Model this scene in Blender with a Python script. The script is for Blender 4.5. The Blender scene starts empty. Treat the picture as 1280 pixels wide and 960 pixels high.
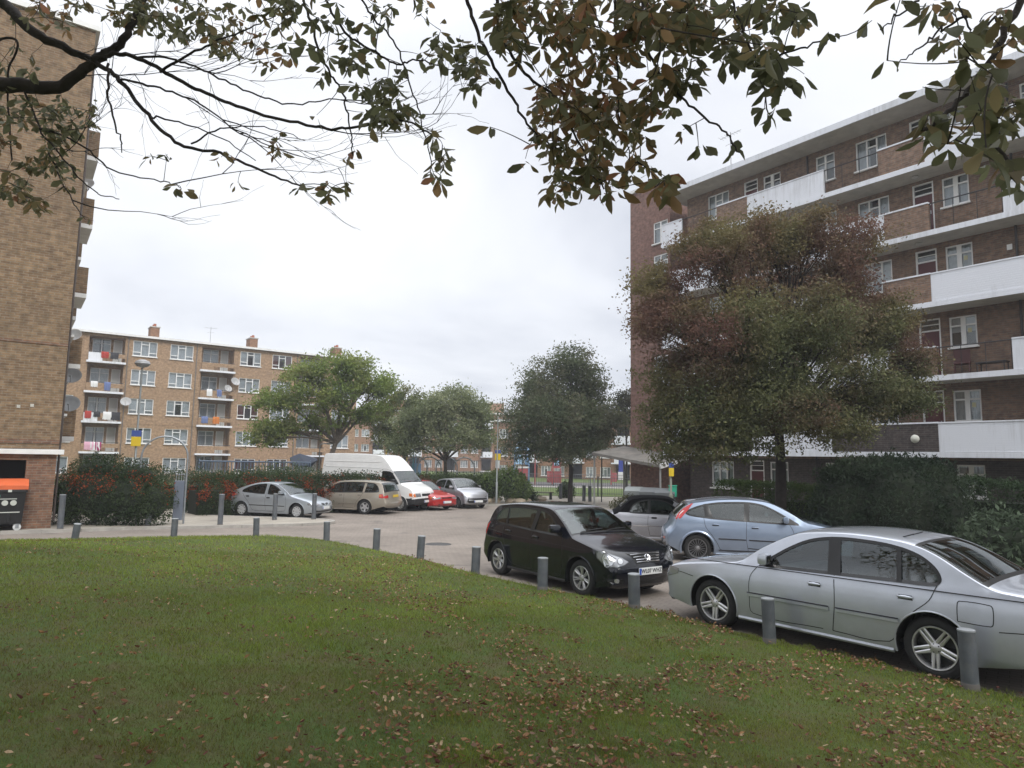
import bpy, bmesh, math, random
import numpy as np
from mathutils import Vector, Matrix
from mathutils.geometry import delaunay_2d_cdt
PI = math.pi
C = bpy.context.scene.collection
sc = bpy.context.scene
# ---------------------------------------------------------------- camera maths
F_PX = 850.0; CAMZ = 2.2; TH = math.atan(93/850.0); RO = math.radians(1.0)
Fv = Vector((0, math.cos(TH), math.sin(TH)))
R0 = Vector((1, 0, 0)); U0 = Vector((0, -math.sin(TH), math.cos(TH)))
Rv = R0*math.cos(RO)+U0*math.sin(RO); Uv = -R0*math.sin(RO)+U0*math.cos(RO)
def ray(px, py): return Fv*F_PX+Rv*(px-640)-Uv*(py-480)
def gz(y):
    t = min(1, max(0, (y-9)/19.0)); return -0.35*t*t*(3-2*t)
def gp(px, py, dz=0):
    d = ray(px, py); t = 0.01
    for _ in range(60): t = (gz(t*d.y)+dz-CAMZ)/d.z
    return Vector((t*d.x, t*d.y, CAMZ+t*d.z))
def at(px, py, depth):
    d = ray(px, py)/F_PX; return Vector((0, 0, CAMZ))+d*depth
def ground(px, depth, py=600):
    p = at(px, py, depth); return Vector((p.x, p.y, gz(p.y)))
cam_d = bpy.data.cameras.new('camera'); cam = bpy.data.objects.new('camera', cam_d); C.objects.link(cam)
cam_d.sensor_width = 36; cam_d.lens = 36*F_PX/1280; cam_d.clip_end = 4000; cam_d.clip_start = 0.05
M3 = Matrix((Rv, Uv, -Fv)).transposed()
cam.matrix_world = Matrix.Translation((0, 0, CAMZ)) @ M3.to_4x4()
sc.camera = cam
# ---------------------------------------------------------------- tagging
def tag(o, label=None, cat=None, group=None, kind=None):
    if label: o['label'] = label
    if cat: o['category'] = cat
    if group: o['group'] = group
    if kind: o['kind'] = kind
    return o
def empty(name, loc=(0, 0, 0), rz=0, label=None, cat=None, group=None, parent=None):
    o = bpy.data.objects.new(name, None); C.objects.link(o)
    o.location = loc; o.rotation_euler = (0, 0, rz); o.empty_display_size = .2
    if parent: o.parent = parent
    return tag(o, label, cat, group)
KIDS = {}
def kids(o):
    return KIDS.get(o.name, [])
def setp(c, p):
    c.parent = p; KIDS.setdefault(p.name, []).append(c)
def copy_tree(o, parent=None):
    c = o.copy(); C.objects.link(c)
    if parent: setp(c, parent)
    for ch in kids(o): copy_tree(ch, c)
    return c
# ---------------------------------------------------------------- materials
def lin(c):
    return tuple(((x/12.92) if x <= .04045 else ((x+.055)/1.055)**2.4) for x in c)
_m = {}
def newmat(name):
    m = bpy.data.materials.new(name); m.use_nodes = True
    nt = m.node_tree; b = nt.nodes['Principled BSDF']
    return m, nt, b
def N(nt, t, **k):
    n = nt.nodes.new(t)
    for a, v in k.items(): setattr(n, a, v)
    return n
def mat(name, col, rough=.6, metal=0, var=.0, vscale=3, coat=0, bump=0, bscale=40, spec=.5, emis=None, grime=None, gscale=.8, gamt=.5):
    """plain procedural material with value variation, optional grime colour and bump"""
    if name in _m: return _m[name]
    m, nt, b = newmat(name)
    b.inputs['Roughness'].default_value = rough; b.inputs['Metallic'].default_value = metal
    b.inputs['Specular IOR Level'].default_value = spec
    b.inputs['Coat Weight'].default_value = coat; b.inputs['Coat Roughness'].default_value = .04
    b.inputs['Base Color'].default_value = (*col, 1)
    if var or bump or grime:
        tc = N(nt, 'ShaderNodeTexCoord')
        last = None
        if var:
            no = N(nt, 'ShaderNodeTexNoise'); no.inputs['Scale'].default_value = vscale; no.inputs['Detail'].default_value = 6
            nt.links.new(tc.outputs['Object'], no.inputs['Vector'])
            mr = N(nt, 'ShaderNodeMapRange'); mr.inputs['From Min'].default_value = .3; mr.inputs['From Max'].default_value = .7
            mr.inputs['To Min'].default_value = 1-var; mr.inputs['To Max'].default_value = 1+var
            nt.links.new(no.outputs['Fac'], mr.inputs['Value'])
            mx = N(nt, 'ShaderNodeVectorMath', operation='SCALE'); mx.inputs[0].default_value = col
            nt.links.new(mr.outputs[0], mx.inputs['Scale']); last = mx.outputs[0]
        if grime:
            n2 = N(nt, 'ShaderNodeTexNoise'); n2.inputs['Scale'].default_value = gscale; n2.inputs['Detail'].default_value = 8; n2.inputs['Roughness'].default_value = .65
            nt.links.new(tc.outputs['Object'], n2.inputs['Vector'])
            mr2 = N(nt, 'ShaderNodeMapRange'); mr2.inputs['From Min'].default_value = .48; mr2.inputs['From Max'].default_value = .72; mr2.inputs['To Max'].default_value = gamt
            nt.links.new(n2.outputs['Fac'], mr2.inputs['Value'])
            mg = N(nt, 'ShaderNodeMix', data_type='RGBA'); mg.inputs[7].default_value = (*grime, 1)
            nt.links.new(mr2.outputs[0], mg.inputs[0])
            if last: nt.links.new(last, mg.inputs[6])
            else: mg.inputs[6].default_value = (*col, 1)
            last = mg.outputs[2]
        if last: nt.links.new(last, b.inputs['Base Color'])
        if bump:
            nb = N(nt, 'ShaderNodeTexNoise'); nb.inputs['Scale'].default_value = bscale; nb.inputs['Detail'].default_value = 5
            nt.links.new(tc.outputs['Object'], nb.inputs['Vector'])
            bp = N(nt, 'ShaderNodeBump'); bp.inputs['Strength'].default_value = bump; bp.inputs['Distance'].default_value = .02
            nt.links.new(nb.outputs['Fac'], bp.inputs['Height']); nt.links.new(bp.outputs[0], b.inputs['Normal'])
    if emis:
        b.inputs['Emission Color'].default_value = (*emis[:3], 1); b.inputs['Emission Strength'].default_value = emis[3]
    _m[name] = m
    return m
def brick(name, c1, c2, mortar, msize=.012, stain=.35, stain_c=(.05, .045, .04), bump=.5):
    if name in _m: return _m[name]
    m, nt, b = newmat(name); L = nt.links.new
    tc = N(nt, 'ShaderNodeTexCoord'); sp = N(nt, 'ShaderNodeSeparateXYZ'); L(tc.outputs['Object'], sp.inputs[0])
    ad = N(nt, 'ShaderNodeMath', operation='ADD'); L(sp.outputs[0], ad.inputs[0]); L(sp.outputs[1], ad.inputs[1])
    cb = N(nt, 'ShaderNodeCombineXYZ'); L(ad.outputs[0], cb.inputs[0]); L(sp.outputs[2], cb.inputs[1])
    br = N(nt, 'ShaderNodeTexBrick'); L(cb.outputs[0], br.inputs['Vector'])
    br.inputs['Scale'].default_value = 1; br.inputs['Brick Width'].default_value = .235; br.inputs['Row Height'].default_value = .077
    br.inputs['Mortar Size'].default_value = msize; br.inputs['Mortar Smooth'].default_value = .2; br.inputs['Bias'].default_value = 0
    br.inputs['Color1'].default_value = (*c1, 1); br.inputs['Color2'].default_value = (*c2, 1); br.inputs['Mortar'].default_value = (*mortar, 1)
    # per-brick tint by a cell noise on brick coordinates
    n1 = N(nt, 'ShaderNodeTexNoise'); n1.inputs['Scale'].default_value = 5.5; n1.inputs['Detail'].default_value = 3
    L(cb.outputs[0], n1.inputs['Vector'])
    mr = N(nt, 'ShaderNodeMapRange'); mr.inputs['From Min'].default_value = .3; mr.inputs['From Max'].default_value = .7; mr.inputs['To Min'].default_value = .72; mr.inputs['To Max'].default_value = 1.28
    L(n1.outputs['Fac'], mr.inputs['Value'])
    sc_ = N(nt, 'ShaderNodeVectorMath', operation='SCALE'); L(br.outputs['Color'], sc_.inputs[0]); L(mr.outputs[0], sc_.inputs['Scale'])
    n2 = N(nt, 'ShaderNodeTexNoise'); n2.inputs['Scale'].default_value = .35; n2.inputs['Detail'].default_value = 8; n2.inputs['Roughness'].default_value = .7
    L(tc.outputs['Object'], n2.inputs['Vector'])
    m2 = N(nt, 'ShaderNodeMapRange'); m2.inputs['From Min'].default_value = .45; m2.inputs['From Max'].default_value = .75; m2.inputs['To Max'].default_value = stain
    L(n2.outputs['Fac'], m2.inputs['Value'])
    mg = N(nt, 'ShaderNodeMix', data_type='RGBA'); L(m2.outputs[0], mg.inputs[0]); L(sc_.outputs[0], mg.inputs[6]); mg.inputs[7].default_value = (*stain_c, 1)
    L(mg.outputs[2], b.inputs['Base Color']); b.inputs['Roughness'].default_value = .9; b.inputs['Specular IOR Level'].default_value = .25
    bp = N(nt, 'ShaderNodeBump'); bp.inputs['Strength'].default_value = bump; bp.inputs['Distance'].default_value = .006; bp.invert = True
    L(br.outputs['Fac'], bp.inputs['Height']); L(bp.outputs[0], b.inputs['Normal'])
    _m[name] = m; return m
def streaked(name, col, dirt, amt=.5):
    """painted render with rain streaks running down and a few patches"""
    if name in _m: return _m[name]
    m, nt, b = newmat(name); L = nt.links.new
    tc = N(nt, 'ShaderNodeTexCoord'); mp = N(nt, 'ShaderNodeMapping'); mp.inputs['Scale'].default_value = (5, 5, .35); L(tc.outputs['Object'], mp.inputs[0])
    a = N(nt, 'ShaderNodeTexNoise'); a.inputs['Scale'].default_value = 1.6; a.inputs['Detail'].default_value = 7; a.inputs['Roughness'].default_value = .7; L(mp.outputs[0], a.inputs[0])
    c = N(nt, 'ShaderNodeTexNoise'); c.inputs['Scale'].default_value = .5; c.inputs['Detail'].default_value = 6; L(tc.outputs['Object'], c.inputs[0])
    mu = N(nt, 'ShaderNodeMath', operation='MULTIPLY'); L(a.outputs[0], mu.inputs[0]); L(c.outputs[0], mu.inputs[1])
    r = N(nt, 'ShaderNodeMapRange'); r.inputs[1].default_value = .24; r.inputs[2].default_value = .42; r.inputs[4].default_value = amt; L(mu.outputs[0], r.inputs[0])
    mg = N(nt, 'ShaderNodeMix', data_type='RGBA'); mg.inputs[6].default_value = (*col, 1); mg.inputs[7].default_value = (*dirt, 1); L(r.outputs[0], mg.inputs[0]); L(mg.outputs[2], b.inputs['Base Color'])
    # faint painted brick courses
    sp = N(nt, 'ShaderNodeSeparateXYZ'); L(tc.outputs['Object'], sp.inputs[0]); ad = N(nt, 'ShaderNodeMath', operation='ADD'); L(sp.outputs[0], ad.inputs[0]); L(sp.outputs[1], ad.inputs[1]); cb = N(nt, 'ShaderNodeCombineXYZ'); L(ad.outputs[0], cb.inputs[0]); L(sp.outputs[2], cb.inputs[1])
    br = N(nt, 'ShaderNodeTexBrick'); L(cb.outputs[0], br.inputs['Vector']); br.inputs['Scale'].default_value = 1; br.inputs['Brick Width'].default_value = .235; br.inputs['Row Height'].default_value = .077; br.inputs['Mortar Size'].default_value = .008
    bp = N(nt, 'ShaderNodeBump'); bp.invert = True; bp.inputs['Strength'].default_value = .5; bp.inputs['Distance'].default_value = .004; L(br.outputs['Fac'], bp.inputs['Height']); L(bp.outputs[0], b.inputs['Normal'])
    b.inputs['Roughness'].default_value = .75; _m[name] = m; return m
def glass(name, tint=(.75, .85, .85), trans=.6, rough=.02, refl=.10):
    """thin pane: mostly see-through plus a fresnel reflection"""
    if name in _m: return _m[name]
    m, nt, b = newmat(name); L = nt.links.new
    nt.nodes.remove(b); out = nt.nodes['Material Output']
    tr = N(nt, 'ShaderNodeBsdfTransparent'); tr.inputs[0].default_value = (*[t*trans for t in tint], 1)
    gl = N(nt, 'ShaderNodeBsdfGlossy'); gl.inputs['Roughness'].default_value = rough; gl.inputs[0].default_value = (.95, 1, 1, 1)
    fr = N(nt, 'ShaderNodeLayerWeight'); fr.inputs[0].default_value = .5
    pw = N(nt, 'ShaderNodeMath', operation='POWER'); pw.inputs[1].default_value = 4.0; L(fr.outputs['Facing'], pw.inputs[0])
    ma = N(nt, 'ShaderNodeMath', operation='MULTIPLY_ADD'); ma.inputs[1].default_value = .9; ma.inputs[2].default_value = refl; ma.use_clamp = True
    L(pw.outputs[0], ma.inputs[0])
    mx = N(nt, 'ShaderNodeMixShader'); L(ma.outputs[0], mx.inputs[0]); L(tr.outputs[0], mx.inputs[1]); L(gl.outputs[0], mx.inputs[2]); L(mx.outputs[0], out.inputs[0])
    _m[name] = m; return m
def leafmat(name, transl=.35, rough=.55, spec=.3):
    """leaf colour comes from each leaf's own 'Col' attribute"""
    if name in _m: return _m[name]
    m, nt, b = newmat(name); L = nt.links.new; out = nt.nodes['Material Output']
    a = N(nt, 'ShaderNodeAttribute'); a.attribute_name = 'Col'
    L(a.outputs['Color'], b.inputs['Base Color']); b.inputs['Roughness'].default_value = rough; b.inputs['Specular IOR Level'].default_value = spec
    t = N(nt, 'ShaderNodeBsdfTranslucent'); L(a.outputs['Color'], t.inputs[0])
    mx = N(nt, 'ShaderNodeMixShader'); mx.inputs[0].default_value = transl
    L(b.outputs[0], mx.inputs[1]); L(t.outputs[0], mx.inputs[2]); L(mx.outputs[0], out.inputs[0])
    _m[name] = m; return m
# ---------------------------------------------------------------- mesh builder
class MB:
    def __init__(s): s.v = []; s.f = []; s.m = []; s.k = 0
    def poly(s, pts, k=None):
        n = len(s.v); s.v += [tuple(p) for p in pts]; s.f.append(tuple(range(n, n+len(pts)))); s.m.append(s.k if k is None else k)
    def faces(s, vs, fs, k=None):
        n = len(s.v); s.v += [tuple(p) for p in vs]
        for f in fs: s.f.append(tuple(i+n for i in f)); s.m.append(s.k if k is None else k)
    def box(s, x0, x1, y0, y1, z0, z1, k=None, T=None):
        vs = [(x0, y0, z0), (x1, y0, z0), (x1, y1, z0), (x0, y1, z0), (x0, y0, z1), (x1, y0, z1), (x1, y1, z1), (x0, y1, z1)]
        if T: vs = [tuple(T @ Vector(v)) for v in vs]
        s.faces(vs, [(0, 3, 2, 1), (4, 5, 6, 7), (0, 1, 5, 4), (1, 2, 6, 5), (2, 3, 7, 6), (3, 0, 4, 7)], k)
    def bbox(s, x0, x1, y0, y1, z0, z1, r=.02, k=None, T=None):
        """bevelled box"""
        bm = bmesh.new(); bmesh.ops.create_cube(bm, size=1)
        for v in bm.verts: v.co = Vector(((x0+x1)/2+v.co.x*(x1-x0), (y0+y1)/2+v.co.y*(y1-y0), (z0+z1)/2+v.co.z*(z1-z0)))
        bmesh.ops.bevel(bm, geom=bm.edges[:], offset=r, segments=2, affect='EDGES', profile=.6)
        bm.verts.index_update()
        s.faces([(T @ v.co if T else v.co) for v in bm.verts], [[v.index for v in f.verts] for f in bm.faces], k); bm.free()
    def tube(s, pts, r, n=8, k=None, cap=True):
        pts = [Vector(p) for p in pts]; rs = r if hasattr(r, '__len__') else [r]*len(pts)
        base = len(s.v); ref = None
        for i, p in enumerate(pts):
            d = (pts[min(i+1, len(pts)-1)]-pts[max(i-1, 0)])
            if d.length < 1e-9: d = Vector((0, 0, 1))
            d.normalize()
            if ref is None:
                ref = d.cross(Vector((0, 0, 1)) if abs(d.z) < .9 else Vector((1, 0, 0))).normalized()
            else:
                ref = (ref-d*ref.dot(d))
                ref = ref.normalized() if ref.length > 1e-6 else d.cross(Vector((0, 1, .3))).normalized()
            b2 = d.cross(ref)
            for j in range(n):
                a = 2*PI*j/n; s.v.append(tuple(p+(ref*math.cos(a)+b2*math.sin(a))*rs[i]))
        kk = s.k if k is None else k
        for i in range(len(pts)-1):
            for j in range(n):
                a = base+i*n+j; b = base+i*n+(j+1) % n
                s.f.append((a, b, b+n, a+n)); s.m.append(kk)
        if cap:
            s.f.append(tuple(base+j for j in range(n))[::-1]); s.m.append(kk)
            s.f.append(tuple(base+(len(pts)-1)*n+j for j in range(n))); s.m.append(kk)
    def lathe(s, prof, n=24, k=None, T=None, ks=None):
        """prof: (r, h) pairs revolved round local z"""
        base = len(s.v)
        for r, h in prof:
            for j in range(n):
                a = 2*PI*j/n; p = Vector((r*math.cos(a), r*math.sin(a), h)); s.v.append(tuple(T @ p if T else p))
        for i in range(len(prof)-1):
            for j in range(n):
                a = base+i*n+j; b = base+i*n+(j+1) % n
                s.f.append((a, b, b+n, a+n)); s.m.append((ks[i] if ks else (s.k if k is None else k)))
    def ball(s, c, r, n=10, k=None):
        rx, ry, rz = r if hasattr(r, '__len__') else (r, r, r); prof = []
        base = len(s.v); m = max(4, n//2+1)
        for i in range(m+1):
            t = PI*i/m
            for j in range(n):
                a = 2*PI*j/n; s.v.append((c[0]+rx*math.sin(t)*math.cos(a), c[1]+ry*math.sin(t)*math.sin(a), c[2]-rz*math.cos(t)))
        for i in range(m):
            for j in range(n):
                a = base+i*n+j; b = base+i*n+(j+1) % n
                s.f.append((a, b, b+n, a+n)); s.m.append(s.k if k is None else k)
    def build(s, name, mats, parent=None, smooth=None, merge=0, loc=None, rz=0):
        me = bpy.data.meshes.new(name); me.from_pydata(s.v, [], s.f)
        mats = mats if isinstance(mats, (list, tuple)) else [mats]
        for m in mats: me.materials.append(m)
        me.polygons.foreach_set('material_index', s.m)
        if merge:
            bm = bmesh.new(); bm.from_mesh(me); bmesh.ops.remove_doubles(bm, verts=bm.verts[:], dist=merge)
            bmesh.ops.recalc_face_normals(bm, faces=bm.faces[:]); bm.to_mesh(me); bm.free()
        if smooth is not None:
            me.polygons.foreach_set('use_smooth', [True]*len(me.polygons))
            me.set_sharp_from_angle(angle=math.radians(smooth))
        me.validate(); me.update()
        o = bpy.data.objects.new(name, me); C.objects.link(o)
        if loc is not None: o.location = loc
        o.rotation_euler = (0, 0, rz)
        if parent: setp(o, parent)
        return o
def np_mesh(name, V, Fq, mats, cols=None, parent=None, midx=None, nper=4):
    """fast mesh from numpy: V (n,3), Fq (m,nper)"""
    me = bpy.data.meshes.new(name); n = len(V); m = len(Fq)
    me.vertices.add(n); me.vertices.foreach_set('co', np.ascontiguousarray(V, dtype=np.float32).ravel())
    me.loops.add(m*nper); me.loops.foreach_set('vertex_index', np.ascontiguousarray(Fq, dtype=np.int32).ravel())
    me.polygons.add(m); me.polygons.foreach_set('loop_start', np.arange(0, m*nper, nper, dtype=np.int32))
    if midx is not None: me.polygons.foreach_set('material_index', np.asarray(midx, dtype=np.int32))
    if cols is not None:
        at_ = me.color_attributes.new('Col', 'FLOAT_COLOR', 'POINT')
        c4 = np.ones((n, 4), dtype=np.float32); c4[:, :3] = cols; at_.data.foreach_set('color', c4.ravel())
    for mm in (mats if isinstance(mats, (list, tuple)) else [mats]): me.materials.append(mm)
    me.update(calc_edges=True)
    o = bpy.data.objects.new(name, me); C.objects.link(o)
    if parent: setp(o, parent)
    return o
def inpoly(x, y, P):
    c = False; j = len(P)-1
    for i in range(len(P)):
        if (P[i][1] > y) != (P[j][1] > y) and x < (P[j][0]-P[i][0])*(y-P[i][1])/(P[j][1]-P[i][1])+P[i][0]: c = not c
        j = i
    return c
def cdt(outer, holes=(), step=.2, lines=()):
    """triangulate polygon with holes and interior grid points -> verts2d, tris"""
    vs = []; ed = []
    def loop(P, closed=True):
        b = len(vs); vs.extend([Vector((p[0], p[1])) for p in P])
        for i in range(len(P)-(0 if closed else 1)): ed.append((b+i, b+(i+1) % len(P)))
    loop(outer)
    for h in holes: loop(h)
    for l in lines: loop(l, False)
    if step:
        x0 = min(p[0] for p in outer); x1 = max(p[0] for p in outer); y0 = min(p[1] for p in outer); y1 = max(p[1] for p in outer)
        nx = max(1, int((x1-x0)/step)); ny = max(1, int((y1-y0)/step))
        for i in range(nx+1):
            for j in range(ny+1):
                x = x0+(i+.5*(j % 2))*step; y = y0+(j+.37)*step
                if inpoly(x, y, outer) and not any(inpoly(x, y, h) for h in holes): vs.append(Vector((x, y)))
    V, E_, F_, *_r = delaunay_2d_cdt(vs, ed, [], 0, 1e-5)
    T = []
    for f in F_:
        cx = sum(V[i].x for i in f)/len(f); cy = sum(V[i].y for i in f)/len(f)
        if inpoly(cx, cy, outer) and not any(inpoly(cx, cy, h) for h in holes): T.append(tuple(f))
    return V, T
def crom(P, n=8):
    """Catmull-Rom through points (any dim); returns dense list"""
    P = [Vector(p) for p in P]; out = []
    for i in range(len(P)-1):
        a = P[max(i-1, 0)]; b = P[i]; c = P[i+1]; d = P[min(i+2, len(P)-1)]
        # centripetal-ish: limit tangents by segment length
        L = (c-b).length
        t1 = (c-a); t2 = (d-b)
        t1 = t1.normalized()*L if t1.length > 1e-9 else t1; t2 = t2.normalized()*L if t2.length > 1e-9 else t2
        for k in range(n):
            t = k/n; t_2 = t*t; t_3 = t_2*t
            out.append(b*(2*t_3-3*t_2+1)+t1*(t_3-2*t_2+t)+c*(-2*t_3+3*t_2)+t2*(t_3-t_2))
    out.append(P[-1]); return out
def textmesh(name, s, size, m, parent, T, font=None, ext=.001):
    cu = bpy.data.curves.new(name, 'FONT'); cu.body = s; cu.size = size; cu.align_x = 'CENTER'; cu.align_y = 'CENTER'; cu.extrude = ext; cu.offset = size*.02
    o = bpy.data.objects.new(name, cu); C.objects.link(o)
    dg = bpy.context.evaluated_depsgraph_get(); dg.update()
    me = bpy.data.meshes.new_from_object(o.evaluated_get(dg)); bpy.data.objects.remove(o); bpy.data.curves.remove(cu)
    me.materials.clear(); me.materials.append(m)
    o = bpy.data.objects.new(name, me); C.objects.link(o); setp(o, parent); o.matrix_local = T
    return o
# ================================================================ light and sky
w = bpy.data.worlds.new('World'); sc.world = w; w.use_nodes = True
nt = w.node_tree; L = nt.links.new; bg = nt.nodes['Background']; wo = nt.nodes['World Output']
SUN_EL = math.radians(42); SUN_AZ = math.radians(150)     # azimuth from +Y clockwise: behind the camera, to the right
sky = N(nt, 'ShaderNodeTexSky'); sky.sky_type = 'NISHITA'; sky.sun_disc = False; sky.sun_elevation = SUN_EL; sky.sun_rotation = SUN_AZ
sky.air_density = 1; sky.dust_density = 2
bg.inputs['Strength'].default_value = .1; L(sky.outputs[0], bg.inputs[0])
tc = N(nt, 'ShaderNodeTexCoord'); sp = N(nt, 'ShaderNodeSeparateXYZ'); L(tc.outputs['Generated'], sp.inputs[0])
# cloud layer: direction projected on a flat ceiling
zz = N(nt, 'ShaderNodeMath', operation='MAXIMUM'); L(sp.outputs[2], zz.inputs[0]); zz.inputs[1].default_value = 0
za = N(nt, 'ShaderNodeMath', operation='ADD'); L(zz.outputs[0], za.inputs[0]); za.inputs[1].default_value = .22
dx = N(nt, 'ShaderNodeMath', operation='DIVIDE'); L(sp.outputs[0], dx.inputs[0]); L(za.outputs[0], dx.inputs[1])
dy = N(nt, 'ShaderNodeMath', operation='DIVIDE'); L(sp.outputs[1], dy.inputs[0]); L(za.outputs[0], dy.inputs[1])
cb = N(nt, 'ShaderNodeCombineXYZ'); L(dx.outputs[0], cb.inputs[0]); L(dy.outputs[0], cb.inputs[1])
n1 = N(nt, 'ShaderNodeTexNoise'); n1.inputs['Scale'].default_value = .9; n1.inputs['Detail'].default_value = 5; n1.inputs['Roughness'].default_value = .5; n1.inputs['Distortion'].default_value = .3
mpn = N(nt, 'ShaderNodeMapping'); mpn.inputs['Location'].default_value = (1.3, 4.2, 0.6); L(cb.outputs[0], mpn.inputs[0])
L(mpn.outputs[0], n1.inputs['Vector'])
cr = N(nt, 'ShaderNodeValToRGB'); e = cr.color_ramp.elements
e[0].position = .33; e[0].color = (.56, .585, .65, 1); e[1].position = .60; e[1].color = (.83, .845, .875, 1)
mid = cr.color_ramp.elements.new(.46); mid.color = (.72, .74, .79, 1)
L(n1.outputs['Fac'], cr.inputs[0])
bg2 = N(nt, 'ShaderNodeBackground'); L(cr.outputs[0], bg2.inputs[0])
# an overcast sky is brightest overhead
zg = N(nt, 'ShaderNodeMapRange'); zg.interpolation_type = 'SMOOTHSTEP'; zg.inputs[1].default_value = .45; zg.inputs[2].default_value = 1.0; zg.inputs[3].default_value = 1.0; zg.inputs[4].default_value = 2.7
L(sp.outputs[2], zg.inputs[0]); L(zg.outputs[0], bg2.inputs['Strength'])
mx = N(nt, 'ShaderNodeMixShader'); mx.inputs[0].default_value = .93
L(bg.outputs[0], mx.inputs[1]); L(bg2.outputs[0], mx.inputs[2]); L(mx.outputs[0], wo.inputs[0])
sd = bpy.data.lights.new('sun', 'SUN'); sd.energy = 1.3; sd.angle = math.radians(18); sd.color = (1, .97, .92)
so = bpy.data.objects.new('sun', sd); C.objects.link(so)
sdir = Vector((math.sin(SUN_AZ)*math.cos(SUN_EL), math.cos(SUN_AZ)*math.cos(SUN_EL), math.sin(SUN_EL)))
so.rotation_euler = sdir.to_track_quat('Z', 'Y').to_euler()
so.location = (0, 0, 30)
sc.view_settings.view_transform = 'Standard'; sc.view_settings.look = 'None'; sc.view_settings.exposure = 0.42; sc.view_settings.gamma = 1
try: sc.view_settings.use_curve_mapping = False
except Exception: pass
sc.cycles.max_bounces = 6; sc.cycles.transparent_max_bounces = 16; sc.cycles.caustics_reflective = False; sc.cycles.caustics_refractive = False

# ================================================================ ground
def sheet(name, outer, dz, m, step=2.0, holes=(), kerb=0, kerbmat=None, zf=None, skirt=None):
    V, T = cdt(outer, holes, step)
    mb = MB()
    zf = zf or (lambda x, y: gz(y)+dz)
    mb.faces([(v.x, v.y, zf(v.x, v.y)) for v in V], T, 0)
    if skirt:
        P = outer
        for i in range(len(P)):
            a = P[i]; b = P[(i+1) % len(P)]
            mb.poly([(a[0], a[1], zf(*a)), (b[0], b[1], zf(*b)), (b[0], b[1], zf(*b)-skirt), (a[0], a[1], zf(*a)-skirt)], 1 if kerbmat else 0)
    o = mb.build(name, [m]+([kerbmat] if kerbmat else []), merge=.0005, smooth=40)
    return tag(o, kind='structure')
def groundmat(name, c1, c2, c3, s1=.25, s2=2.5, s3=60, bump=.3, rough=.95):
    m, nt, b = newmat(name); L = nt.links.new
    tc = N(nt, 'ShaderNodeTexCoord')
    a = N(nt, 'ShaderNodeTexNoise'); a.inputs['Scale'].default_value = s1; a.inputs['Detail'].default_value = 6; L(tc.outputs['Object'], a.inputs[0])
    c = N(nt, 'ShaderNodeTexNoise'); c.inputs['Scale'].default_value = s2; c.inputs['Detail'].default_value = 8; c.inputs['Roughness'].default_value = .7; L(tc.outputs['Object'], c.inputs[0])
    d = N(nt, 'ShaderNodeTexNoise'); d.inputs['Scale'].default_value = s3; d.inputs['Detail'].default_value = 3; L(tc.outputs['Object'], d.inputs[0])
    r1 = N(nt, 'ShaderNodeMapRange'); r1.inputs[1].default_value = .38; r1.inputs[2].default_value = .62; L(a.outputs[0], r1.inputs[0])
    r2 = N(nt, 'ShaderNodeMapRange'); r2.inputs[1].default_value = .42; r2.inputs[2].default_value = .68; r2.inputs[4].default_value = .8; L(c.outputs[0], r2.inputs[0])
    m1 = N(nt, 'ShaderNodeMix', data_type='RGBA'); m1.inputs[6].default_value = (*c1, 1); m1.inputs[7].default_value = (*c2, 1); L(r1.outputs[0], m1.inputs[0])
    m2 = N(nt, 'ShaderNodeMix', data_type='RGBA'); L(m1.outputs[2], m2.inputs[6]); m2.inputs[7].default_value = (*c3, 1); L(r2.outputs[0], m2.inputs[0])
    r3 = N(nt, 'ShaderNodeMapRange'); r3.inputs[1].default_value = .3; r3.inputs[2].default_value = .7; r3.inputs[3].default_value = .8; r3.inputs[4].default_value = 1.2; L(d.outputs[0], r3.inputs[0])
    s = N(nt, 'ShaderNodeVectorMath', operation='SCALE'); L(m2.outputs[2], s.inputs[0]); L(r3.outputs[0], s.inputs['Scale'])
    L(s.outputs[0], b.inputs['Base Color']); b.inputs['Roughness'].default_value = rough; b.inputs['Specular IOR Level'].default_value = .2
    bp = N(nt, 'ShaderNodeBump'); bp.inputs['Strength'].default_value = bump; bp.inputs['Distance'].default_value = .02; L(d.outputs[0], bp.inputs['Height']); L(bp.outputs[0], b.inputs['Normal'])
    return m
M_soil = groundmat('soil_and_rough_grass', (.05, .06, .025), (.07, .06, .035), (.09, .075, .045))
M_lawn = groundmat('lawn', (.085, .13, .035), (.105, .15, .04), (.12, .13, .05), s1=.15, s2=1.5, s3=25)
M_turf = groundmat('turf', (.055, .09, .022), (.08, .11, .028), (.10, .07, .04), s1=.5, s2=3, s3=90, bump=.6)
M_kerb = mat('kerb_concrete', (.36, .34, .31), .9, var=.15, vscale=4, bump=.3, bscale=60, grime=(.16, .14, .11), gscale=1.5)
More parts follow.
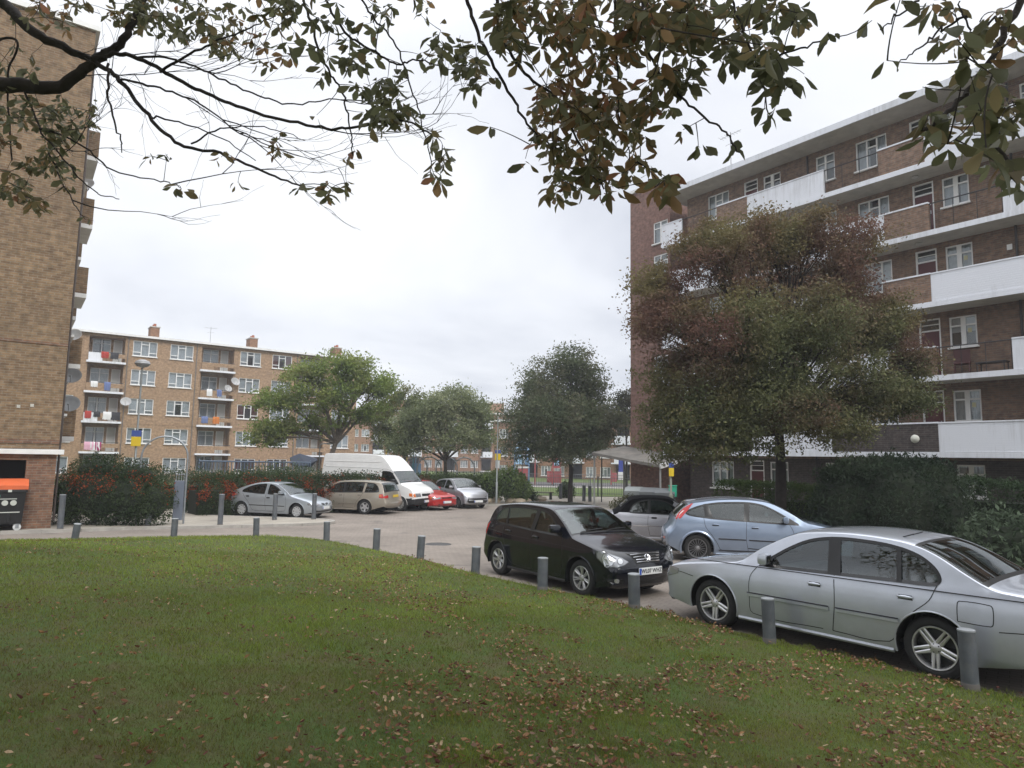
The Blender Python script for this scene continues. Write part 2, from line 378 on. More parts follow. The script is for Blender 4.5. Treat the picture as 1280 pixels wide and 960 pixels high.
def paving_mat(name, c1, c2, mortar, w_=.2, h_=.1, rot=.64):
    m, nt, b = newmat(name); L = nt.links.new
    tc = N(nt, 'ShaderNodeTexCoord'); mp = N(nt, 'ShaderNodeMapping'); mp.inputs['Rotation'].default_value = (0, 0, rot); L(tc.outputs['Object'], mp.inputs[0])
    br = N(nt, 'ShaderNodeTexBrick'); L(mp.outputs[0], br.inputs[0]); br.inputs['Scale'].default_value = 1
    br.inputs['Brick Width'].default_value = w_; br.inputs['Row Height'].default_value = h_; br.inputs['Mortar Size'].default_value = .006
    br.inputs['Color1'].default_value = (*c1, 1); br.inputs['Color2'].default_value = (*c2, 1); br.inputs['Mortar'].default_value = (*mortar, 1)
    a = N(nt, 'ShaderNodeTexNoise'); a.inputs['Scale'].default_value = .35; a.inputs['Detail'].default_value = 9; a.inputs['Roughness'].default_value = .68; L(tc.outputs['Object'], a.inputs[0])
    r = N(nt, 'ShaderNodeMapRange'); r.inputs[1].default_value = .3; r.inputs[2].default_value = .7; r.inputs[3].default_value = .78; r.inputs[4].default_value = 1.2; L(a.outputs[0], r.inputs[0])
    s = N(nt, 'ShaderNodeVectorMath', operation='SCALE'); L(br.outputs[0], s.inputs[0]); L(r.outputs[0], s.inputs['Scale'])
    # oil spots
    o = N(nt, 'ShaderNodeTexNoise'); o.inputs['Scale'].default_value = .9; o.inputs['Detail'].default_value = 4; L(tc.outputs['Object'], o.inputs[0])
    ro = N(nt, 'ShaderNodeMapRange'); ro.inputs[1].default_value = .62; ro.inputs[2].default_value = .72; ro.inputs[4].default_value = .45; L(o.outputs[0], ro.inputs[0])
    mg = N(nt, 'ShaderNodeMix', data_type='RGBA'); L(ro.outputs[0], mg.inputs[0]); L(s.outputs[0], mg.inputs[6]); mg.inputs[7].default_value = (.08, .075, .07, 1)
    L(mg.outputs[2], b.inputs['Base Color']); b.inputs['Roughness'].default_value = .92; b.inputs['Specular IOR Level'].default_value = .2
    bp = N(nt, 'ShaderNodeBump'); bp.inputs['Strength'].default_value = .4; bp.inputs['Distance'].default_value = .006; bp.invert = True; L(br.outputs['Fac'], bp.inputs['Height']); L(bp.outputs[0], b.inputs['Normal'])
    return m
M_lot = paving_mat('brick_paving', (.265, .23, .198), (.235, .203, .175), (.17, .148, .128))
M_pave = paving_mat('pavement_slabs', (.38, .345, .29), (.33, .30, .255), (.2, .18, .15), .6, .45)
M_path = mat('path_asphalt', (.30, .28, .26), .95, var=.15, vscale=2)

R_ = 1500
g = sheet('ground', [(-R_, -R_), (R_, -R_), (R_, R_), (-R_, R_)], -.06, M_soil, step=0, zf=lambda x, y: -.41)
near = [(-70, -40), (70, -40), (70, 160), (-70, 160)]
def linesheet(name, x0, x1, ys, dz, m):
    mb = MB()
    for a, b in zip(ys, ys[1:]): mb.poly([(x0, a, gz(a)+dz), (x1, a, gz(a)+dz), (x1, b, gz(b)+dz), (x0, b, gz(b)+dz)])
    return tag(mb.build(name, m, merge=.0005, smooth=60), kind='structure')
ys = [-60]+[9+i for i in range(0, 20)]+[60, 170]
linesheet('planted_ground', -110, 110, ys, -.02, M_soil)
linesheet('parking_lot', -62, 30, [-40]+[9+i for i in range(0, 20)]+[41], 0.0, M_lot)

# grass bank in the foreground
EDGE = [(-60, -3), (-40, 8), (-24, 14.4), (-17, 16.4), (-13.6, 17.6), (-12.2, 18.2), (-10.6, 19.0), (-9.3, 19.7), (-7.2, 20.25), (-6.1, 19.95), (-4.95, 19.2), (-3.3, 17.15), (-2.05, 15.6), (-.75, 13.55), (.52, 12.0), (1.85, 10.6), (3.2, 8.72), (4.6, 7.05), (6.0, 5.2), (8, 2.4), (11, -2), (16, -9), (24, -20)]
EDGE = [tuple(p) for p in crom(EDGE, 5)]
BANK = EDGE+[(24, -30), (-60, -30)]
E_np = np.array(EDGE)
def edist(x, y):
    A = E_np[:-1]; B = E_np[1:]; d = B-A; t = np.clip(((x-A[:, 0])*d[:, 0]+(y-A[:, 1])*d[:, 1])/(d*d).sum(1), 0, 1)
    q = A+d*t[:, None]; return float(np.sqrt(((q[:, 0]-x)**2+(q[:, 1]-y)**2).min()))
def bankz(x, y):
    d = edist(x, y); t = min(1, d/9.0)
    return gz(y)+.035+.62*(t*t*(3-2*t))*.92+.05*min(1, d/.4)+.02*math.sin(x*.9+1)*math.cos(y*.7)*min(1, d/2)
o = sheet('grass_bank', BANK, 0, M_turf, step=.55, zf=bankz, skirt=.12)

# pavement on the left with rounded kerb end, road behind the bank
PAVE_L = [(-75, 8), (-40, 12.0), (-22, 16.4), (-16, 19.0), (-14.55, 19.8), (-13.0, 21.0), (-12.0, 22.0), (-9.1, 23.5), (-7.4, 24.6), (-6.75, 25.2), (-6.55, 25.7), (-6.7, 26.2), (-7.2, 26.7), (-8.2, 27.05), (-12.4, 27.6), (-14.2, 29.4), (-14.6, 32), (-30, 50), (-75, 50)]
sheet('left_pavement', PAVE_L, .09, M_pave, step=1.2, skirt=.1, kerbmat=M_kerb)
def kerbline(name, P, w_, z1, m=M_kerb):
    mb = MB(); P = [Vector(p) for p in P]
    for i in range(len(P)-1):
        a, b = P[i], P[i+1]; d = (b-a)
        n_ = max(1, int(d.length/.95)); d.normalize(); s = Vector((-d.y, d.x))*w_/2
        L_ = (b-a).length
        for k in range(n_):
            p = a+d*(L_*k/n_+.004); q = a+d*(L_*(k+1)/n_-.004)
            vs = []
            for z in (-.06, z1):
                for c_ in (p-s, p+s, q+s, q-s): vs.append((c_.x, c_.y, gz(c_.y)+z))
            mb.faces(vs, [(0, 3, 2, 1), (4, 5, 6, 7), (0, 1, 5, 4), (1, 2, 6, 5), (2, 3, 7, 6), (3, 0, 4, 7)])
    return tag(mb.build(name, m), kind='structure')
kerbline('left_kerb', [PAVE_L[i] for i in range(2, 16)], .13, .10)
FARP = [(-60, 36.3), (-3.4, 35.6), (-2.2, 35.9), (-1.2, 36.6), (.1, 37.6), (1.6, 37.4), (3.2, 34), (5.5, 29.5), (8.6, 25.2), (9.2, 20), (9.0, 16), (9.6, 12.4), (11, 9), (15, 4), (24, -8), (75, -8), (75, 150), (-60, 150)]
sheet('planting_bed', FARP, .06, M_soil, step=3, skirt=.1)
kerbline('far_kerb', FARP[:15], .13, .10)
sheet('far_pavement', [(-2.0, 37.6), (.2, 38.2), (2.4, 38.0), (5.8, 31.3), (9.4, 27.6), (13, 30.5), (20, 46.5), (-6, 46.5)], .075, M_pave, step=3)
sheet('lawn', [(-9, 47), (22, 47), (25, 60), (-8, 60)], .08, M_lawn, step=4)
sheet('playground_path', [(-40, 60.5), (45, 60.5), (46, 63), (-40, 63)], .085, M_path, step=6)
sheet('playground_surface', [(-40, 63.4), (45, 63.4), (46, 74), (-40, 74)], .085, mat('rubber_surface', (.10, .09, .095), .9, var=.2), step=6)
sheet('estate_lawn', [(-50, 47), (-9.5, 47), (-8.5, 60), (-55, 60)], .08, M_lawn, step=6)
sheet('back_lawn', [(-60, 74.5), (46, 74.5), (46, 76), (-60, 150)], .08, M_lawn, step=8)

# grass blades on the bank: too many to count
rng = np.random.default_rng(5)
M_blade = leafmat('grass_blades', .3, .6, .2)
def blades(n, rmin, rmax, h, wd, seed):
    r_ = np.random.default_rng(seed); P = []
    while len(P) < n:
        a = r_.uniform(-.75, .75, 4000); rr = rmin+(rmax-rmin)*r_.random(4000)**1.0
        for ai, ri in zip(a, rr):
            x = math.sin(ai)*ri; y = math.cos(ai)*ri
            if inpoly(x, y, EDGEB): P.append((x, y))
            if len(P) >= n: break
    return np.array(P)
EDGEB = EDGE[20:]+[(24, -30), (-60, -30), (-60, -3)]
EDGEB = [(x, y) for x, y in BANK]
_bz = {}
GX0, GY0, GS = -24.0, -1.0, .25; GNX, GNY = 200, 96
_grid = np.zeros((GNX, GNY))
for i in range(GNX):
    for j in range(GNY): _grid[i, j] = bankz(GX0+i*GS, GY0+j*GS)
def bz_np(x, y):
    fx = (x-GX0)/GS; fy = (y-GY0)/GS; i = np.clip(fx.astype(int), 0, GNX-2); j = np.clip(fy.astype(int), 0, GNY-2); tx = fx-i; ty = fy-j
    return (_grid[i, j]*(1-tx)+_grid[i+1, j]*tx)*(1-ty)+(_grid[i, j+1]*(1-tx)+_grid[i+1, j+1]*tx)*ty
# fast inside test: distance sign sampled on the same grid
_in = np.zeros((GNX, GNY), bool)
for i in range(GNX):
    for j in range(GNY): _in[i, j] = inpoly(GX0+i*GS, GY0+j*GS, BANK)
def isin(x, y):
    i = np.clip(np.rint((x-GX0)/GS).astype(int), 0, GNX-1); j = np.clip(np.rint((y-GY0)/GS).astype(int), 0, GNY-1); return _in[i, j]
def vnoise(x, y, s, seed):
    r_ = np.random.default_rng(seed); G = r_.random((128, 128)); fx = (x*s) % 127; fy = (y*s) % 127; i = fx.astype(int); j = fy.astype(int); tx = fx-i; ty = fy-j
    tx = tx*tx*(3-2*tx); ty = ty*ty*(3-2*ty); i2 = (i+1) % 128; j2 = (j+1) % 128
    return (G[i, j]*(1-tx)+G[i2, j]*tx)*(1-ty)+(G[i, j2]*(1-tx)+G[i2, j2]*tx)*ty
def make_blades():
    bands = [(3.0, 6.0, 190000, .030, .0042), (6.0, 10.0, 170000, .032, .006), (10, 15, 110000, .036, .009), (15, 23, 70000, .04, .014)]
    VS = []; CS = []
    for k, (r0, r1, n, h, wd) in enumerate(bands):
        a = rng.uniform(-.74, .74, n); rr = np.sqrt(r0**2+(r1**2-r0**2)*rng.random(n)); x = np.sin(a)*rr; y = np.cos(a)*rr
        ok = isin(x, y); x = x[ok]; y = y[ok]; n = len(x); z = bz_np(x, y)-.004
        worn_shade = vnoise(x, y, .45, 1)*.45+vnoise(x, y, 1.7, 2)*.3+.42*np.clip((8.5-y)/5, 0, 1)*(.6+.6*vnoise(x, y, .9, 6))  # noise: real wear; near-camera term: tree shade painted into the blade colour
        keep = rng.random(n) < np.clip(1.55-worn_shade*1.15, .25, 1); x, y, z, worn_shade = x[keep], y[keep], z[keep], worn_shade[keep]; n = len(x)
        an = rng.uniform(0, 2*PI, n); hh = h*rng.uniform(.5, 1.3, n)*(1.2-.5*worn_shade)*(1+1.1*np.clip(vnoise(x, y, 3.1, 12)-.68, 0, 1)*3); le = rng.uniform(.2, 1.1, n)*hh; la = rng.uniform(0, 2*PI, n)
        w2 = wd*rng.uniform(.6, 1.3, n)/2
        v = np.zeros((n, 3, 3)); v[:, 0] = np.stack([x-np.cos(an)*w2, y-np.sin(an)*w2, z], 1); v[:, 1] = np.stack([x+np.cos(an)*w2, y+np.sin(an)*w2, z], 1)
        v[:, 2] = np.stack([x+np.cos(la)*le, y+np.sin(la)*le, z+hh], 1)
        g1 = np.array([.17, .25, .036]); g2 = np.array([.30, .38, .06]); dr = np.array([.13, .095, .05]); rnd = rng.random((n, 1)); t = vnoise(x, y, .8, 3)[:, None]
        c = g1*(1-t)+g2*t; c = c*(1-.62*np.clip(worn_shade[:, None]*1.1, 0, 1.1))+np.array([.045, .018, .006])*worn_shade[:, None]; isdry = (rnd < .06+.22*worn_shade[:, None]**2); c = np.where(isdry, dr, c)*rng.uniform(.7, 1.3, (n, 1))
        VS.append(v.reshape(-1, 3)); CS.append(np.repeat(c, 3, 0))
    V = np.concatenate(VS); Cc = np.concatenate(CS); F = np.arange(len(V)).reshape(-1, 3)
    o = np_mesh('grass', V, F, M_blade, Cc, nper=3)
    tag(o, 'short green grass with patches of brown wear on the foreground bank', 'grass', kind='stuff')
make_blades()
def leaf_litter():
    n = 12000; a = rng.uniform(-.72, .74, n*4); rr = 3.2+13*rng.random(n*4)**.95; x = np.sin(a)*rr; y = np.cos(a)*rr
    d = np.array([edist(xx, yy) for xx, yy in zip(x, y)])
    cl = vnoise(x, y, .9, 9)*.5+vnoise(x, y, 2.6, 10)*.5
    right = np.clip((x/y+.42)/.8, .14, 1)
    pr = (np.clip((cl-.36)*4.5, .06, 1)**1.5)*right*np.clip(1.5-d/8, .4, 1)
    ok = isin(x, y) & (rng.random(n*4) < pr*2.4); x, y = x[ok][:n], y[ok][:n]; n = len(x); z = bz_np(x, y)+.022
    VS = []; FS = []; CS = []
    pal = np.array([(.24, .12, .055), (.17, .075, .04), (.30, .17, .09), (.12, .045, .035), (.26, .14, .06), (.20, .12, .08), (.40, .29, .18)])
    for i in range(n):
        s = rng.uniform(.010, .025); an = rng.uniform(0, 2*PI); ti = rng.normal(0, .45); cu = rng.uniform(.1, .9)*s
        ax = np.array([math.cos(an), math.sin(an), math.sin(ti)*.6]); bx = np.array([-math.sin(an), math.cos(an), rng.normal(0, .5)]); bx /= np.linalg.norm(bx)
        c = np.array([x[i], y[i], z[i]+abs(rng.normal(0, .006))]); up = np.array([0, 0, 1.])
        wdt = rng.uniform(.35, .6)*s
        b = len(VS)*8
        pts = [c-ax*s+up*cu*rng.uniform(0, 1), c-ax*.35*s+bx*wdt+up*cu*.8, c+ax*.4*s+bx*wdt*.9+up*cu*rng.uniform(0, 1.2), c+ax*s+up*cu, c+ax*.4*s-bx*wdt*.9+up*cu*.9, c-ax*.35*s-bx*wdt+up*cu*rng.uniform(0, 1.2), c-ax*.3*s, c+ax*.4*s]
        VS.append(pts)
        FS += [(b, b+6, b+1, b+1), (b+1, b+6, b+7, b+2), (b+2, b+7, b+3, b+3), (b+3, b+7, b+4, b+4), (b+4, b+7, b+6, b+5), (b+5, b+6, b, b)]
        col = pal[rng.integers(len(pal))]*rng.uniform(.75, 1.25); CS.append(np.tile(col, (8, 1)))
    V = np.array(VS).reshape(-1, 3); Cc = np.concatenate(CS)
    mb = MB(); mb.v = [tuple(p) for p in V]; mb.f = [tuple(dict.fromkeys(f)) for f in FS]; mb.m = [0]*len(mb.f)
    o = mb.build('leaf_litter', leafmat('dead_leaf', .15, .7, .3)); me = o.data
    at_ = me.color_attributes.new('Col', 'FLOAT_COLOR', 'POINT'); c4 = np.ones((len(V), 4), np.float32); c4[:, :3] = Cc; at_.data.foreach_set('color', c4.ravel())
    tag(o, 'curled brown autumn leaves scattered over the grass bank', 'fallen leaves', kind='stuff')
leaf_litter()
# ================================================================ building kit (local x right, local -y towards the viewer)
M_white = mat('white_paint', (.78, .78, .77), .5, var=.05, grime=(.45, .44, .40), gscale=1.2, gamt=.35)
M_whitew = streaked('white_render', (.76, .78, .83), (.40, .40, .40), .55)
M_upvc = mat('white_window_frame', (.80, .80, .79), .35)
M_slab = mat('slab_concrete', (.52, .50, .45), .85, var=.1, grime=(.28, .26, .22), gscale=.9)
M_rail = mat('black_rail', (.02, .02, .022), .5)
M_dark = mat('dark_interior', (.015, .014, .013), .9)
M_roof = mat('roof_felt', (.13, .13, .13), .95, var=.15)
M_net = mat('net_curtain', (.62, .63, .62), .9, var=.1, vscale=9)
M_red = mat('red_curtain', (.16, .045, .035), .9, var=.2, vscale=8)
M_green = mat('green_curtain', (.42, .47, .40), .9, var=.12, vscale=8)
M_drk = mat('dark_blind', (.06, .055, .055), .9, var=.2, vscale=6)
M_pane = glass('window_pane', (.8, .85, .9), .8)
M_door = mat('dark_red_door', (.085, .012, .014), .45, var=.1)
M_bR = brick('brown_purple_brick', (.27, .165, .11), (.17, .105, .078), (.215, .18, .145), stain=.35, stain_c=(.08, .06, .05))
M_bRg = brick('dark_plinth_brick', (.085, .067, .062), (.055, .045, .045), (.10, .09, .085), stain=.3)
M_bRt = brick('reddish_gable_brick', (.26, .14, .112), (.19, .10, .084), (.19, .145, .12), stain=.3, stain_c=(.10, .06, .05))
M_bL = brick('yellow_brown_brick', (.265, .175, .10), (.175, .108, .064), (.235, .19, .135), stain=.4, stain_c=(.09, .07, .055))
M_bLr = brick('red_brown_brick', (.25, .13, .08), (.16, .085, .06), (.21, .17, .13), stain=.35)
M_bF = brick('tan_brick', (.40, .25, .145), (.31, .19, .108), (.33, .26, .19), stain=.35, stain_c=(.22, .15, .10))
M_bF2 = brick('orange_brick', (.34, .175, .095), (.26, .13, .075), (.28, .20, .14), stain=.3, stain_c=(.18, .11, .08))
CURT = {'net': M_net, 'red': M_red, 'green': M_green, 'dark': M_drk}

def wall_face(mb, x0, x1, z0, z1, y, holes, depth=.12, k=0, rk=None):
    """front face (towards -y) at plane y with rectangular openings and their reveals"""
    xs = sorted({x0, x1, *[h[0] for h in holes], *[h[1] for h in holes]}); zs = sorted({z0, z1, *[h[2] for h in holes], *[h[3] for h in holes]})
    xs = [x for x in xs if x0 <= x <= x1]; zs = [z for z in zs if z0 <= z <= z1]
    for a, b in zip(xs, xs[1:]):
        run = None
        for c, d in zip(zs, zs[1:]):
            cx = (a+b)/2; cz = (c+d)/2
            if any(h[0] < cx < h[1] and h[2] < cz < h[3] for h in holes):
                if run: mb.poly([(a, y, run[0]), (b, y, run[0]), (b, y, run[1]), (a, y, run[1])], k); run = None
                continue
            run = (run[0], d) if run else (c, d)
        if run: mb.poly([(a, y, run[0]), (b, y, run[0]), (b, y, run[1]), (a, y, run[1])], k)
    for h in holes:
        a, b, c, d = h[:4]; y2 = y+(h[4] if len(h) > 4 else depth); kk = k if rk is None else rk
        mb.poly([(a, y, c), (a, y2, c), (a, y2, d), (a, y, d)], kk); mb.poly([(b, y, c), (b, y, d), (b, y2, d), (b, y2, c)], kk)
        mb.poly([(a, y, d), (b, y, d), (b, y2, d), (a, y2, d)][::-1], kk); mb.poly([(a, y, c), (b, y, c), (b, y2, c), (a, y2, c)], kk)
_wproto = {}
def window(parent, x, z, w_, h_, y, style='3', curt='net', key=None, sill=True):
    """frame object with pane, curtain (and a few bars) as children; placed with its lower left at (x, y, z)"""
    kk = (round(w_, 3), round(h_, 3), style, curt, sill)
    if kk in _wproto:
        o = copy_tree(_wproto[kk]); setp(o, parent); o.location = (x, y, z); return o
    mb = MB(); t = .055
    fy0, fy1 = -.015, .045
    def bar(a, b, c, d, e=0): mb.box(a, b, fy0-e, fy1, c, d)
    bar(0, w_, 0, t); bar(0, w_, h_-t, h_); bar(0, t, t, h_-t); bar(w_-t, w_, t, h_-t)
    tr = h_*.70; br = h_*.24
    if style == '3':      # low hoppers at both sides, tall middle light with a fan light on top
        a, b = w_*.34, w_*.66
        bar(a-.035, a+.035, t, h_-t, .002); bar(b-.035, b+.035, t, h_-t, .002)
        bar(t, a-.035, br-.03, br+.03, .001); bar(b+.035, w_-t, br-.03, br+.03, .001)
        bar(a+.035, b-.035, h_*.78-.03, h_*.78+.03, .001)
    elif style == '3t':   # three lights, transoms high
        a, b = w_*.36, w_*.68
        bar(a-.03, a+.03, t, h_-t, .002); bar(b-.03, b+.03, t, h_-t, .002); bar(a+.03, b-.03, tr-.03, tr+.03, .001)
    elif style == '2':    # pair with a fat middle post and a transom
        bar(w_/2-.08, w_/2+.08, t, h_-t, .002); bar(t, w_/2-.08, tr-.03, tr+.03, .001); bar(w_/2+.08, w_-t, tr-.03, tr+.03, .001)
    elif style == '2s':
        bar(w_/2-.04, w_/2+.04, t, h_-t, .002); bar(t, w_/2-.04, tr-.025, tr+.025, .001); bar(w_/2+.04, w_-t, tr-.025, tr+.025, .001)
    elif style == 'b':    # balcony door with side lights
        a, b = w_*.3, w_*.7
        bar(a-.035, a+.035, t, h_-t, .002); bar(b-.035, b+.035, t, h_-t, .002)
    if sill: mb.box(-.05, w_+.05, -.16, -.017, -.07, -.004)
    o = mb.build('window', M_upvc, parent, loc=(x, y, z))
    p = MB(); p.poly([(.02, .02, .02), (w_-.02, .02, .02), (w_-.02, .02, h_-.02), (.02, .02, h_-.02)]); p.build('pane', M_pane, o)
    c = MB(); rr = random.Random(str(kk)); yb = .13
    def drape(a, b, z0, z1, mk):
        n = max(4, int((b-a)/.05)); xs = [a+(b-a)*i/n for i in range(n+1)]
        for i in range(n):
            y0 = yb+.015*(i % 2); y1 = yb+.015*((i+1) % 2)
            c.poly([(xs[i], y0, z0), (xs[i+1], y1, z0), (xs[i+1], y1, z1), (xs[i], y0, z1)], mk)
    if curt == 'net': drape(.03, w_-.03, .02, h_-.03, 0)
    elif curt == 'half': drape(.03, w_*.40, .02, h_-.03, 0); drape(w_*.62, w_-.03, .02, h_-.03, 0); c.poly([(0, .32, 0), (w_, .32, 0), (w_, .32, h_), (0, .32, h_)], 1)
    elif curt == 'blind': c.poly([(0, yb, h_*.5), (w_, yb, h_*.5), (w_, yb, h_), (0, yb, h_)], 0); c.poly([(0, .32, 0), (w_, .32, 0), (w_, .32, h_), (0, .32, h_)], 1)
    elif curt in ('red', 'green'): drape(.03, w_*.30, .02, h_-.03, 2); drape(w_*.72, w_-.03, .02, h_-.03, 2); drape(w_*.36, w_*.64, .02, h_-.03, 2 if curt == 'green' else 1); c.poly([(0, .32, 0), (w_, .32, 0), (w_, .32, h_), (0, .32, h_)], 1)
    else: c.poly([(0, .3, 0), (w_, .3, 0), (w_, .3, h_), (0, .3, h_)], 1)
    c.build('curtain', [M_net, M_drk, CURT.get(curt, M_red)], o)
    _wproto[kk] = o
    return o
_dproto = {}
def door(parent, x, z, w_, h_, y, m=None, key='r', fan=True):
    kk = (round(w_, 3), round(h_, 3), key)
    if kk in _dproto:
        o = copy_tree(_dproto[kk]); setp(o, parent); o.location = (x, y, z); return o
    mb = MB(); hd = h_-(.48 if fan else .06)
    mb.bbox(.06, w_-.06, .0, .045, .02, hd, .006)
    for a, b in ((.16, .95), (1.05, hd-.12)):
        mb.box(.16, w_-.16, -.012, .001, a, b)
    o = mb.build('door', m or M_door, parent, loc=(x, y, z))
    f = MB(); f.box(0, .058, -.03, .05, 0, h_); f.box(w_-.058, w_, -.03, .05, 0, h_); f.box(.058, w_-.058, -.03, .05, h_-.05, h_)
    if fan: f.box(.058, w_-.058, -.03, .05, hd+.003, hd+.055); f.box(.058, w_-.058, -.02, .02, hd+.24, hd+.27)
    f.build('frame', M_upvc, o)
    if fan: p = MB(); p.poly([(.05, .03, hd+.05), (w_-.05, .03, hd+.05), (w_-.05, .03, h_-.05), (.05, .03, h_-.05)]); p.build('pane', M_pane, o)
    hd_ = MB(); hd_.box(w_-.15, w_-.12, -.05, -.013, 1.0, 1.14); hd_.build('handle', mat('steel', (.5, .5, .5), .3, 1), o)
    _dproto[kk] = o
    return o

# ================================================================ right hand block of flats
U = Vector((-.588, .809, 0)); V_ = Vector((.809, .588, 0))
BR = empty('apartment_block', (7.9, 33.7, -.35), math.atan2(-.809, .588), 'long six storey dark brick block of flats with white and brick balconies on the right', 'building', 'brick blocks of flats')
zo = .35     # local z of world zero
FL = [2.5, 5.2, 7.87, 10.5, 13.1]
WY = 1.2; XE = 30.0; DEP = 10.0
holes = []; wins = []; doors = []
rr = random.Random(3)
for per in range(-1, 4):
    o_ = 7.5*per
    for k in range(0, 6):
        f = 0 if k == 0 else FL[k-1]
        top = f+2.42 if k else 2.25
        for (a, b, st, hh) in ((1.5, 2.75, '3t', 1.25), (4.66, 5.55, '2', 1.12), (7.25, 8.1, '2s', 1.2)):
            a += o_; b += o_
            if a < .25 or b > XE-.3: continue
            holes.append((a, b, top-hh, top)); wins.append((a, top-hh, b-a, hh, st, rr.choice(['net', 'half', 'dark', 'net', 'blind', 'green']) if k else 'green'))
        a, b = 3.62+o_, 4.37+o_
        if a > .25 and b < XE: zf = f+.2 if k else .02; holes.append((a, b, zf, top+.05)); doors.append((a, zf, b-a, top+.05-zf))
Z = lambda z: z+zo
mb = MB()
up = [h for h in holes if h[2] > 2.4]; lo = [h for h in holes if h[2] < 2.4]
wall_face(mb, .2, XE, Z(2.4), Z(15.78), WY, [(h[0], h[1], Z(h[2]), Z(h[3])) for h in up], .10, 0)
mb.poly([(XE, WY, Z(-.2)), (XE, WY+DEP, Z(-.2)), (XE, WY+DEP, Z(15.78)), (XE, WY, Z(15.78))], 0)
mb.poly([(.2, WY+DEP, Z(-.2)), (XE, WY+DEP, Z(-.2)), (XE, WY+DEP, Z(15.78)), (.2, WY+DEP, Z(15.78))][::-1], 0)
mb.poly([(.2, WY, Z(-.2)), (.2, WY, Z(15.78)), (.2, WY+DEP, Z(15.78)), (.2, WY+DEP, Z(-.2))], 0)
mb.build('wall', M_bR, BR)
mb = MB(); wall_face(mb, .2, XE, Z(-.3), Z(2.4), WY, [(h[0], h[1], Z(h[2]), Z(h[3])) for h in lo], .10, 0); mb.build('plinth_wall', M_bRg, BR)
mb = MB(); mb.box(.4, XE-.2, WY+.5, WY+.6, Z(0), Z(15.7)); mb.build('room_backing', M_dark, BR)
for (a, z, w_, h_, st, cu) in wins: window(BR, a, Z(z), w_, h_, WY+.05, st, cu)
for (a, z, w_, h_) in doors: door(BR, a, Z(z), w_, h_, WY+.05)
# balconies: one object per floor deck, panels as sub-parts
for k, f in enumerate(FL):
    s = MB(); s.box(-.5, XE, 0, WY-.003, Z(f), Z(f+.17)); s.box(-.5, .197, WY-.003, WY+1.6, Z(f), Z(f+.17)); slab = s.build('balcony_slab', M_slab, BR)
    s = MB(); s.box(-.53, XE, -.03, -.003, Z(f-.01), Z(f+.185)); s.box(-.53, -.503, -.003, WY, Z(f-.01), Z(f+.185)); s.build('slab_edge', M_whitew, slab)
    odd = k in (0, 2, 4)   # floors 1, 3, 5
    segs = []
    if odd:
        segs = [(-.5, .8, 'w'), (.8, 2.95, 'r' if k else 'b'), (2.95, 4.6, 'b'), (4.6, 8.24, 'w'), (8.24, 10.45, 'r' if k else 'b'), (10.45, 12.1, 'b'), (12.1, 15.74, 'w'), (15.74, 17.95, 'r'), (17.95, 19.6, 'b'), (19.6, 23.2, 'w'), (23.2, 25.4, 'r'), (25.4, 27, 'b'), (27, XE, 'w')]
        if k == 0: segs[0] = (-.5, .95, 'w'); segs[1] = (.95, 2.95, 'b')
    else:
        segs = [(-.5, 3.1, 'w'), (3.1, 4.64, 'b'), (4.64, 6.94, 'r'), (6.94, 10.58, 'w'), (10.58, 12.14, 'b'), (12.14, 14.44, 'r'), (14.44, 18.1, 'w'), (18.1, 19.64, 'b'), (19.64, 21.94, 'r'), (21.94, 25.6, 'w'), (25.6, 27.1, 'b'), (27.1, XE, 'r')]
    zb = f+.19; zt = f+1.18
    for a, b, t in segs:
        q = MB()
        if t == 'w':
            q.box(a+.003, b-.003, -.01, .10, Z(zb), Z(zt)); q.box(a+.003, b-.003, -.03, .12, Z(zt+.003), Z(zt+.05)); q.build('white_panel', M_whitew, slab)
        elif t == 'b':
            q.box(a+.003, b-.003, -.03, .19, Z(zb), Z(zt), 0); q.box(a-.01, b+.01, -.055, .215, Z(zt+.003), Z(zt+.06), 1); q.build('brick_panel', [M_bR if k else M_bRg, M_whitew], slab)
        else:
            q.tube([(a, .05, Z(zt)), (b, .05, Z(zt))], .022, 6)
            n = 3
            for i in range(n+1):
                x = a+.04+(b-a-.08)*i/n; q.tube([(x, .05, Z(f+.17)), (x, .05, Z(zt))], .012, 5)
            q.build('railing', M_rail, slab)
    if True:   # clutter of a lived-in balcony is left to its own things below
        pass
# roof
s = MB(); s.box(-.35, XE+.3, -.12, WY+DEP+.3, Z(15.78), Z(15.94)); r = s.build('roof', M_slab, BR)
s = MB(); s.box(-.40, XE+.35, -.17, -.123, Z(15.76), Z(16.02)); s.box(-.40, -.353, -.123, WY+DEP+.3, Z(15.76), Z(16.02)); s.build('fascia', M_whitew, r)
s = MB(); s.box(-.35, XE+.3, -.12, WY+DEP+.3, Z(15.943), Z(16.0)); s.build('roof_covering', M_roof, r)
# small fittings on the wall
for (x, z) in [(14.1, 2.5+7.2), (14.1, 10.0+2.3), (6.6, 10.0), (6.6, 7.2)]:
    s = MB(); s.bbox(x, x+.16, WY-.03, WY-.002, Z(z), Z(z+.2), .008); s.build('vent', M_upvc, BR)
for f in FL:
    for x in (4.0, 11.5, 19):
        s = MB(); s.lathe([(0, 0), (.11, -.0), (.13, -.05), (.09, -.09), (0, -.1)], 14, T=Matrix.Translation((x, .6, Z(f-.002)))); s.build('ceiling_lamp', mat('lamp_opal', (.45, .44, .42), .5), BR, smooth=50)
s = MB(); s.lathe([(0, 0), (.14, 0), (.15, .05), (.1, .1), (0, .11)], 18, T=Matrix.Translation((11.35, -.033, Z(3.15))) @ Matrix.Rotation(PI/2, 4, 'X')); s.build('wall_lamp', mat('lamp_glass', (.62, .62, .55), .3), BR, smooth=50)
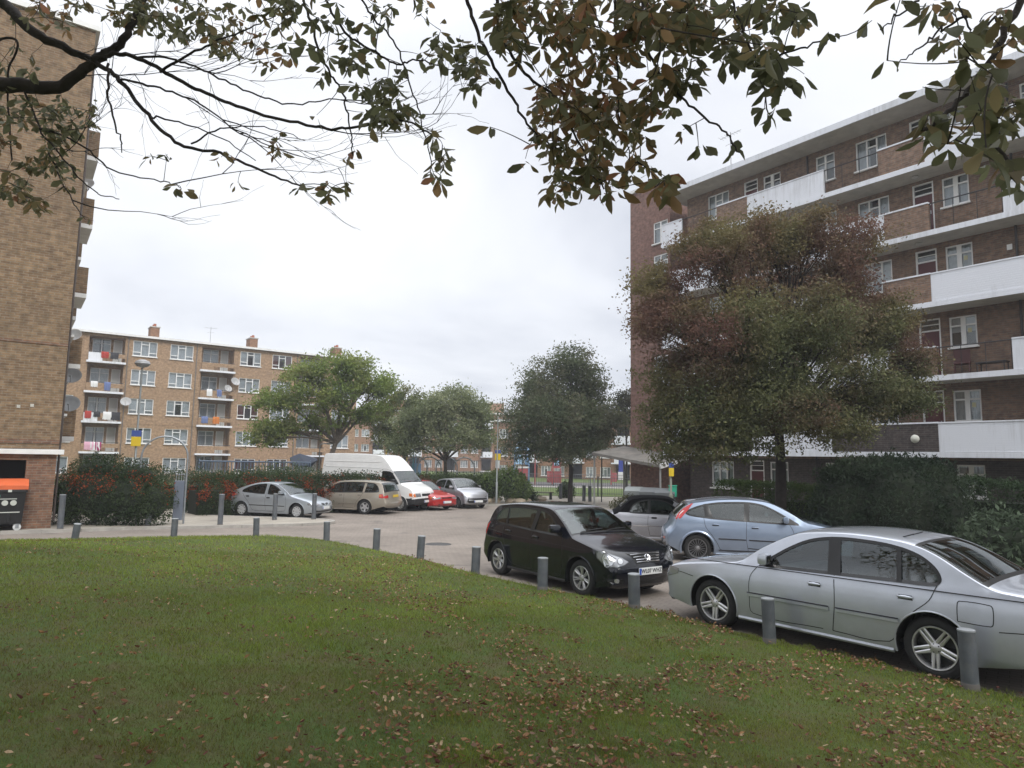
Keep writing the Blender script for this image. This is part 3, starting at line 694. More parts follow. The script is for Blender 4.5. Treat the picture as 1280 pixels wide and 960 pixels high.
# drain pipes down the facade
for x in (6.9, 14.4, 21.9):
    s = MB(); s.tube([(x, WY-.06, Z(0)), (x, WY-.06, Z(15.7))], .04, 8); s.build('drain_pipe', mat('dark_pipe', (.04, .035, .035), .6), BR, smooth=40)
# gable tower at the far end
TW = MB()
th = [(-2.05, -1.05, Z(z-1.2), Z(z)) for z in (14.9+.2, 12.9+.35, 10.4, 7.75, 5.1)]
wall_face(TW, -3.78, -.9, Z(-.3), Z(17.25), WY-.1, th, .1, 0)
TW.poly([(-3.78, WY-.1, Z(-.3)), (-3.78, WY-.1, Z(17.25)), (-3.78, WY+7, Z(17.25)), (-3.78, WY+7, Z(-.3))], 0)
TW.poly([(-.9, WY-.1, Z(-.3)), (-.9, WY+7, Z(-.3)), (-.9, WY+7, Z(17.25)), (-.9, WY-.1, Z(17.25))], 0)
TW.poly([(-3.78, WY+7, Z(-.3)), (-3.78, WY+7, Z(17.25)), (-.9, WY+7, Z(17.25)), (-.9, WY+7, Z(-.3))], 0)
TW.build('stair_tower', M_bRt, BR)
s = MB(); s.box(-3.85, -.82, WY-.2, WY+7.1, Z(17.253), Z(17.42)); s.build('tower_coping', M_white, BR)
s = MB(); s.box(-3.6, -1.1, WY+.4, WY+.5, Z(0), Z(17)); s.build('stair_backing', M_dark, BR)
for h in th: window(BR, h[0], h[2], 1.0, h[3]-h[2], WY-.06, '2s', 'net')
# wall between tower and deck ends (recess)
s = MB(); s.box(-.89, .195, WY+1.6, WY+1.8, Z(-.2), Z(15.77)); s.build('recess_wall', M_bR, BR)
# television aerial
def aerial(parent, x, y, z, h=1.8):
    s = MB(); s.tube([(x, y, z), (x, y, z+h)], .02, 6); s.tube([(x-.6, y, z+h-.15), (x+.6, y, z+h-.1)], .012, 5)
    for i in range(7):
        xx = x-.55+i*.17; s.tube([(xx, y-.22+.015*i, z+h-.14), (xx, y+.22-.015*i, z+h-.14)], .008, 4)
    s.tube([(x-.3, y, z+h-.6), (x+.35, y, z+h-.55)], .01, 5)
    return s.build('aerial', mat('aluminium', (.35, .35, .35), .4, .8), parent)
aerial(BR, 3.2, .8, Z(15.98), 2.2)
# entrance canopy between tower and neighbouring yard
CN = empty('entrance_canopy', (0, 0, 0), 0, 'sloping grey concrete canopy roof on thin posts at the foot of the reddish gable', 'canopy')
CN.parent = None
def brw(x, y, z): return Vector((7.9, 33.7, 0))+(-U)*x+V_*y+Vector((0, 0, z))
s = MB(); a = brw(.15, -.6, 2.05); b = brw(.15, 1.05, 2.3)
p0, p1 = brw(-4.2, -1.4, 2.45), brw(-4.2, 1.0, 2.85); p2, p3 = brw(.6, -1.5, 1.88), brw(.15, 1.0, 2.3)
vs = [p0, p1, p3, p2]; vs2 = [v+Vector((0, 0, .14)) for v in vs]
s.faces(vs+vs2, [(0, 1, 2, 3)[::-1], (4, 5, 6, 7), (0, 3, 7, 4), (1, 0, 4, 5), (2, 1, 5, 6), (3, 2, 6, 7)], 0)
q0, q1 = p2+(-U)*.004, p3+(-U)*.004; q2, q3 = q1+(-U)*.1, q0+(-U)*.1
vs = [q0, q1, q2, q3]; vs = [v+Vector((0, 0, -.04)) for v in vs]; vs2 = [v+Vector((0, 0, .22)) for v in vs]
s.faces(vs+vs2, [(0, 1, 2, 3)[::-1], (4, 5, 6, 7), (0, 3, 7, 4), (1, 0, 4, 5), (2, 1, 5, 6), (3, 2, 6, 7)], 1)
s.build('canopy_roof', [mat('grey_canopy_felt', (.16, .15, .135), .9, var=.2, grime=(.28, .25, .22)), M_white], CN)
for (x, y, h) in ((-4.1, -1.3, 2.45), (-4.1, .9, 2.83), (.5, -1.35, 1.9)):
    q = brw(x, y, 0); s = MB(); s.tube([(q.x, q.y, -.36), (q.x, q.y, h)], .05, 8); s.build('post', mat('post_grey', (.25, .25, .24), .6), CN)

# ================================================================ far block (five storeys, tan brick)
BF = empty('apartment_block', (-37.3, 57.6, -.4), math.atan2(.588, .809), 'five storey tan brick block of flats with white windows and recessed balconies beyond the hedge', 'building', 'brick blocks of flats')
zo2 = .4
Zf = lambda z: z+zo2
XL, XR, RF = -14.0, 25.55, 12.42
holes = []; wl = []
sills = [10.75, 8.15, 5.56, 2.96, .35]
rr = random.Random(11)
curts = {4.22: ['net', 'net', 'net', 'half', 'net'], 7.25: ['net', 'net', 'half', 'net', 'net'], 13.42: ['half', 'net', 'red', 'net', 'red'], 16.5: ['red', 'net', 'net', 'net', 'red'], 22.87: ['net', 'net', 'half', 'net', 'net'], -1.9: ['net']*5, -5.5: ['net']*5, -12.6: ['half']*5}
for x0, cs in curts.items():
    for z, cu in zip(sills, cs):
        holes.append((x0, x0+1.95, z, z+1.36)); wl.append((x0, z, cu))
rec = [(.87, 3.6), (9.95, 12.85), (19.3, 22.05), (-9.3, -6.4)]
decks = [9.83, 7.2, 4.62, 2.0, -.4]
for a, b in rec:
    for i, z in enumerate(decks):
        holes.append((a, b, z+.17, (12.2 if i == 0 else decks[i-1]-.02), 1.25))
mb = MB(); wall_face(mb, XL, XR, Zf(-.4), Zf(RF), 0, [(h[0], h[1], Zf(h[2]), Zf(h[3]), *(h[4:] or (.1,))) for h in holes])
DF = 9
mb.poly([(XR, 0, 0), (XR, DF, 0), (XR, DF, Zf(RF)), (XR, 0, Zf(RF))]); mb.poly([(XL, 0, 0), (XL, 0, Zf(RF)), (XL, DF, Zf(RF)), (XL, DF, 0)]); mb.poly([(XL, DF, 0), (XL, DF, Zf(RF)), (XR, DF, Zf(RF)), (XR, DF, 0)])
for a, b in rec:    # back wall of the recess
    hs = []
    for i, z in enumerate(decks): hs += [(a+.35, a+1.75, Zf(z+.25 if False else z+.9), Zf(z+2.3)), (a+1.95, a+2.65, Zf(z+.2), Zf(z+2.3))]
    wall_face(mb, a, b, Zf(-.38), Zf(12.2), 1.25, hs, .08)
# string course
for z in (4.64,): mb.box(XL, XR, -.03, -.002, Zf(z), Zf(z+.07))
mb.build('wall', M_bF, BF)
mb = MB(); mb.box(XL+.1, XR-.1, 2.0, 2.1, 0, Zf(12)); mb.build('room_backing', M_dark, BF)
for x0, z, cu in wl: window(BF, x0, Zf(z), 1.95, 1.36, .05, '3', cu)
M_doorf = mat('white_door', (.6, .6, .58), .5)
for a, b in rec:
    for i, z in enumerate(decks):
        s = MB(); s.box(a-.12, b+.12, -.35, 1.2, Zf(z), Zf(z+.17)); sl = s.build('balcony_slab', M_whitew, BF)
        s = MB(); s.box(a+.0, a+1.05+.5*(i % 2), -.32, -.24, Zf(z+.173), Zf(z+.86)); s.build('solid_panel', [M_whitew, M_bF][i % 2 or (a > 5)], sl)
        s = MB(); s.box(a+1.06+.5*(i % 2), b+.05, -.31, -.25, Zf(z+.5), Zf(z+.86)); s.build('brick_panel', M_bF, sl)
        s = MB(); s.tube([(a, -.28, Zf(z+.95)), (b+.05, -.28, Zf(z+.95))], .025, 6)
        for j in range(7): x = a+.05+(b-a-.05)*j/6; s.tube([(x, -.28, Zf(z+.17)), (x, -.28, Zf(z+.95))], .012, 4)
        s.build('railing', M_rail, sl)
        window(BF, a+.35, Zf(z+.9), 1.4, 1.4, 1.28, '2s', rr.choice(['net', 'half', 'net']))
        door(BF, a+1.95, Zf(z+.2), .7, 2.1, 1.28, M_doorf, 'w', fan=False)
s = MB(); s.box(XL-.2, XR+.25, -.3, DF+.2, Zf(RF+.003), Zf(RF+.12)); r = s.build('roof', M_roof, BF)
s = MB(); s.box(XL-.25, XR+.3, -.36, -.303, Zf(RF-.03), Zf(RF+.16)); s.box(XR+.253, XR+.3, -.303, DF, Zf(RF-.03), Zf(RF+.16)); s.build('fascia', M_white, r)
for x in (-8, 5.85, 14.9, 23.9):
    s = MB(); s.box(x, x+.75, 2.5, 4.0, Zf(RF+.12), Zf(13.9), 0); s.box(x-.06, x+.81, 2.44, 4.06, Zf(13.903), Zf(14.0), 1)
    for yy in (2.9, 3.5): s.lathe([(.14, 0), (.12, .3), (.09, .3)], 10, T=Matrix.Translation((x+.37, yy, Zf(14.0))), k=2)
    s.build('chimney', [M_bF2, M_slab, mat('terracotta', (.32, .11, .06), .8)], r)
for x in (9.5, 19.0, 3.85):
    s = MB(); s.tube([(x, -.06, 0), (x, -.06, Zf(RF))], .045, 6); s.build('drain_pipe', mat('grey_pipe', (.18, .16, .14), .6), BF)
def dish(parent, name, x, y, z, r=.32, az=0, m=None):
    """satellite dish on a wall bracket, facing az (local degrees)"""
    T = Matrix.Translation((x, y, z)) @ Matrix.Rotation(math.radians(az), 4, 'Z') @ Matrix.Rotation(math.radians(62), 4, 'X')
    s = MB(); s.lathe([(0, .0), (r*.4, .02*r/.3), (r*.75, .075*r/.3), (r, .13*r/.3), (r*1.02, .13*r/.3), (r*.75, .06*r/.3), (r*.4, .005), (0, -.015)], 22, T=T)
    s.tube([T @ Vector((0, -r*.9, .1)), T @ Vector((0, -r*.55, r*1.1))], .012, 5); s.tube([T @ Vector((0, -r*.6, r*1.05)), T @ Vector((0, -r*.45, r*1.2))], .035, 8)
    s.tube([T @ Vector((0, 0, -.01)), T @ Vector((0, 0, -.12)), (x, y+.25, z-.1)], .02, 6)
    return s.build(name, m or mat('dish_grey', (.42, .42, .42), .5, grime=(.2, .2, .2), gscale=3), parent, smooth=40)
dish(BF, 'satellite_dish', 12.95, -.35, Zf(9.0), .42, 15); dish(BF, 'satellite_dish', 12.3, -.5, Zf(8.3), .36, 15); dish(BF, 'satellite_dish', 3.95, -.35, Zf(6.5), .42, -10)
aerial(BF, 11.0, 2, Zf(12.5), 2.0); aerial(BF, -2.0, 2, Zf(12.5), 1.5)
# washing and boxes on the far balconies
cl = [mat('cloth_magenta', (.30, .02, .12), .9), mat('cloth_pink', (.62, .35, .45), .9), mat('cloth_white', (.68, .68, .68), .9), mat('cloth_blue', (.12, .16, .32), .9), mat('cloth_red', (.35, .04, .03), .9), mat('cloth_dark', (.03, .03, .035), .9), mat('cloth_orange', (.5, .16, .03), .9), mat('plastic_green', (.04, .12, .05), .7)]
cn = ['magenta', 'pink', 'white', 'blue', 'red', 'black', 'orange', 'green']
def BFw(x, y, z): return Vector((-37.3, 57.6, -.4))+V_*x+U*y+Vector((0, 0, z))
washing = [(1.1, 2.0, 0, 'pink towel', 1), (1.9, 2.0, 0, 'magenta blanket', 0), (1.55, 2.0, 0, 'white sheet', 2), (.95, 4.62, 1, 'red shirt', 4), (1.6, 4.62, 1, 'dark coat', 5), (2.3, 4.62, 1, 'white shirt', 2), (2.9, 4.62, 1, 'black trousers', 5), (1.2, 7.2, 2, 'white cloth', 2), (2.2, 7.2, 2, 'dark blue towel', 3), (1.8, 9.83, 3, 'red and dark jumper', 4), (2.5, 9.83, 3, 'dark jacket', 5), (10.2, 4.62, 1, 'blue towel', 3), (11.2, 4.62, 1, 'orange cloth', 6), (10.5, 7.2, 2, 'white shirt', 2), (11.4, 7.2, 2, 'dark blue jumper', 3), (20.2, 9.83, 3, 'white shirt', 2), (21.0, 9.83, 3, 'dark coat', 5)]
fl_n = {0: 'second storey', 1: 'third storey', 2: 'fourth storey', 3: 'top storey'}
for i, (x, z, f, nm, c) in enumerate(washing):
    rr_ = random.Random(i); wd = rr_.uniform(.4, .75); hh = rr_.uniform(.45, .75); s = MB(); n = 8
    top = Zf(z+.98); G = []
    for side in (0, 1):
        for j in range(n+1):
            xx = x+wd*j/n; yy = -.37-.02*math.sin(j*1.7+i) if side == 0 else -.33
            G.append((xx, yy, top))
    a_ = []
    for j in range(n+1):
        xx = x+wd*j/n; a_.append([(xx, -.22, top-.3), (xx, -.25, top+.005), (xx, -.30, top+.012), (xx, -.345-.015*math.sin(j*1.9+i), top-.03), (xx+.02*math.sin(j), -.36-.02*math.sin(j*1.9+i), top-hh*.5), (xx+.03*math.sin(j+i), -.36-.03*math.sin(j*1.4+i), top-hh+.03*math.sin(j*2.2))])
    vs = [p for r_ in a_ for p in r_]; m_ = 6
    s.faces(vs, [(j*m_+k_, (j+1)*m_+k_, (j+1)*m_+k_+1, j*m_+k_+1) for j in range(n) for k_ in range(m_-1)])
    o = s.build(nm.replace(' ', '_').replace('and_', ''), cl[c], None, smooth=60)
    o.matrix_world = Matrix.Translation((-37.3, 57.6, -.4)) @ Matrix.Rotation(math.atan2(.588, .809), 4, 'Z')
    colm = 'left' if x < 5 else ('middle' if x < 15 else 'right')
    tag(o, '%s on the %s balcony rail, %s column of the tan block' % (nm, fl_n[f], colm), 'washing', 'washing hung on the far balconies')

# ================================================================ low blocks beyond the playground
def low_block(P0, P1, storeys, sh, base, label, seed, tanks, bpitch=6.6):
    P0 = Vector(P0); P1 = Vector(P1); d = (P1-P0).to_2d(); TL = d.length
    BT = empty('apartment_block', P0, math.atan2(d.y, d.x), label, 'building', 'brick blocks of flats')
    holes = []; wl = []; bal = []; rr = random.Random(seed)
    RZ = storeys*sh+.2
    for i in range(int(TL/bpitch)+1):
        x0 = 1.0+i*bpitch
        for f in range(storeys):
            z = base+.75+f*sh
            for dx, w_ in ((0, 1.35), (1.9, 1.35)):
                if x0+dx+w_ < TL-.3: holes.append((x0+dx, x0+dx+w_, z, z+1.25)); wl.append((x0+dx, z, w_, 1.25))
            if x0+5.8 < TL: holes.append((x0+3.9, x0+5.7, f*sh+.2+base, f*sh+2.3+base, .9)); bal.append((x0+3.9, f*sh+base, f))
    mb = MB(); wall_face(mb, 0, TL, -.3, RZ, 0, holes); mb.poly([(TL, 0, -.3), (TL, 8, -.3), (TL, 8, RZ), (TL, 0, RZ)]); mb.poly([(0, 0, -.3), (0, 0, RZ), (0, 8, RZ), (0, 8, -.3)]); mb.poly([(0, 8, -.3), (0, 8, RZ), (TL, 8, RZ), (TL, 8, -.3)])
    mb.build('wall', M_bF2, BT)
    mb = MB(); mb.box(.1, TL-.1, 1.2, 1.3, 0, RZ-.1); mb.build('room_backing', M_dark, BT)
    for (x, z, w_, h_) in wl: window(BT, x, z, w_, h_, .05, '3', rr.choice(['net', 'net', 'half', 'green']))
    for (x, z, f) in bal:
        s = MB(); s.box(x-.3, x+2.1, -1.0, .85, z+.0, z+.16); sl = s.build('balcony_slab', M_whitew, BT)
        if f:
            s = MB(); s.box(x+.1, x+2.1, -1.0, -.92, z+.163, z+1.05); s.box(x+.1, x+.18, -.917, -.003, z+.163, z+1.05); s.build('white_panel', M_whitew, sl)
            s = MB(); s.tube([(x-.3, -.95, z+.95), (x+.1, -.95, z+.95)], .03, 5); s.tube([(x-.3, -.95, z+.16), (x-.3, -.95, z+.95)], .03, 5); s.build('railing', M_rail, sl)
    s = MB(); s.box(-.3, TL+.3, -.4, 8.3, RZ+.003, RZ+.22); r = s.build('roof', M_white, BT)
    for x in tanks:
        s = MB(); s.box(x, x+2.8, 1.0, 3.2, RZ+.223, RZ+2.1, 0); s.box(x-.12, x+2.92, .9, 3.3, RZ+2.103, RZ+2.25, 1); s.build('roof_tank_house', [M_bF2, M_slab], r)
    return BT
low_block((-29.5, 121, -.35), (1.5, 128, -.35), 4, 2.62, 0, 'four storey orange brick block with white balcony panels, far behind the two green trees', 21, (8, 26.2))
low_block((-2.5, 93, -.35), (27, 79, -.35), 3, 2.42, -.35, 'low three storey orange brick block with small white balconies, behind the playground', 22, (), 6.2)

# ================================================================ left gable wall block
BL = empty('apartment_block', (-13.92, 21.06, -.3), math.atan2(.588, .809), 'tall yellow brown brick block cut by the left edge, blank gable with a white ledge', 'building', 'brick blocks of flats')
Zl = lambda z: z+.3
mb = MB(); XL2 = -16; D2 = 22
wall_face(mb, XL2, 0, Zl(2.24), Zl(15.95), 0, [])
sh = [(3.0, z+.4, z+1.7) for z in (2.5, 5.1, 7.8, 10.5, 13.1)]
mb.poly([(0, 0, Zl(2.24)), (0, D2, Zl(2.24)), (0, D2, Zl(15.95)), (0, 0, Zl(15.95))]); mb.poly([(XL2, 0, 0), (XL2, 0, Zl(15.95)), (XL2, D2, Zl(15.95)), (XL2, D2, 0)]); mb.poly([(XL2, D2, 0), (XL2, D2, Zl(15.95)), (0, D2, Zl(15.95)), (0, D2, 0)])
mb.build('wall', M_bL, BL)
mb = MB(); wall_face(mb, XL2, -.03, Zl(-.4), Zl(2.06), .03, [(-3.4, -.78, Zl(-.35), Zl(1.9), 1.2)], k=0); mb.poly([(-.03, .03, Zl(-.4)), (-.03, D2, Zl(-.4)), (-.03, D2, Zl(2.06)), (-.03, .03, Zl(2.06))]); mb.build('base_wall', M_bLr, BL)
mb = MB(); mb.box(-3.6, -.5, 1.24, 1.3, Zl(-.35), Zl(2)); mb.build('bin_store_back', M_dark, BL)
mb = MB(); mb.bbox(XL2, .14, -.14, .5, Zl(2.075), Zl(2.225), .012); mb.bbox(.02, .14, .502, 14, Zl(2.075), Zl(2.225), .012); mb.build('ledge', M_white, BL)
mb = MB(); mb.box(XL2, .0, -.025, -.002, Zl(2.40), Zl(2.52)); mb.box(XL2, .0, -.02, -.002, Zl(5.44), Zl(5.52)); mb.build('brick_course', M_bLr, BL)
mb = MB(); mb.box(XL2-.1, .12, -.1, D2, Zl(15.953), Zl(16.12)); mb.build('parapet', M_white, BL)
for z in (13.15, 10.5, 7.85, 5.2, 2.55):
    for (y0, y1, p) in ((4.2, 6.6, .62), (9.5, 12.0, .62)):
        s = MB(); s.box(.003, p, y0, y1, Zl(z), Zl(z+.16), 1); s.box(p-.09, p, y0, y1, Zl(z+.163), Zl(z+1.15), 0); s.box(.003, p-.093, y0, y0+.09, Zl(z+.163), Zl(z+1.15), 0); s.box(.003, p-.093, y1-.09, y1, Zl(z+.163), Zl(z+1.15), 0)
        s.build('balcony', [M_bL, M_white], BL)
    s = MB(); s.box(.002, .06, 7.3, 8.9, Zl(z+.9), Zl(z+2.2)); s.build('window_frame', M_upvc, BL)
    s = MB(); s.box(.002, .22, 1.6, 3.1, Zl(z+.78), Zl(z+.86)); s.box(.002, .07, 1.65, 3.05, Zl(z+.863), Zl(z+2.1)); s.build('window_frame', M_upvc, BL)
s = MB(); s.tube([(.07, 1.0, Zl(0)), (.07, 1.0, Zl(15.9))], .035, 8); s.build('drain_pipe', mat('brown_pipe', (.10, .08, .07), .6), BL)
Mdk = mat('dish_dark_grey', (.16, .165, .17), .5, grime=(.08, .08, .08), gscale=3)
for (y, z, r, az, mm) in ((3.9, 12.0, .27, -30, None), (3.6, 6.3, .24, -20, None), (3.0, 4.75, .30, -12, Mdk), (2.7, 3.75, .31, -12, Mdk)):
    dish(BL, 'satellite_dish', .34, y, Zl(z), r, az, mm)
# neighbour's wall fittings: two small pale vents on the gable
for (x, z) in ((-1.15, 3.45), (-.82, 3.5)):
    s = MB(); s.bbox(x, x+.09, -.02, -.002, Zl(z), Zl(z+.09), .005); s.build('vent', M_slab, BL)
# ================================================================ cars
M_tyre = mat('tyre_rubber', (.018, .018, .018), .85, var=.2, vscale=8)
M_trim = mat('black_trim', (.014, .014, .015), .5)
M_rubber = mat('window_rubber', (.01, .01, .01), .35)
M_alloy = mat('alloy_wheel', (.66, .66, .67), .3, .7, grime=(.16, .15, .14), gscale=9, gamt=.35)
M_alloyd = mat('dark_alloy_wheel', (.30, .30, .31), .35, .8, grime=(.1, .09, .09), gscale=9)
M_disc = mat('brake_disc', (.05, .05, .05), .6, .5)
M_under = mat('underbody', (.012, .012, .012), .95)
M_cglass = glass('car_glass', (.62, .78, .76), .52, refl=.105)
M_chrome = mat('chrome', (.75, .75, .76), .12, 1)
M_lamp = mat('headlamp', (.34, .35, .37), .16, .5, coat=1)
M_lampin = mat('headlamp_reflector', (.62, .64, .66), .2, .8, coat=1)
M_lampdk = mat('headlamp_bezel', (.16, .17, .18), .2, .6, coat=1)
M_redl = mat('red_lamp', (.42, .012, .012), .15, coat=1)
M_orl = mat('orange_lamp', (.62, .16, .02), .15, coat=1)
M_whl = mat('white_lamp', (.7, .7, .68), .15, coat=1)
M_platew = mat('plate_white', (.72, .73, .72), .4); M_platey = mat('plate_yellow', (.72, .50, .04), .4); M_ink = mat('plate_ink', (.012, .012, .015), .5); M_eub = mat('plate_blue', (.02, .08, .42), .4)
M_seat = mat('seat_fabric', (.045, .045, .048), .95, var=.15); M_dash = mat('dashboard', (.03, .03, .032), .7); M_lining = mat('headlining', (.3, .3, .29), .9)
def paint(name, col, metal=.55, rough=.32):
    if name in _m: return _m[name]
    m, nt, b = newmat(name); L = nt.links.new
    b.inputs['Metallic'].default_value = metal; b.inputs['Roughness'].default_value = rough; b.inputs['Coat Weight'].default_value = 1; b.inputs['Coat Roughness'].default_value = .05; b.inputs['Specular IOR Level'].default_value = .5 if metal else .15
    tc = N(nt, 'ShaderNodeTexCoord'); no = N(nt, 'ShaderNodeTexNoise'); no.inputs['Scale'].default_value = 2.2; no.inputs['Detail'].default_value = 6; no.inputs['Roughness'].default_value = .7; L(tc.outputs['Object'], no.inputs[0])
    mr = N(nt, 'ShaderNodeMapRange'); mr.inputs[1].default_value = .35; mr.inputs[2].default_value = .7; mr.inputs[3].default_value = 1.04; mr.inputs[4].default_value = .93; L(no.outputs[0], mr.inputs[0])
    # road dirt rises from the sills
    sp = N(nt, 'ShaderNodeSeparateXYZ'); L(tc.outputs['Object'], sp.inputs[0])
    dm = N(nt, 'ShaderNodeMapRange'); dm.inputs[1].default_value = .52; dm.inputs[2].default_value = .2; dm.inputs[3].default_value = 0; dm.inputs[4].default_value = .38 if metal else (.0 if max(col) < .05 else .15); L(sp.outputs[2], dm.inputs[0])
    dn = N(nt, 'ShaderNodeMath', operation='MULTIPLY'); L(dm.outputs[0], dn.inputs[0]); L(no.outputs[0], dn.inputs[1])
    s = N(nt, 'ShaderNodeVectorMath', operation='SCALE'); s.inputs[0].default_value = col; L(mr.outputs[0], s.inputs['Scale'])
    mg = N(nt, 'ShaderNodeMix', data_type='RGBA'); L(dn.outputs[0], mg.inputs[0]); L(s.outputs[0], mg.inputs[6]); mg.inputs[7].default_value = (.10, .085, .07, 1)
    ge = N(nt, 'ShaderNodeNewGeometry'); mi = N(nt, 'ShaderNodeMix', data_type='RGBA'); L(ge.outputs['Backfacing'], mi.inputs[0]); L(mg.outputs[2], mi.inputs[6]); mi.inputs[7].default_value = (.03, .03, .03, 1)
    L(mi.outputs[2], b.inputs['Base Color']); L(no.outputs[0], mr.inputs[0])
    rr_ = N(nt, 'ShaderNodeMapRange'); rr_.inputs[3].default_value = rough; rr_.inputs[4].default_value = rough+.12; L(dn.outputs[0], rr_.inputs[0]); L(rr_.outputs[0], b.inputs['Roughness'])
    _m[name] = m; return m

def sstep(t): t = min(1, max(0, t)); return t*t*(3-2*t)
class Car:
    """side drawing: x from the nose (0) to the tail (L), z up. Local frame: +X is forward, origin on the ground midway between the axles."""
    def __init__(s, sp, name, label, cat, group=None):
        s.sp = sp; s.W = sp['W']/2; s.L = sp['L']; s.xc = (sp['xf']+sp['xr'])/2
        s.root = empty(name, (0, 0, 0), 0, label, cat, group)
        s.zb0, s.zb1 = sp['belt']
        P = [p for p in sp['prof']]; D = crom([(p[0], p[1]) for p in P], 7)
        # resample by arc length
        cum = [0]
        for a, b in zip(D, D[1:]): cum.append(cum[-1]+(b-a).length)
        s.len = cum[-1]; n = int(s.len/.045); s.u = []; Q = []; j = 0
        for i in range(n+1):
            t = s.len*i/n
            while j < len(cum)-2 and cum[j+1] < t: j += 1
            f = (t-cum[j])/max(1e-9, cum[j+1]-cum[j]); Q.append(D[j].lerp(D[j+1], f)); s.u.append(t)
        s.Q = Q; s.n = n
        s.N = []
        for i in range(n+1):
            d = Q[min(i+1, n)]-Q[max(i-1, 0)]; d.normalize(); s.N.append(Vector((-d.y, d.x)))  # outward: nose at left going up
        # smoothed normals & insets
        s.I = []
        for i in range(n+1):
            nx = abs(s.N[i].x); z = Q[i].y; x = Q[i].x
            low = 1-sstep((z-s.belt(x)+.02)/.22)
            endi = sp.get('nose_in', .24) if x < s.L/2 else sp.get('tail_in', .17)
            top = .055+.02*low
            s.I.append(top+(endi-top)*sstep((nx-.35)/.6)*(low*.85+.15 if x > s.L/2 else low))
        for _ in range(6): s.I = [s.I[0]]+[(s.I[i-1]+2*s.I[i]+s.I[i+1])/4 for i in range(1, n)]+[s.I[-1]]
        s.E = [Q[i]-s.N[i]*s.I[i] for i in range(n+1)]
        s.E = [Vector((min(max(e.x, .03), s.L-.03), max(e.y, sp['sill']))) for e in s.E]
        s.build()
    def belt(s, x): t = x/s.L; return s.zb0+(s.zb1-s.zb0)*t
    def Y(s, x, z):
        sp = s.sp; W = s.W
        d = min(1, x/1.1); y = W*(1-sp.get('noset', .13)*(1-d)**2.2)
        d = min(1, (s.L-x)/.9); y *= (1-sp.get('tailt', .09)*(1-d)**2.2)
        zm = .58; b = s.belt(x)
        if z < zm: y -= .055*((zm-z)/zm)**1.8
        elif z < b: y -= .045*((z-zm)/max(.1, b-zm))**2.2
        else:
            y -= .045; h = z-b; k = sp.get('tumble', .40)
            y -= k*h*(.78+.35*h)+.012*sstep(h/.03)
        # crease line along the flank
        cz = sp.get('crease'); 
        if cz: y += .008*math.exp(-((z-cz)/.05)**2)
        return y
    def P3(s, x, y, z): return Vector((s.xc-x, y, z))
    def S(s, i, t):
        """shell point for profile index i (float), t 0..1 centre to edge"""
        i0 = int(min(max(i, 0), s.n-1)); f = i-i0
        Q = s.Q[i0].lerp(s.Q[i0+1], f); E = s.E[i0].lerp(s.E[i0+1], f)
        Ye = s.Y(E.x, E.y); p = s.sp.get('sq', 2.7)
        ph = t*PI/2; yy = math.sin(ph)**(2/p) if t > 0 else 0; c = max(0, math.cos(ph)); k = 1-(c**(2/p))
        k = .82*k+.18*yy*yy
        q = Q.lerp(E, k); return s.P3(q.x, Ye*yy, q.y)
    def t_of(s, yfrac): 
        p = s.sp.get('sq', 2.7); return math.asin(min(1, max(0, yfrac))**(p/2))/(PI/2)
    def idx_z(s, z, front=True):
        rng_ = range(0, s.n+1) if front else range(s.n, -1, -1); pr = None
        for i in rng_:
            if s.Q[i].y >= z:
                if pr is None: return i
                a = s.Q[pr].y; b = s.Q[i].y; f = (z-a)/(b-a) if b != a else 0
                return pr+(i-pr)*f
            pr = i
        return s.n/2
    def idx_x(s, x):
        """index on the upper part of the profile"""
        best = None; zmin = .55
        for i in range(s.n):
            a, b = s.Q[i], s.Q[i+1]
            if a.y > zmin and b.x > a.x and a.x <= x <= b.x: best = i+(x-a.x)/(b.x-a.x)
        return best if best is not None else s.n/2
    def side(s, x, z, off=0, sg=1):
        e = .01; y = s.Y(x, z); nx = -(s.Y(x+e, z)-s.Y(x-e, z))/(2*e); nz = -(s.Y(x, z+e)-s.Y(x, z-e))/(2*e)
        n = Vector((-nx, 1, nz)).normalized(); p = s.P3(x, y, z)+n*off
        return Vector((p.x, p.y*sg, p.z))
    def patch_side(s, mb, poly, off, k, sg=1, step=.12):
        V, T = cdt(poly, (), step); vs = [s.side(v.x, v.y, off, sg) for v in V]
        mb.faces(vs, T if sg > 0 else [t[::-1] for t in T], k)
    def ribbon(s, mb, path, w_, off, k, sg=1):
        P = [Vector(p) for p in path]; vs = []
        for i, p in enumerate(P):
            d = P[min(i+1, len(P)-1)]-P[max(i-1, 0)]
            if d.length < 1e-9: d = Vector((1, 0))
            d.normalize(); nn = Vector((-d.y, d.x))*w_/2; vs += [s.side(*(p+nn), off, sg), s.side(*(p-nn), off, sg)]
        mb.faces(vs, [(2*i, 2*i+2, 2*i+3, 2*i+1) for i in range(len(P)-1)], k)
    def face(s, w_, z, front=True, off=0, sg=1):
        """unwrapped front/rear surface: w_ lateral distance (continues down the side past the edge)"""
        i = s.idx_z(z, front); i0 = int(min(max(i, 0), s.n-1)); E = s.E[i0].lerp(s.E[i0+1], i-i0); Ye = s.Y(E.x, E.y)
        def raw(ww, zz):
            ii = s.idx_z(zz, front); a0 = int(min(max(ii, 0), s.n-1)); EE = s.E[a0].lerp(s.E[a0+1], ii-a0); ye = s.Y(EE.x, EE.y)
            if ww <= ye: return s.S(ii, s.t_of(ww/ye))
            dd = ww-ye; x = EE.x+(dd if front else -dd); return s.side(x, zz, 0, 1)
        e = .012; p = raw(w_, z); a = raw(w_+e, z)-raw(max(0, w_-e), z); b = raw(w_, z+e)-raw(w_, z-e)
        n = a.cross(b); 
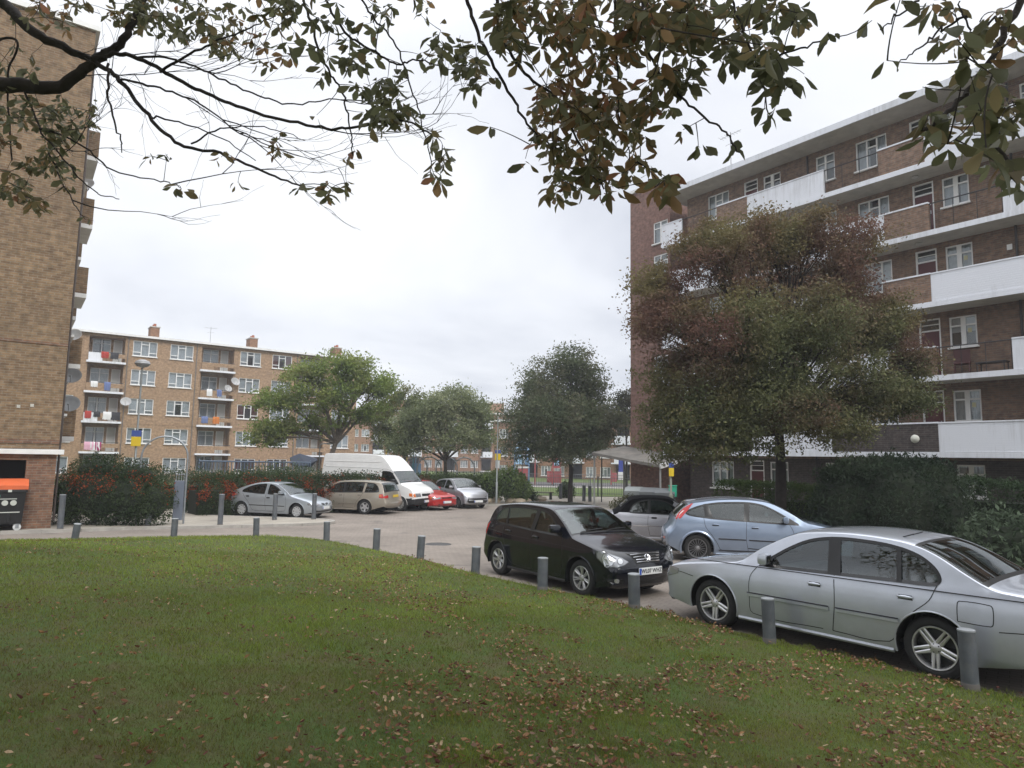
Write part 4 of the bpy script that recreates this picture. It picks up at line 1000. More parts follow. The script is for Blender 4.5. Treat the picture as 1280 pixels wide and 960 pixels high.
        if n.length < 1e-12: n = Vector((1, 0, 0))
        n.normalize()
        if (n.x < 0) == front and abs(n.x) > .2: n = -n
        if n.y < 0 and abs(n.y) > .8: n = -n
        p = p+n*off; return Vector((p.x, p.y*sg, p.z))
    def patch_face(s, mb, poly, off, k, front=True, sg=1, step=.06):
        V, T = cdt(poly, (), step); vs = [s.face(v.x, v.y, front, off, sg) if v.x >= 0 else s.face(-v.x, v.y, front, off, -sg) for v in V]
        mb.faces(vs, T, k)
    def obj(s, mb, name, mats, parent=None, smooth=35, merge=0): return mb.build(name, mats, parent or s.root, smooth=smooth, merge=merge)
    def build(s):
        sp = s.sp; P = sp['paint']; R = sp['R']; ra = R+sp.get('gap', .055); zs = sp['sill']
        top = sp.get('topmat'); mats = [P, M_trim, M_under, M_rubber, top or P]
        mb = MB(); gl = MB(); gr = MB()
        NT = 13; ts = [j/NT for j in range(NT+1)]
        iw0, iw1 = s.idx_x(sp['ws'][0]), s.idx_x(sp['ws'][1]); ir0, ir1 = s.idx_x(sp['rw'][0]), (s.idx_z(sp['rwz'], False) if 'rwz' in sp else s.idx_x(sp['rw'][1]))
        rows = [float(i) for i in range(s.n+1)]
        for v in (iw0, iw1, ir0, ir1):
            kx = min(range(len(rows)), key=lambda q: abs(rows[q]-v)); rows[kx] = v
        cut = {'w': (iw0, iw1), 'r': (ir0, ir1)}
        tg = sp.get('tglass', .86)
        jt = int(round(tg*NT)); jr = int(round(sp.get('rtg', tg)*NT))
        bumper_z = sp.get('black_bumper', 0)
        for sg in (1, -1):
            G = [[s.S(i, t) for t in ts] for i in rows]
            for a in range(len(rows)-1):
                ic = (rows[a]+rows[a+1])/2; q = s.Q[int(min(s.n, round(ic)))]
                for j in range(NT):
                    quad = [G[a][j], G[a][j+1], G[a+1][j+1], G[a+1][j]]
                    quad = [Vector((p.x, p.y*sg, p.z)) for p in quad]
                    if sg > 0: quad = quad[::-1]
                    tgt = mb; k = 0
                    if iw0 < ic < iw1 and j < jt: tgt = gl
                    elif ir0 < ic < ir1 and j < jr and not sp.get('norear'): tgt = gr
                    if tgt is not mb:
                        dist = min(abs(rows[a]-cut['w' if tgt is gl else 'r'][0]), abs(rows[a+1]-cut['w' if tgt is gl else 'r'][1]))
                        k = 1 if (dist < .5 or j == (jt if tgt is gl else jr)-1) else 0
                    elif top and s.topzone(q.x, q.y): k = 4
                    elif q.y < bumper_z and (q.x < .8 or q.x > s.L-.8): k = 1
                    tgt.poly(quad, k)
        # side panels
        outer = [(e.x, e.y) for e in s.E]
        # drop consecutive duplicates
        o2 = [outer[0]]
        for p in outer[1:]:
            if math.hypot(p[0]-o2[-1][0], p[1]-o2[-1][1]) > .004: o2.append(p)
        outer = o2
        xf, xr = sp['xf'], sp['xr']; zc = R
        def arc(cx, rev):
            a0 = math.asin(max(-1, min(1, (zs-zc)/ra))); A = [a0+(PI-2*a0)*i/22 for i in range(23)]
            return [(cx+ra*math.cos(a), zc+ra*math.sin(a)) for a in A]
        low = [(x, z) for x, z in arc(xr, 0)]+[(xr-(xr-xf)*f, zs) for f in (.3, .5, .7)]+[(x, z) for x, z in arc(xf, 0)]
        poly = outer+[p for p in low if True]
        dlo = sp['dlo']
        holes = [crom(h+[h[0]], 5)[:-1] if sp.get('smoothdlo', True) else h for h in dlo]
        holes = [[(p.x, p.y) for p in h] for h in holes]
        V, T = cdt(poly, holes, .09, sp.get('toplines', ()))
        for sg in (1, -1):
            vs = [Vector((s.xc-v.x, s.Y(v.x, v.y)*sg, v.y)) for v in V]
            ks = []
            for t in T:
                cx = sum(V[i].x for i in t)/3; cz = sum(V[i].y for i in t)/3
                k = 0
                if top and s.topzone(cx, cz, side=True): k = 4
                elif cz < bumper_z and (cx < xf-ra*.6 or cx > xr+ra*.6): k = 1
                ks.append(k)
            b0 = len(mb.v); mb.v += [tuple(v) for v in vs]
            for t, k in zip(T, ks): mb.f.append(tuple(i+b0 for i in (t if sg > 0 else t[::-1]))); mb.m.append(k)
            # arch liner and lip
            for cx in (xf, xr):
                A = arc(cx, 0); n0 = len(mb.v)
                for (x, z) in A: y = s.Y(x, z); mb.v += [(s.xc-x, sg*y, z), (s.xc-x, sg*(y-.02), z-0), (s.xc-x, sg*(y-.36), z)]
                for i in range(len(A)-1):
                    for q in (0, 1): mb.f.append((n0+3*i+q, n0+3*i+q+1, n0+3*i+q+4, n0+3*i+q+3)); mb.m.append(2 if q else 0)
                # inner closing disc
                c = MB(); n0 = len(mb.v); mb.v.append((s.xc-cx, sg*(s.W-.40), zc))
                for (x, z) in A: mb.v.append((s.xc-x, sg*(s.W-.40), z))
                for i in range(len(A)-1): mb.f.append((n0, n0+1+i, n0+2+i)); mb.m.append(2)
                lipr = sp.get('lip', .012)
                mb.tube([s.side(x, z, .0, sg)+Vector((0, 0, 0)) for x, z in [(cx+(x-cx)*(1+lipr/ra*.4), zc+(z-zc)*(1+lipr/ra*.4)) for x, z in A]], lipr, 6, sp.get('lipk', 0), cap=True)
            # sill face below door, gaps
            for path in sp.get('seams', []): s.ribbon(mb, [(p.x, p.y) for p in crom(path, 4)], .009, .0012, 3, sg)
            # pillars and rubbers round the glass
            for h in holes: s.ribbon(mb, h+[h[0], h[1]], .034, .004, sp.get('rubk', 3), sg)
            for pl in sp.get('pillars', []): s.patch_side(mb, pl, .003, sp.get('pilk', 3), sg)
            for pl in sp.get('bodypillars', []): s.patch_side(mb, pl, .003, 0, sg)
            # rocker
            a = xf+ra+.02; b = xr-ra-.02; n0 = []
            for i in range(9):
                x = a+(b-a)*i/8; n0.append(Vector((s.xc-x, sg*(s.Y(x, zs)-.012), zs-.0)))
            mb.tube(n0, .028, 8, sp.get('rockk', 0))
        # underbody
        mb.box(s.xc-(s.L-.25), s.xc-.2, -s.W+.42, s.W-.42, zs-.02, zs+.12, 2)
        mb.box(s.xc-(xr-ra), s.xc-(xf+ra), -s.W+.1, s.W-.1, zs-.01, zs+.06, 2)
        mb.box(s.xc-xf+ra*.0+.0, s.xc-.14, -s.W+.40, s.W-.40, zs, zs+.1, 2)
        # front grille, lower intake etc. given as face patches
        for (kind, poly, off) in sp.get('front', []): s.patch_face(mb, poly, off, {'body': 0, 'black': 1, 'rub': 3}[kind], True)
        for (kind, poly, off) in sp.get('rear', []): s.patch_face(mb, poly, off, {'body': 0, 'black': 1, 'rub': 3}[kind], False)
        s.body = s.obj(mb, 'body', mats, merge=.0008, smooth=sp.get('smooth', 32))
        s.obj(gl, 'windscreen', [M_cglass, M_rubber], merge=.0005, smooth=60)
        if gr.f: s.obj(gr, 'rear_window', [M_cglass, M_rubber], merge=.0005, smooth=60)
        for h in holes:
            for sg in (1, -1):
                w_ = MB(); s.patch_side(w_, h, -.006, 0, sg, .15); s.obj(w_, 'side_window', M_cglass, smooth=60)
        # mouldings
        for (poly, k) in sp.get('mould', []):
            for sg in (1, -1):
                q = MB(); a, b, z0, z1, th = poly
                n = 14
                for i in range(n):
                    x0 = a+(b-a)*i/n; x1 = a+(b-a)*(i+1)/n; zz = z0+(z1-z0)*i/n; zz1 = z0+(z1-z0)*(i+1)/n
                    A = [s.side(x0, zz-th, .002, sg), s.side(x0, zz-th*.7, .014, sg), s.side(x0, zz+th*.7, .014, sg), s.side(x0, zz+th, .002, sg)]
                    B = [s.side(x1, zz1-th, .002, sg), s.side(x1, zz1-th*.7, .014, sg), s.side(x1, zz1+th*.7, .014, sg), s.side(x1, zz1+th, .002, sg)]
                    for j in range(3): q.poly([A[j], A[j+1], B[j+1], B[j]] if sg < 0 else [A[j], B[j], B[j+1], A[j+1]])
                s.obj(q, 'side_moulding', {'b': M_trim, 'p': P, 'c': M_chrome, 'r': M_trim}[k], merge=.0005)
        for (x, z, k) in sp.get('handles', []):
            for sg in (1, -1):
                q = MB(); c = s.side(x, z, .022, sg)
                q.ball((c.x, c.y, c.z), (.085, .012, .017), 12); q.box(c.x-.075, c.x-.055, c.y-.02*sg if sg > 0 else c.y, c.y if sg > 0 else c.y+.02, c.z-.01, c.z+.01)
                s.patch_side(q, [(x-.075, z-.03), (x+.075, z-.03), (x+.065, z+.02), (x-.065, z+.02)], .0025, 1, sg)
                s.obj(q, 'door_handle', [{'p': P, 'b': M_trim, 'c': M_chrome}[k], M_rubber], smooth=50)
        mx_, mz_, ms = sp['mirror']
        for sg in (1, -1):
            q = MB(); c = s.side(mx_, mz_, .12*ms, sg); T_ = Matrix.Translation(c) @ Matrix.Rotation(sg*.22, 4, 'Z')
            q.bbox(-.055*ms, .075*ms, -.105*ms, .105*ms, -.065*ms, .075*ms, .045*ms, 0, T=T_)
            q.poly([T_ @ Vector(v) for v in [(-.057*ms, -.085*ms, -.045*ms), (-.057*ms, .085*ms, -.045*ms), (-.057*ms, .085*ms, .055*ms), (-.057*ms, -.085*ms, .055*ms)]], 1)
            q.tube([s.side(mx_, mz_-.035, -.01, sg), c+Vector((0, -.04*sg, -.04*ms))], [.03, .022], 8, 2)
            s.obj(q, 'wing_mirror', [sp.get('mirmat', P), M_chrome, M_trim], smooth=50)
        for nm, lst, fr in (('headlight', sp.get('head', []), True), ('tail_light', sp.get('tail', []), False), ('fog_light', sp.get('fog', []), True), ('reflector', sp.get('refl', []), False)):
            if not lst: continue
            for sg in (1, -1):
                q = MB()
                for (kind, poly, off) in lst:
                    if kind in ('ring', 'disc'):
                        cx, cz, r0 = poly; poly = [(cx+r0*math.cos(a*PI/9), cz+r0*math.sin(a*PI/9)) for a in range(18)]
                        kk = 1 if kind == 'disc' else 2
                    else: kk = {'lamp': 0, 'in': 1, 'dk': 2, 'red': 3, 'or': 4, 'wh': 5, 'bodyp': 6}[kind]
                    s.patch_face(q, poly, off, kk, fr, sg, .05)
                s.obj(q, nm, [M_lamp, M_lampin, M_lampdk, M_redl, M_orl, M_whl, P], smooth=60)
        for (poly, k, nm) in sp.get('sidepatch', []):
            for sg in (1, -1):
                q = MB(); s.patch_side(q, poly, .004, 0, sg); s.obj(q, nm, k, smooth=60)
        # grille
        if 'grille' in sp:
            poly, bars, bm_ = sp['grille']; q = MB(); s.patch_face(q, poly, .006, 0, True)
            x0 = min(p[0] for p in poly); x1 = max(p[0] for p in poly); z0 = min(p[1] for p in poly); z1 = max(p[1] for p in poly)
            for b in range(bars):
                z = z0+(z1-z0)*(b+.5)/bars; pts = []
                xs = [x0+(x1-x0)*i/20 for i in range(21)]; xs = [x for x in xs if inpoly(x, z, poly)]
                for x in xs: pts.append(s.face(abs(x), z, True, .012, 1 if x >= 0 else -1))
                if len(pts) > 2: q.tube(pts, .008, 6, 1)
            s.obj(q, 'grille', [M_under, bm_], smooth=50)
        if 'wipers' in sp or True:
            q = MB(); 
            for (y0, y1) in ((.05, .55), (-.55, -.02)):
                pts = []
                for i in range(7):
                    y = y0+(y1-y0)*i/6; ii = iw0+.35+1.3*math.sin(i/6*1.2); Ye = s.Y(s.Q[int(ii)].x, s.Q[int(ii)].y); p = s.S(ii, s.t_of(min(.95, abs(y)/Ye))); pts.append(Vector((p.x+.004, y, p.z+.02)))
                q.tube(pts, .009, 5)
            s.obj(q, 'wiper', M_trim)
        # number plates
        for fr, key in ((True, 'plate'), (False, 'rplate')):
            if key not in sp: continue
            txt, z, dxp = sp[key]; p = s.face(0, z, fr, .012); sx = 1 if fr else -1
            # flat plate standing just proud of the bumper
            x0 = p.x if fr else p.x; T_ = Matrix.Translation((x0+sx*(.012+dxp), 0, z)) @ Matrix.Rotation(sx*PI/2, 4, 'Z') @ Matrix.Rotation(PI/2, 4, 'X')
            q = MB(); q.bbox(-.26, .26, -.056, .056, -.014, 0, .005, 0, T=T_)
            if key == 'plate': q.box(-.255, -.21, -.05, .05, .0, .0012, 1, T=T_)
            o = s.obj(q, 'number_plate', [M_platew if fr else M_platey, M_eub], smooth=None)
            if txt: textmesh('lettering', txt, .088, M_ink, o, T_ @ Matrix.Translation((.02 if fr else 0, 0, .002)))
        # wheels
        for (x, front) in ((xf, 1), (xr, 0)):
            for sg in (1, -1):
                yw = s.Y(x, zc)-sp.get('wheelin', .028); s.wheel(s.xc-x, yw*sg, sg, R, sp.get('steer', 0) if front else 0)
        s.interior()
    def topzone(s, x, z, side=False):
        f = s.sp.get('topfn'); return f(x, z, side) if f else False
    def wheel(s, X, Y, sg, R, steer):
        tw = s.sp.get('tw', .195); rr_ = s.sp.get('rim', R*.66); w_ = empty('wheel', (X, Y, R), parent=None); setp(w_, s.root)
        w_.rotation_euler = (0, 0, steer+(0 if sg > 0 else PI))
        T = Matrix.Rotation(-PI/2, 4, 'X')    # lathe axis z -> +y (outer side)
        q = MB(); q.lathe([(rr_-.004, -.012), (rr_+.012, 0.0), (rr_+.03, .004), (R-.03, -.002), (R-.008, -.02), (R, -.045), (R, -tw+.045), (R-.01, -tw+.02), (rr_+.03, -tw), (rr_, -tw+.01)], 40, T=T)
        q.build('tyre', M_tyre, w_, smooth=40)
        st = s.sp.get('spoke', 'five'); q = MB(); rm = s.sp.get('rimmat', M_alloy)
        q.lathe([(rr_, -.015), (rr_-.008, -.004), (rr_-.02, -.006), (rr_-.026, -.03), (rr_-.03, -tw+.03), (rr_-.002, -tw+.012)], 40, T=T)
        def spoke(a, w0, w1, r0, r1, h0=-.022, h1=-.006, off=0, b=None):
            b = a if b is None else b
            ca, sa = math.cos(a), math.sin(a); cb_, sb_ = math.cos(b), math.sin(b)
            A = Vector((ca*r0, sa*r0)); B = Vector((cb_*r1, sb_*r1)); d = (B-A).normalized(); nn = Vector((-d.y, d.x))
            A += nn*off; B += nn*off
            vs = []
            for (pt, ww, h) in ((A, w0, h0), (B, w1, h1)):
                for (e, hh) in ((-1, h-.03), (-1, h-.006), (-.5, h), (.5, h), (1, h-.006), (1, h-.03)):
                    v = pt+nn*ww*e/1; vs.append(T @ Vector((v.x, v.y, hh)))
            q.faces(vs, [(i, i+1, i+7, i+6) for i in range(5)])
        rin = rr_-.02
        if st == 'double5':
            for i in range(5):
                a = 2*PI*i/5+.31; spoke(a-.42, .021, .013, .05, rin, b=a-.115); spoke(a+.42, .021, .013, .05, rin, b=a+.115)
        elif st == 'twin':
            for i in range(7):
                a = 2*PI*i/7+.2; spoke(a-.10, .010, .011, .045, rin, b=a-.12); spoke(a+.10, .010, .011, .045, rin, b=a+.12)
        elif st == 'multi':
            for i in range(18): a = 2*PI*i/18; spoke(a, .006, .0075, .05, rin)
        elif st == 'cover':
            q.lathe([(rr_-.015, -.012), (.06, -.028), (.0, -.018)], 32, T=T)
            for i in range(9):
                a = 2*PI*i/9; q.lathe([(.0, .0), (.02, -.002)], 8, k=1, T=T @ Matrix.Translation((math.cos(a)*rr_*.78, math.sin(a)*rr_*.78, -.010)))
            for i in range(9): a = 2*PI*i/9+.35; spoke(a, .016, .026, .04, rr_*.86, -.015, -.006)
        elif st == 'steel':
            q.lathe([(rr_-.02, -.05), (rr_*.6, -.045), (rr_*.45, -.02), (.05, -.025), (0, -.02)], 32, T=T)
            for i in range(8):
                a = 2*PI*i/8; q.lathe([(.0, .0), (.018, -.001)], 8, k=1, T=T @ Matrix.Translation((math.cos(a)*rr_*.74, math.sin(a)*rr_*.74, -.044)))
        else:
            for i in range(5): a = 2*PI*i/5+.3; spoke(a, .05, .032, .04, rin)
        q.lathe([(.06, -.05), (.055, -.02), (.032, -.012), (0, -.010)], 18, T=T)
        for i in range(5): a = 2*PI*i/5; q.lathe([(.008, 0), (.0, .0)], 6, k=1, T=T @ Matrix.Translation((math.cos(a)*.043, math.sin(a)*.043, -.014)))
        q.build('rim', [rm, M_under], w_, smooth=35)
        q = MB(); q.lathe([(rr_-.035, -.085), (.04, -.085)], 24, T=T); q.lathe([(rr_-.035, -.085), (rr_-.035, -.14), (0, -.14)], 24, k=1, T=T); q.build('brake_disc', [M_disc, M_under], w_, smooth=40)
    def interior(s):
        sp = s.sp; xs = sp.get('seatx', 1.9); W = s.W; zs = sp.get('seatz', .30); rt = max(q.y for q in s.Q)
        def seat(x, y, name='seat', w_=.5):
            q = MB(); X = s.xc-x
            q.bbox(X-.25, X+.27, y-w_/2, y+w_/2, zs, zs+.22, .05)
            T_ = Matrix.Translation((X-.25, y, zs+.14)) @ Matrix.Rotation(-.28, 4, 'Y'); q.bbox(-.07, .07, -w_/2, w_/2, 0, .58, .05, T=T_)
            if w_ < .7: q.bbox(-.05, .05, -.13, .13, .63, .80, .04, T=T_); q.box(-.01, .01, -.06, -.04, .55, .65, T=T_); q.box(-.01, .01, .04, .06, .55, .65, T=T_)
            s.obj(q, name, M_seat, smooth=40)
        seat(xs, W*.44); seat(xs, -W*.44)
        if sp.get('rearseat'): seat(sp['rearseat'], 0, 'rear_seat', W*1.35); 
        xd = sp.get('dashx', sp['ws'][0]+.22); q = MB(); zd = sp.get('dashz', s.belt(xd)-.06)
        prof = [(0, .0), (.0, -.03), (.16, -.02), (.30, .01), (.42, .01), (.48, -.06), (.46, -.30), (.30, -.45), (0, -.45)]
        vs = [];
        for y in (-W+.14, W-.14):
            for (dx_, dz_) in prof: vs.append((s.xc-xd-dx_+.12, y, zd+dz_))
        m_ = len(prof); q.faces(vs, [(i, (i+1) % m_, (i+1) % m_+m_, i+m_) for i in range(m_)]+[tuple(range(m_)), tuple(range(m_, 2*m_))[::-1]])
        s.obj(q, 'dashboard', M_dash)
        q = MB(); cy = -W*.44; c = Vector((s.xc-xd-.52, cy, zd-.04)); T_ = Matrix.Translation(c) @ Matrix.Rotation(-1.15, 4, 'Y')
        pts = [T_ @ Vector((.185*math.cos(a*PI/12), .185*math.sin(a*PI/12), 0)) for a in range(25)]; q.tube(pts, .014, 6)
        for a in (0, 2.3, 4.0): q.tube([T_ @ Vector((0, 0, -.02)), T_ @ Vector((.18*math.cos(a), .18*math.sin(a), 0))], .014, 5)
        q.tube([T_ @ Vector((0, 0, .02)), T_ @ Vector((0, 0, -.3))], .04, 8); s.obj(q, 'steering_wheel', M_dash, smooth=60)
        q = MB(); q.box(s.xc-(s.L-.6), s.xc-(sp['ws'][0]), -W+.12, W-.12, sp['sill']+.08, sp['sill']+.12); s.obj(q, 'cabin_floor', M_under)
        iw1 = s.idx_x(sp['ws'][1]); p = s.S(iw1-1, 0); q = MB(); q.bbox(p.x-.10, p.x-.07, -.11, .11, p.z-.10, p.z-.04, .01); q.tube([(p.x-.08, 0, p.z-.04), (p.x-.03, 0, p.z-.0)], .01, 5); s.obj(q, 'rear_view_mirror', M_trim)

def mirror_poly(P): return P
def place_wheels(car, rearpx, frontpx, side, adjust=0):
    """put the car so that the outer contact points of one side's wheels stand near two picture points on the ground"""
    A = gp(*rearpx); B = gp(*frontpx); d = (B-A); d.z = 0; ang = math.atan2(d.y, d.x)+adjust
    m = (A+B)/2; f = Vector((math.cos(ang), math.sin(ang), 0)); l = Vector((-f.y, f.x, 0))
    c = m-l*side*(car.W-.06); car.root.location = (c.x, c.y, gz(c.y)); car.root.rotation_euler = (0, 0, ang)
def place(car, x, y, ang):
    car.root.location = (x, y, gz(y)); car.root.rotation_euler = (0, 0, math.radians(ang))
P_black = paint('paint_black', (.005, .006, .010), .0, .2)
P_silver = paint('paint_silver', (.52, .55, .61), .6, .34)
P_blue = paint('paint_pale_blue', (.25, .31, .41), .6, .34)
P_meg = paint('paint_silver_blue', (.42, .46, .50), .55, .36)
P_beige = paint('paint_beige', (.36, .32, .26), .5, .36)
P_white = paint('paint_white', (.74, .74, .73), .0, .35)
P_red = paint('paint_red', (.42, .02, .02), .0, .35)
P_silv2 = paint('paint_silver_small', (.44, .45, .48), .7, .36)
P_silv3 = paint('paint_silver_lilac', (.60, .60, .64), .7, .36)
M_hood = mat('black_soft_top', (.006, .006, .007), .95, spec=.08, bump=.3, bscale=200)

def dlo_top(P): return P
SPEC = {}
SPEC['polo'] = dict(L=3.92, W=1.65, xf=.80, xr=3.26, R=.298, rim=.20, sill=.20, belt=(.90, .985), paint=P_black, spoke='twin', tw=.195, steer=0.05,
  prof=[(.16, .19), (.05, .24), (.015, .36), (.0, .47), (.03, .60), (.085, .70), (.20, .785), (.42, .865), (.70, .93), (.98, .985), (1.06, 1.02), (1.40, 1.24), (1.72, 1.41), (1.95, 1.455), (2.35, 1.475), (2.85, 1.465), (3.25, 1.425), (3.48, 1.385), (3.60, 1.30), (3.74, 1.08), (3.80, .98), (3.84, .86), (3.86, .70), (3.91, .58), (3.92, .45), (3.88, .32), (3.78, .26)],
  ws=(1.05, 1.74), rw=(3.54, 3.79), rwz=1.0,
  dlo=[[(1.30, .945), (1.42, 1.04), (1.62, 1.19), (1.82, 1.305), (2.05, 1.355), (2.45, 1.368), (2.90, 1.355), (3.20, 1.32), (3.34, 1.24), (3.42, 1.10), (3.38, 1.03), (3.0, 1.0), (2.4, .975), (1.8, .955)]],
  pillars=[[(2.10, .95), (2.22, .955), (2.19, 1.375), (2.07, 1.37)], [(2.96, .98), (3.02, .98), (3.10, 1.36), (3.05, 1.36)], [(1.30, .93), (1.44, .935), (1.50, 1.12), (1.45, 1.09)]],
  seams=[[(1.28, .93), (1.24, .7), (1.26, .42), (1.32, .27), (2.05, .26)], [(2.15, .96), (2.16, .6), (2.12, .27)], [(2.12, .27), (2.75, .29), (2.92, .45), (2.98, .62), (3.05, .78), (3.07, .99)], [(.02, .70), (.3, .82)]],
  handles=[(2.02, .84, 'p'), (2.88, .87, 'p')], mirror=(1.42, 1.0, 1.0), crease=.80, rearseat=2.9, seatx=2.1, rockk=1,
  front=[('rub', [(-.40, .24), (.40, .24), (.43, .38), (-.43, .38)], .004), ('rub', [(-.26, .58), (.26, .58), (.40, .76), (-.40, .76)], .003), ('rub', [(.50, .27), (.74, .29), (.76, .38), (.52, .36)], .004), ('rub', [(-.50, .27), (-.52, .36), (-.76, .38), (-.74, .29)], .004)],
  grille=([(-.25, .60), (.25, .60), (.37, .745), (-.37, .745)], 4, M_chrome),
  head=[('dk', [(.40, .635), (.50, .595), (.62, .575), (.80, .60), (.93, .67), (.96, .745), (.90, .79), (.78, .80), (.64, .775), (.50, .715)], .004), ('lamp', [(.42, .64), (.50, .605), (.62, .59), (.79, .615), (.91, .68), (.935, .745), (.88, .775), (.78, .785), (.64, .76), (.51, .705)], .008),
        ('ring', (.74, .70, .088), .011), ('disc', (.74, .70, .078), .013), ('ring', (.555, .665, .052), .011), ('disc', (.555, .665, .044), .013), ('wh', [(.72, .68), (.77, .69), (.76, .72), (.72, .72)], .016)],
  fog=[('disc', (.63, .325, .04), .01)],
  tail=[('red', [(.55, .72), (.80, .74), (.83, .98), (.68, 1.0), (.56, .9)], .006)],
  plate=('WL07 WHZ', .475, .004), rplate=('WL07 WHZ', .78, .01))
def _squash(sp, z0, f):
    g = lambda z: z if z < z0 else z0+(z-z0)*f
    P2 = lambda P: [(x, g(z)) for x, z in P]
    sp['prof'] = P2(sp['prof']); sp['dlo'] = [P2(d) for d in sp['dlo']]; sp['pillars'] = [P2(d) for d in sp['pillars']]; sp['seams'] = [P2(d) for d in sp['seams']]
    sp['belt'] = (g(sp['belt'][0]), g(sp['belt'][1]))
_squash(SPEC['polo'], .7, .93)
SPEC['accord'] = dict(L=4.62, W=1.75, xf=.93, xr=3.60, R=.315, rim=.225, sill=.215, belt=(.88, .965), paint=P_silver, spoke='double5', tw=.205, rimmat=M_alloy,
  nose_in=.19, prof=[(.18, .20), (.06, .25), (.02, .38), (.0, .52), (.0, .60), (.045, .685), (.15, .76), (.5, .84), (.95, .905), (1.25, .945), (1.32, .97), (1.65, 1.18), (1.98, 1.345), (2.2, 1.395), (2.6, 1.425), (3.0, 1.41), (3.25, 1.375), (3.50, 1.29), (3.80, 1.12), (3.98, 1.035), (4.15, 1.015), (4.42, 1.0), (4.53, .96), (4.58, .80), (4.61, .60), (4.62, .48), (4.58, .34), (4.48, .27)],
  ws=(1.32, 2.02), rw=(3.27, 3.95),
  dlo=[[(1.62, .91), (1.75, 1.00), (1.98, 1.15), (2.20, 1.262), (2.45, 1.318), (2.75, 1.325), (3.05, 1.30), (3.30, 1.235), (3.47, 1.13), (3.54, 1.02), (3.50, .965), (3.1, .95), (2.5, .93), (2.0, .915)]],
  pillars=[[(2.45, .92), (2.585, .922), (2.535, 1.335), (2.41, 1.33)], [(3.13, .94), (3.18, .94), (3.14, 1.30), (3.09, 1.305)], [(1.60, .89), (1.76, .90), (1.80, 1.04), (1.74, 1.0)]],
  seams=[[(1.60, .89), (1.50, .75), (1.49, .5), (1.53, .30), (2.4, .29)], [(2.52, .93), (2.53, .6), (2.50, .29)], [(2.50, .29), (3.05, .30), (3.16, .50), (3.30, .66), (3.45, .80), (3.52, .96)], [(3.70, .64), (3.96, .64), (3.98, .67), (3.98, .81), (3.96, .84), (3.72, .84), (3.70, .81), (3.70, .64)], [(.02, .62), (.35, .66), (.62, .63)], [(4.02, .60), (4.5, .66)]],
  handles=[(2.32, .785, 'p'), (3.22, .80, 'p')], mirror=(1.74, .96, .95), crease=.86, rearseat=3.1, seatx=2.35, lip=.01,
  mould=[((1.46, 2.47, .525, .53, .022), 'p'), ((2.54, 3.15, .53, .535, .022), 'p'), ((.42, 4.4, .865, .915, .005), 'b'), ((1.46, 2.47, .552, .557, .005), 'b'), ((2.54, 3.15, .557, .562, .005), 'b')],
  front=[('rub', [(-.45, .24), (.45, .24), (.5, .36), (-.5, .36)], .004)],
  grille=([(-.33, .58), (.33, .58), (.36, .68), (-.36, .68)], 2, M_chrome),
  head=[('lamp', [(.40, .585), (.80, .59), (.98, .63), (1.0, .70), (.82, .72), (.42, .69)], .006), ('disc', (.60, .645, .04), .010)],
  tail=[('red', [(.45, .70), (.78, .70), (.78, .90), (.46, .90)], .006)], noset=.12,
  plate=(None, .44, .004), rplate=(None, .80, .01))
def _stretch(sp):
    def g(x):
        t = min(1, max(0, (x-1.9)/1.4)); return x+.13*t*t*(3-2*t)+max(0, x-3.6)*.10
    P2 = lambda P: [(g(p[0]), p[1]) for p in P]
    sp['prof'] = P2(sp['prof']); sp['dlo'] = [P2(d) for d in sp['dlo']]; sp['pillars'] = [P2(d) for d in sp['pillars']]; sp['seams'] = [P2(d) for d in sp['seams']]
    sp['rw'] = (g(sp['rw'][0]), g(sp['rw'][1])); sp['L'] = g(sp['L']); sp['handles'] = [(g(h[0]), h[1], h[2]) for h in sp['handles']]
    sp['mould'] = [((g(m[0][0]), g(m[0][1]), *m[0][2:]), m[1]) for m in sp['mould']]
_stretch(SPEC['accord'])
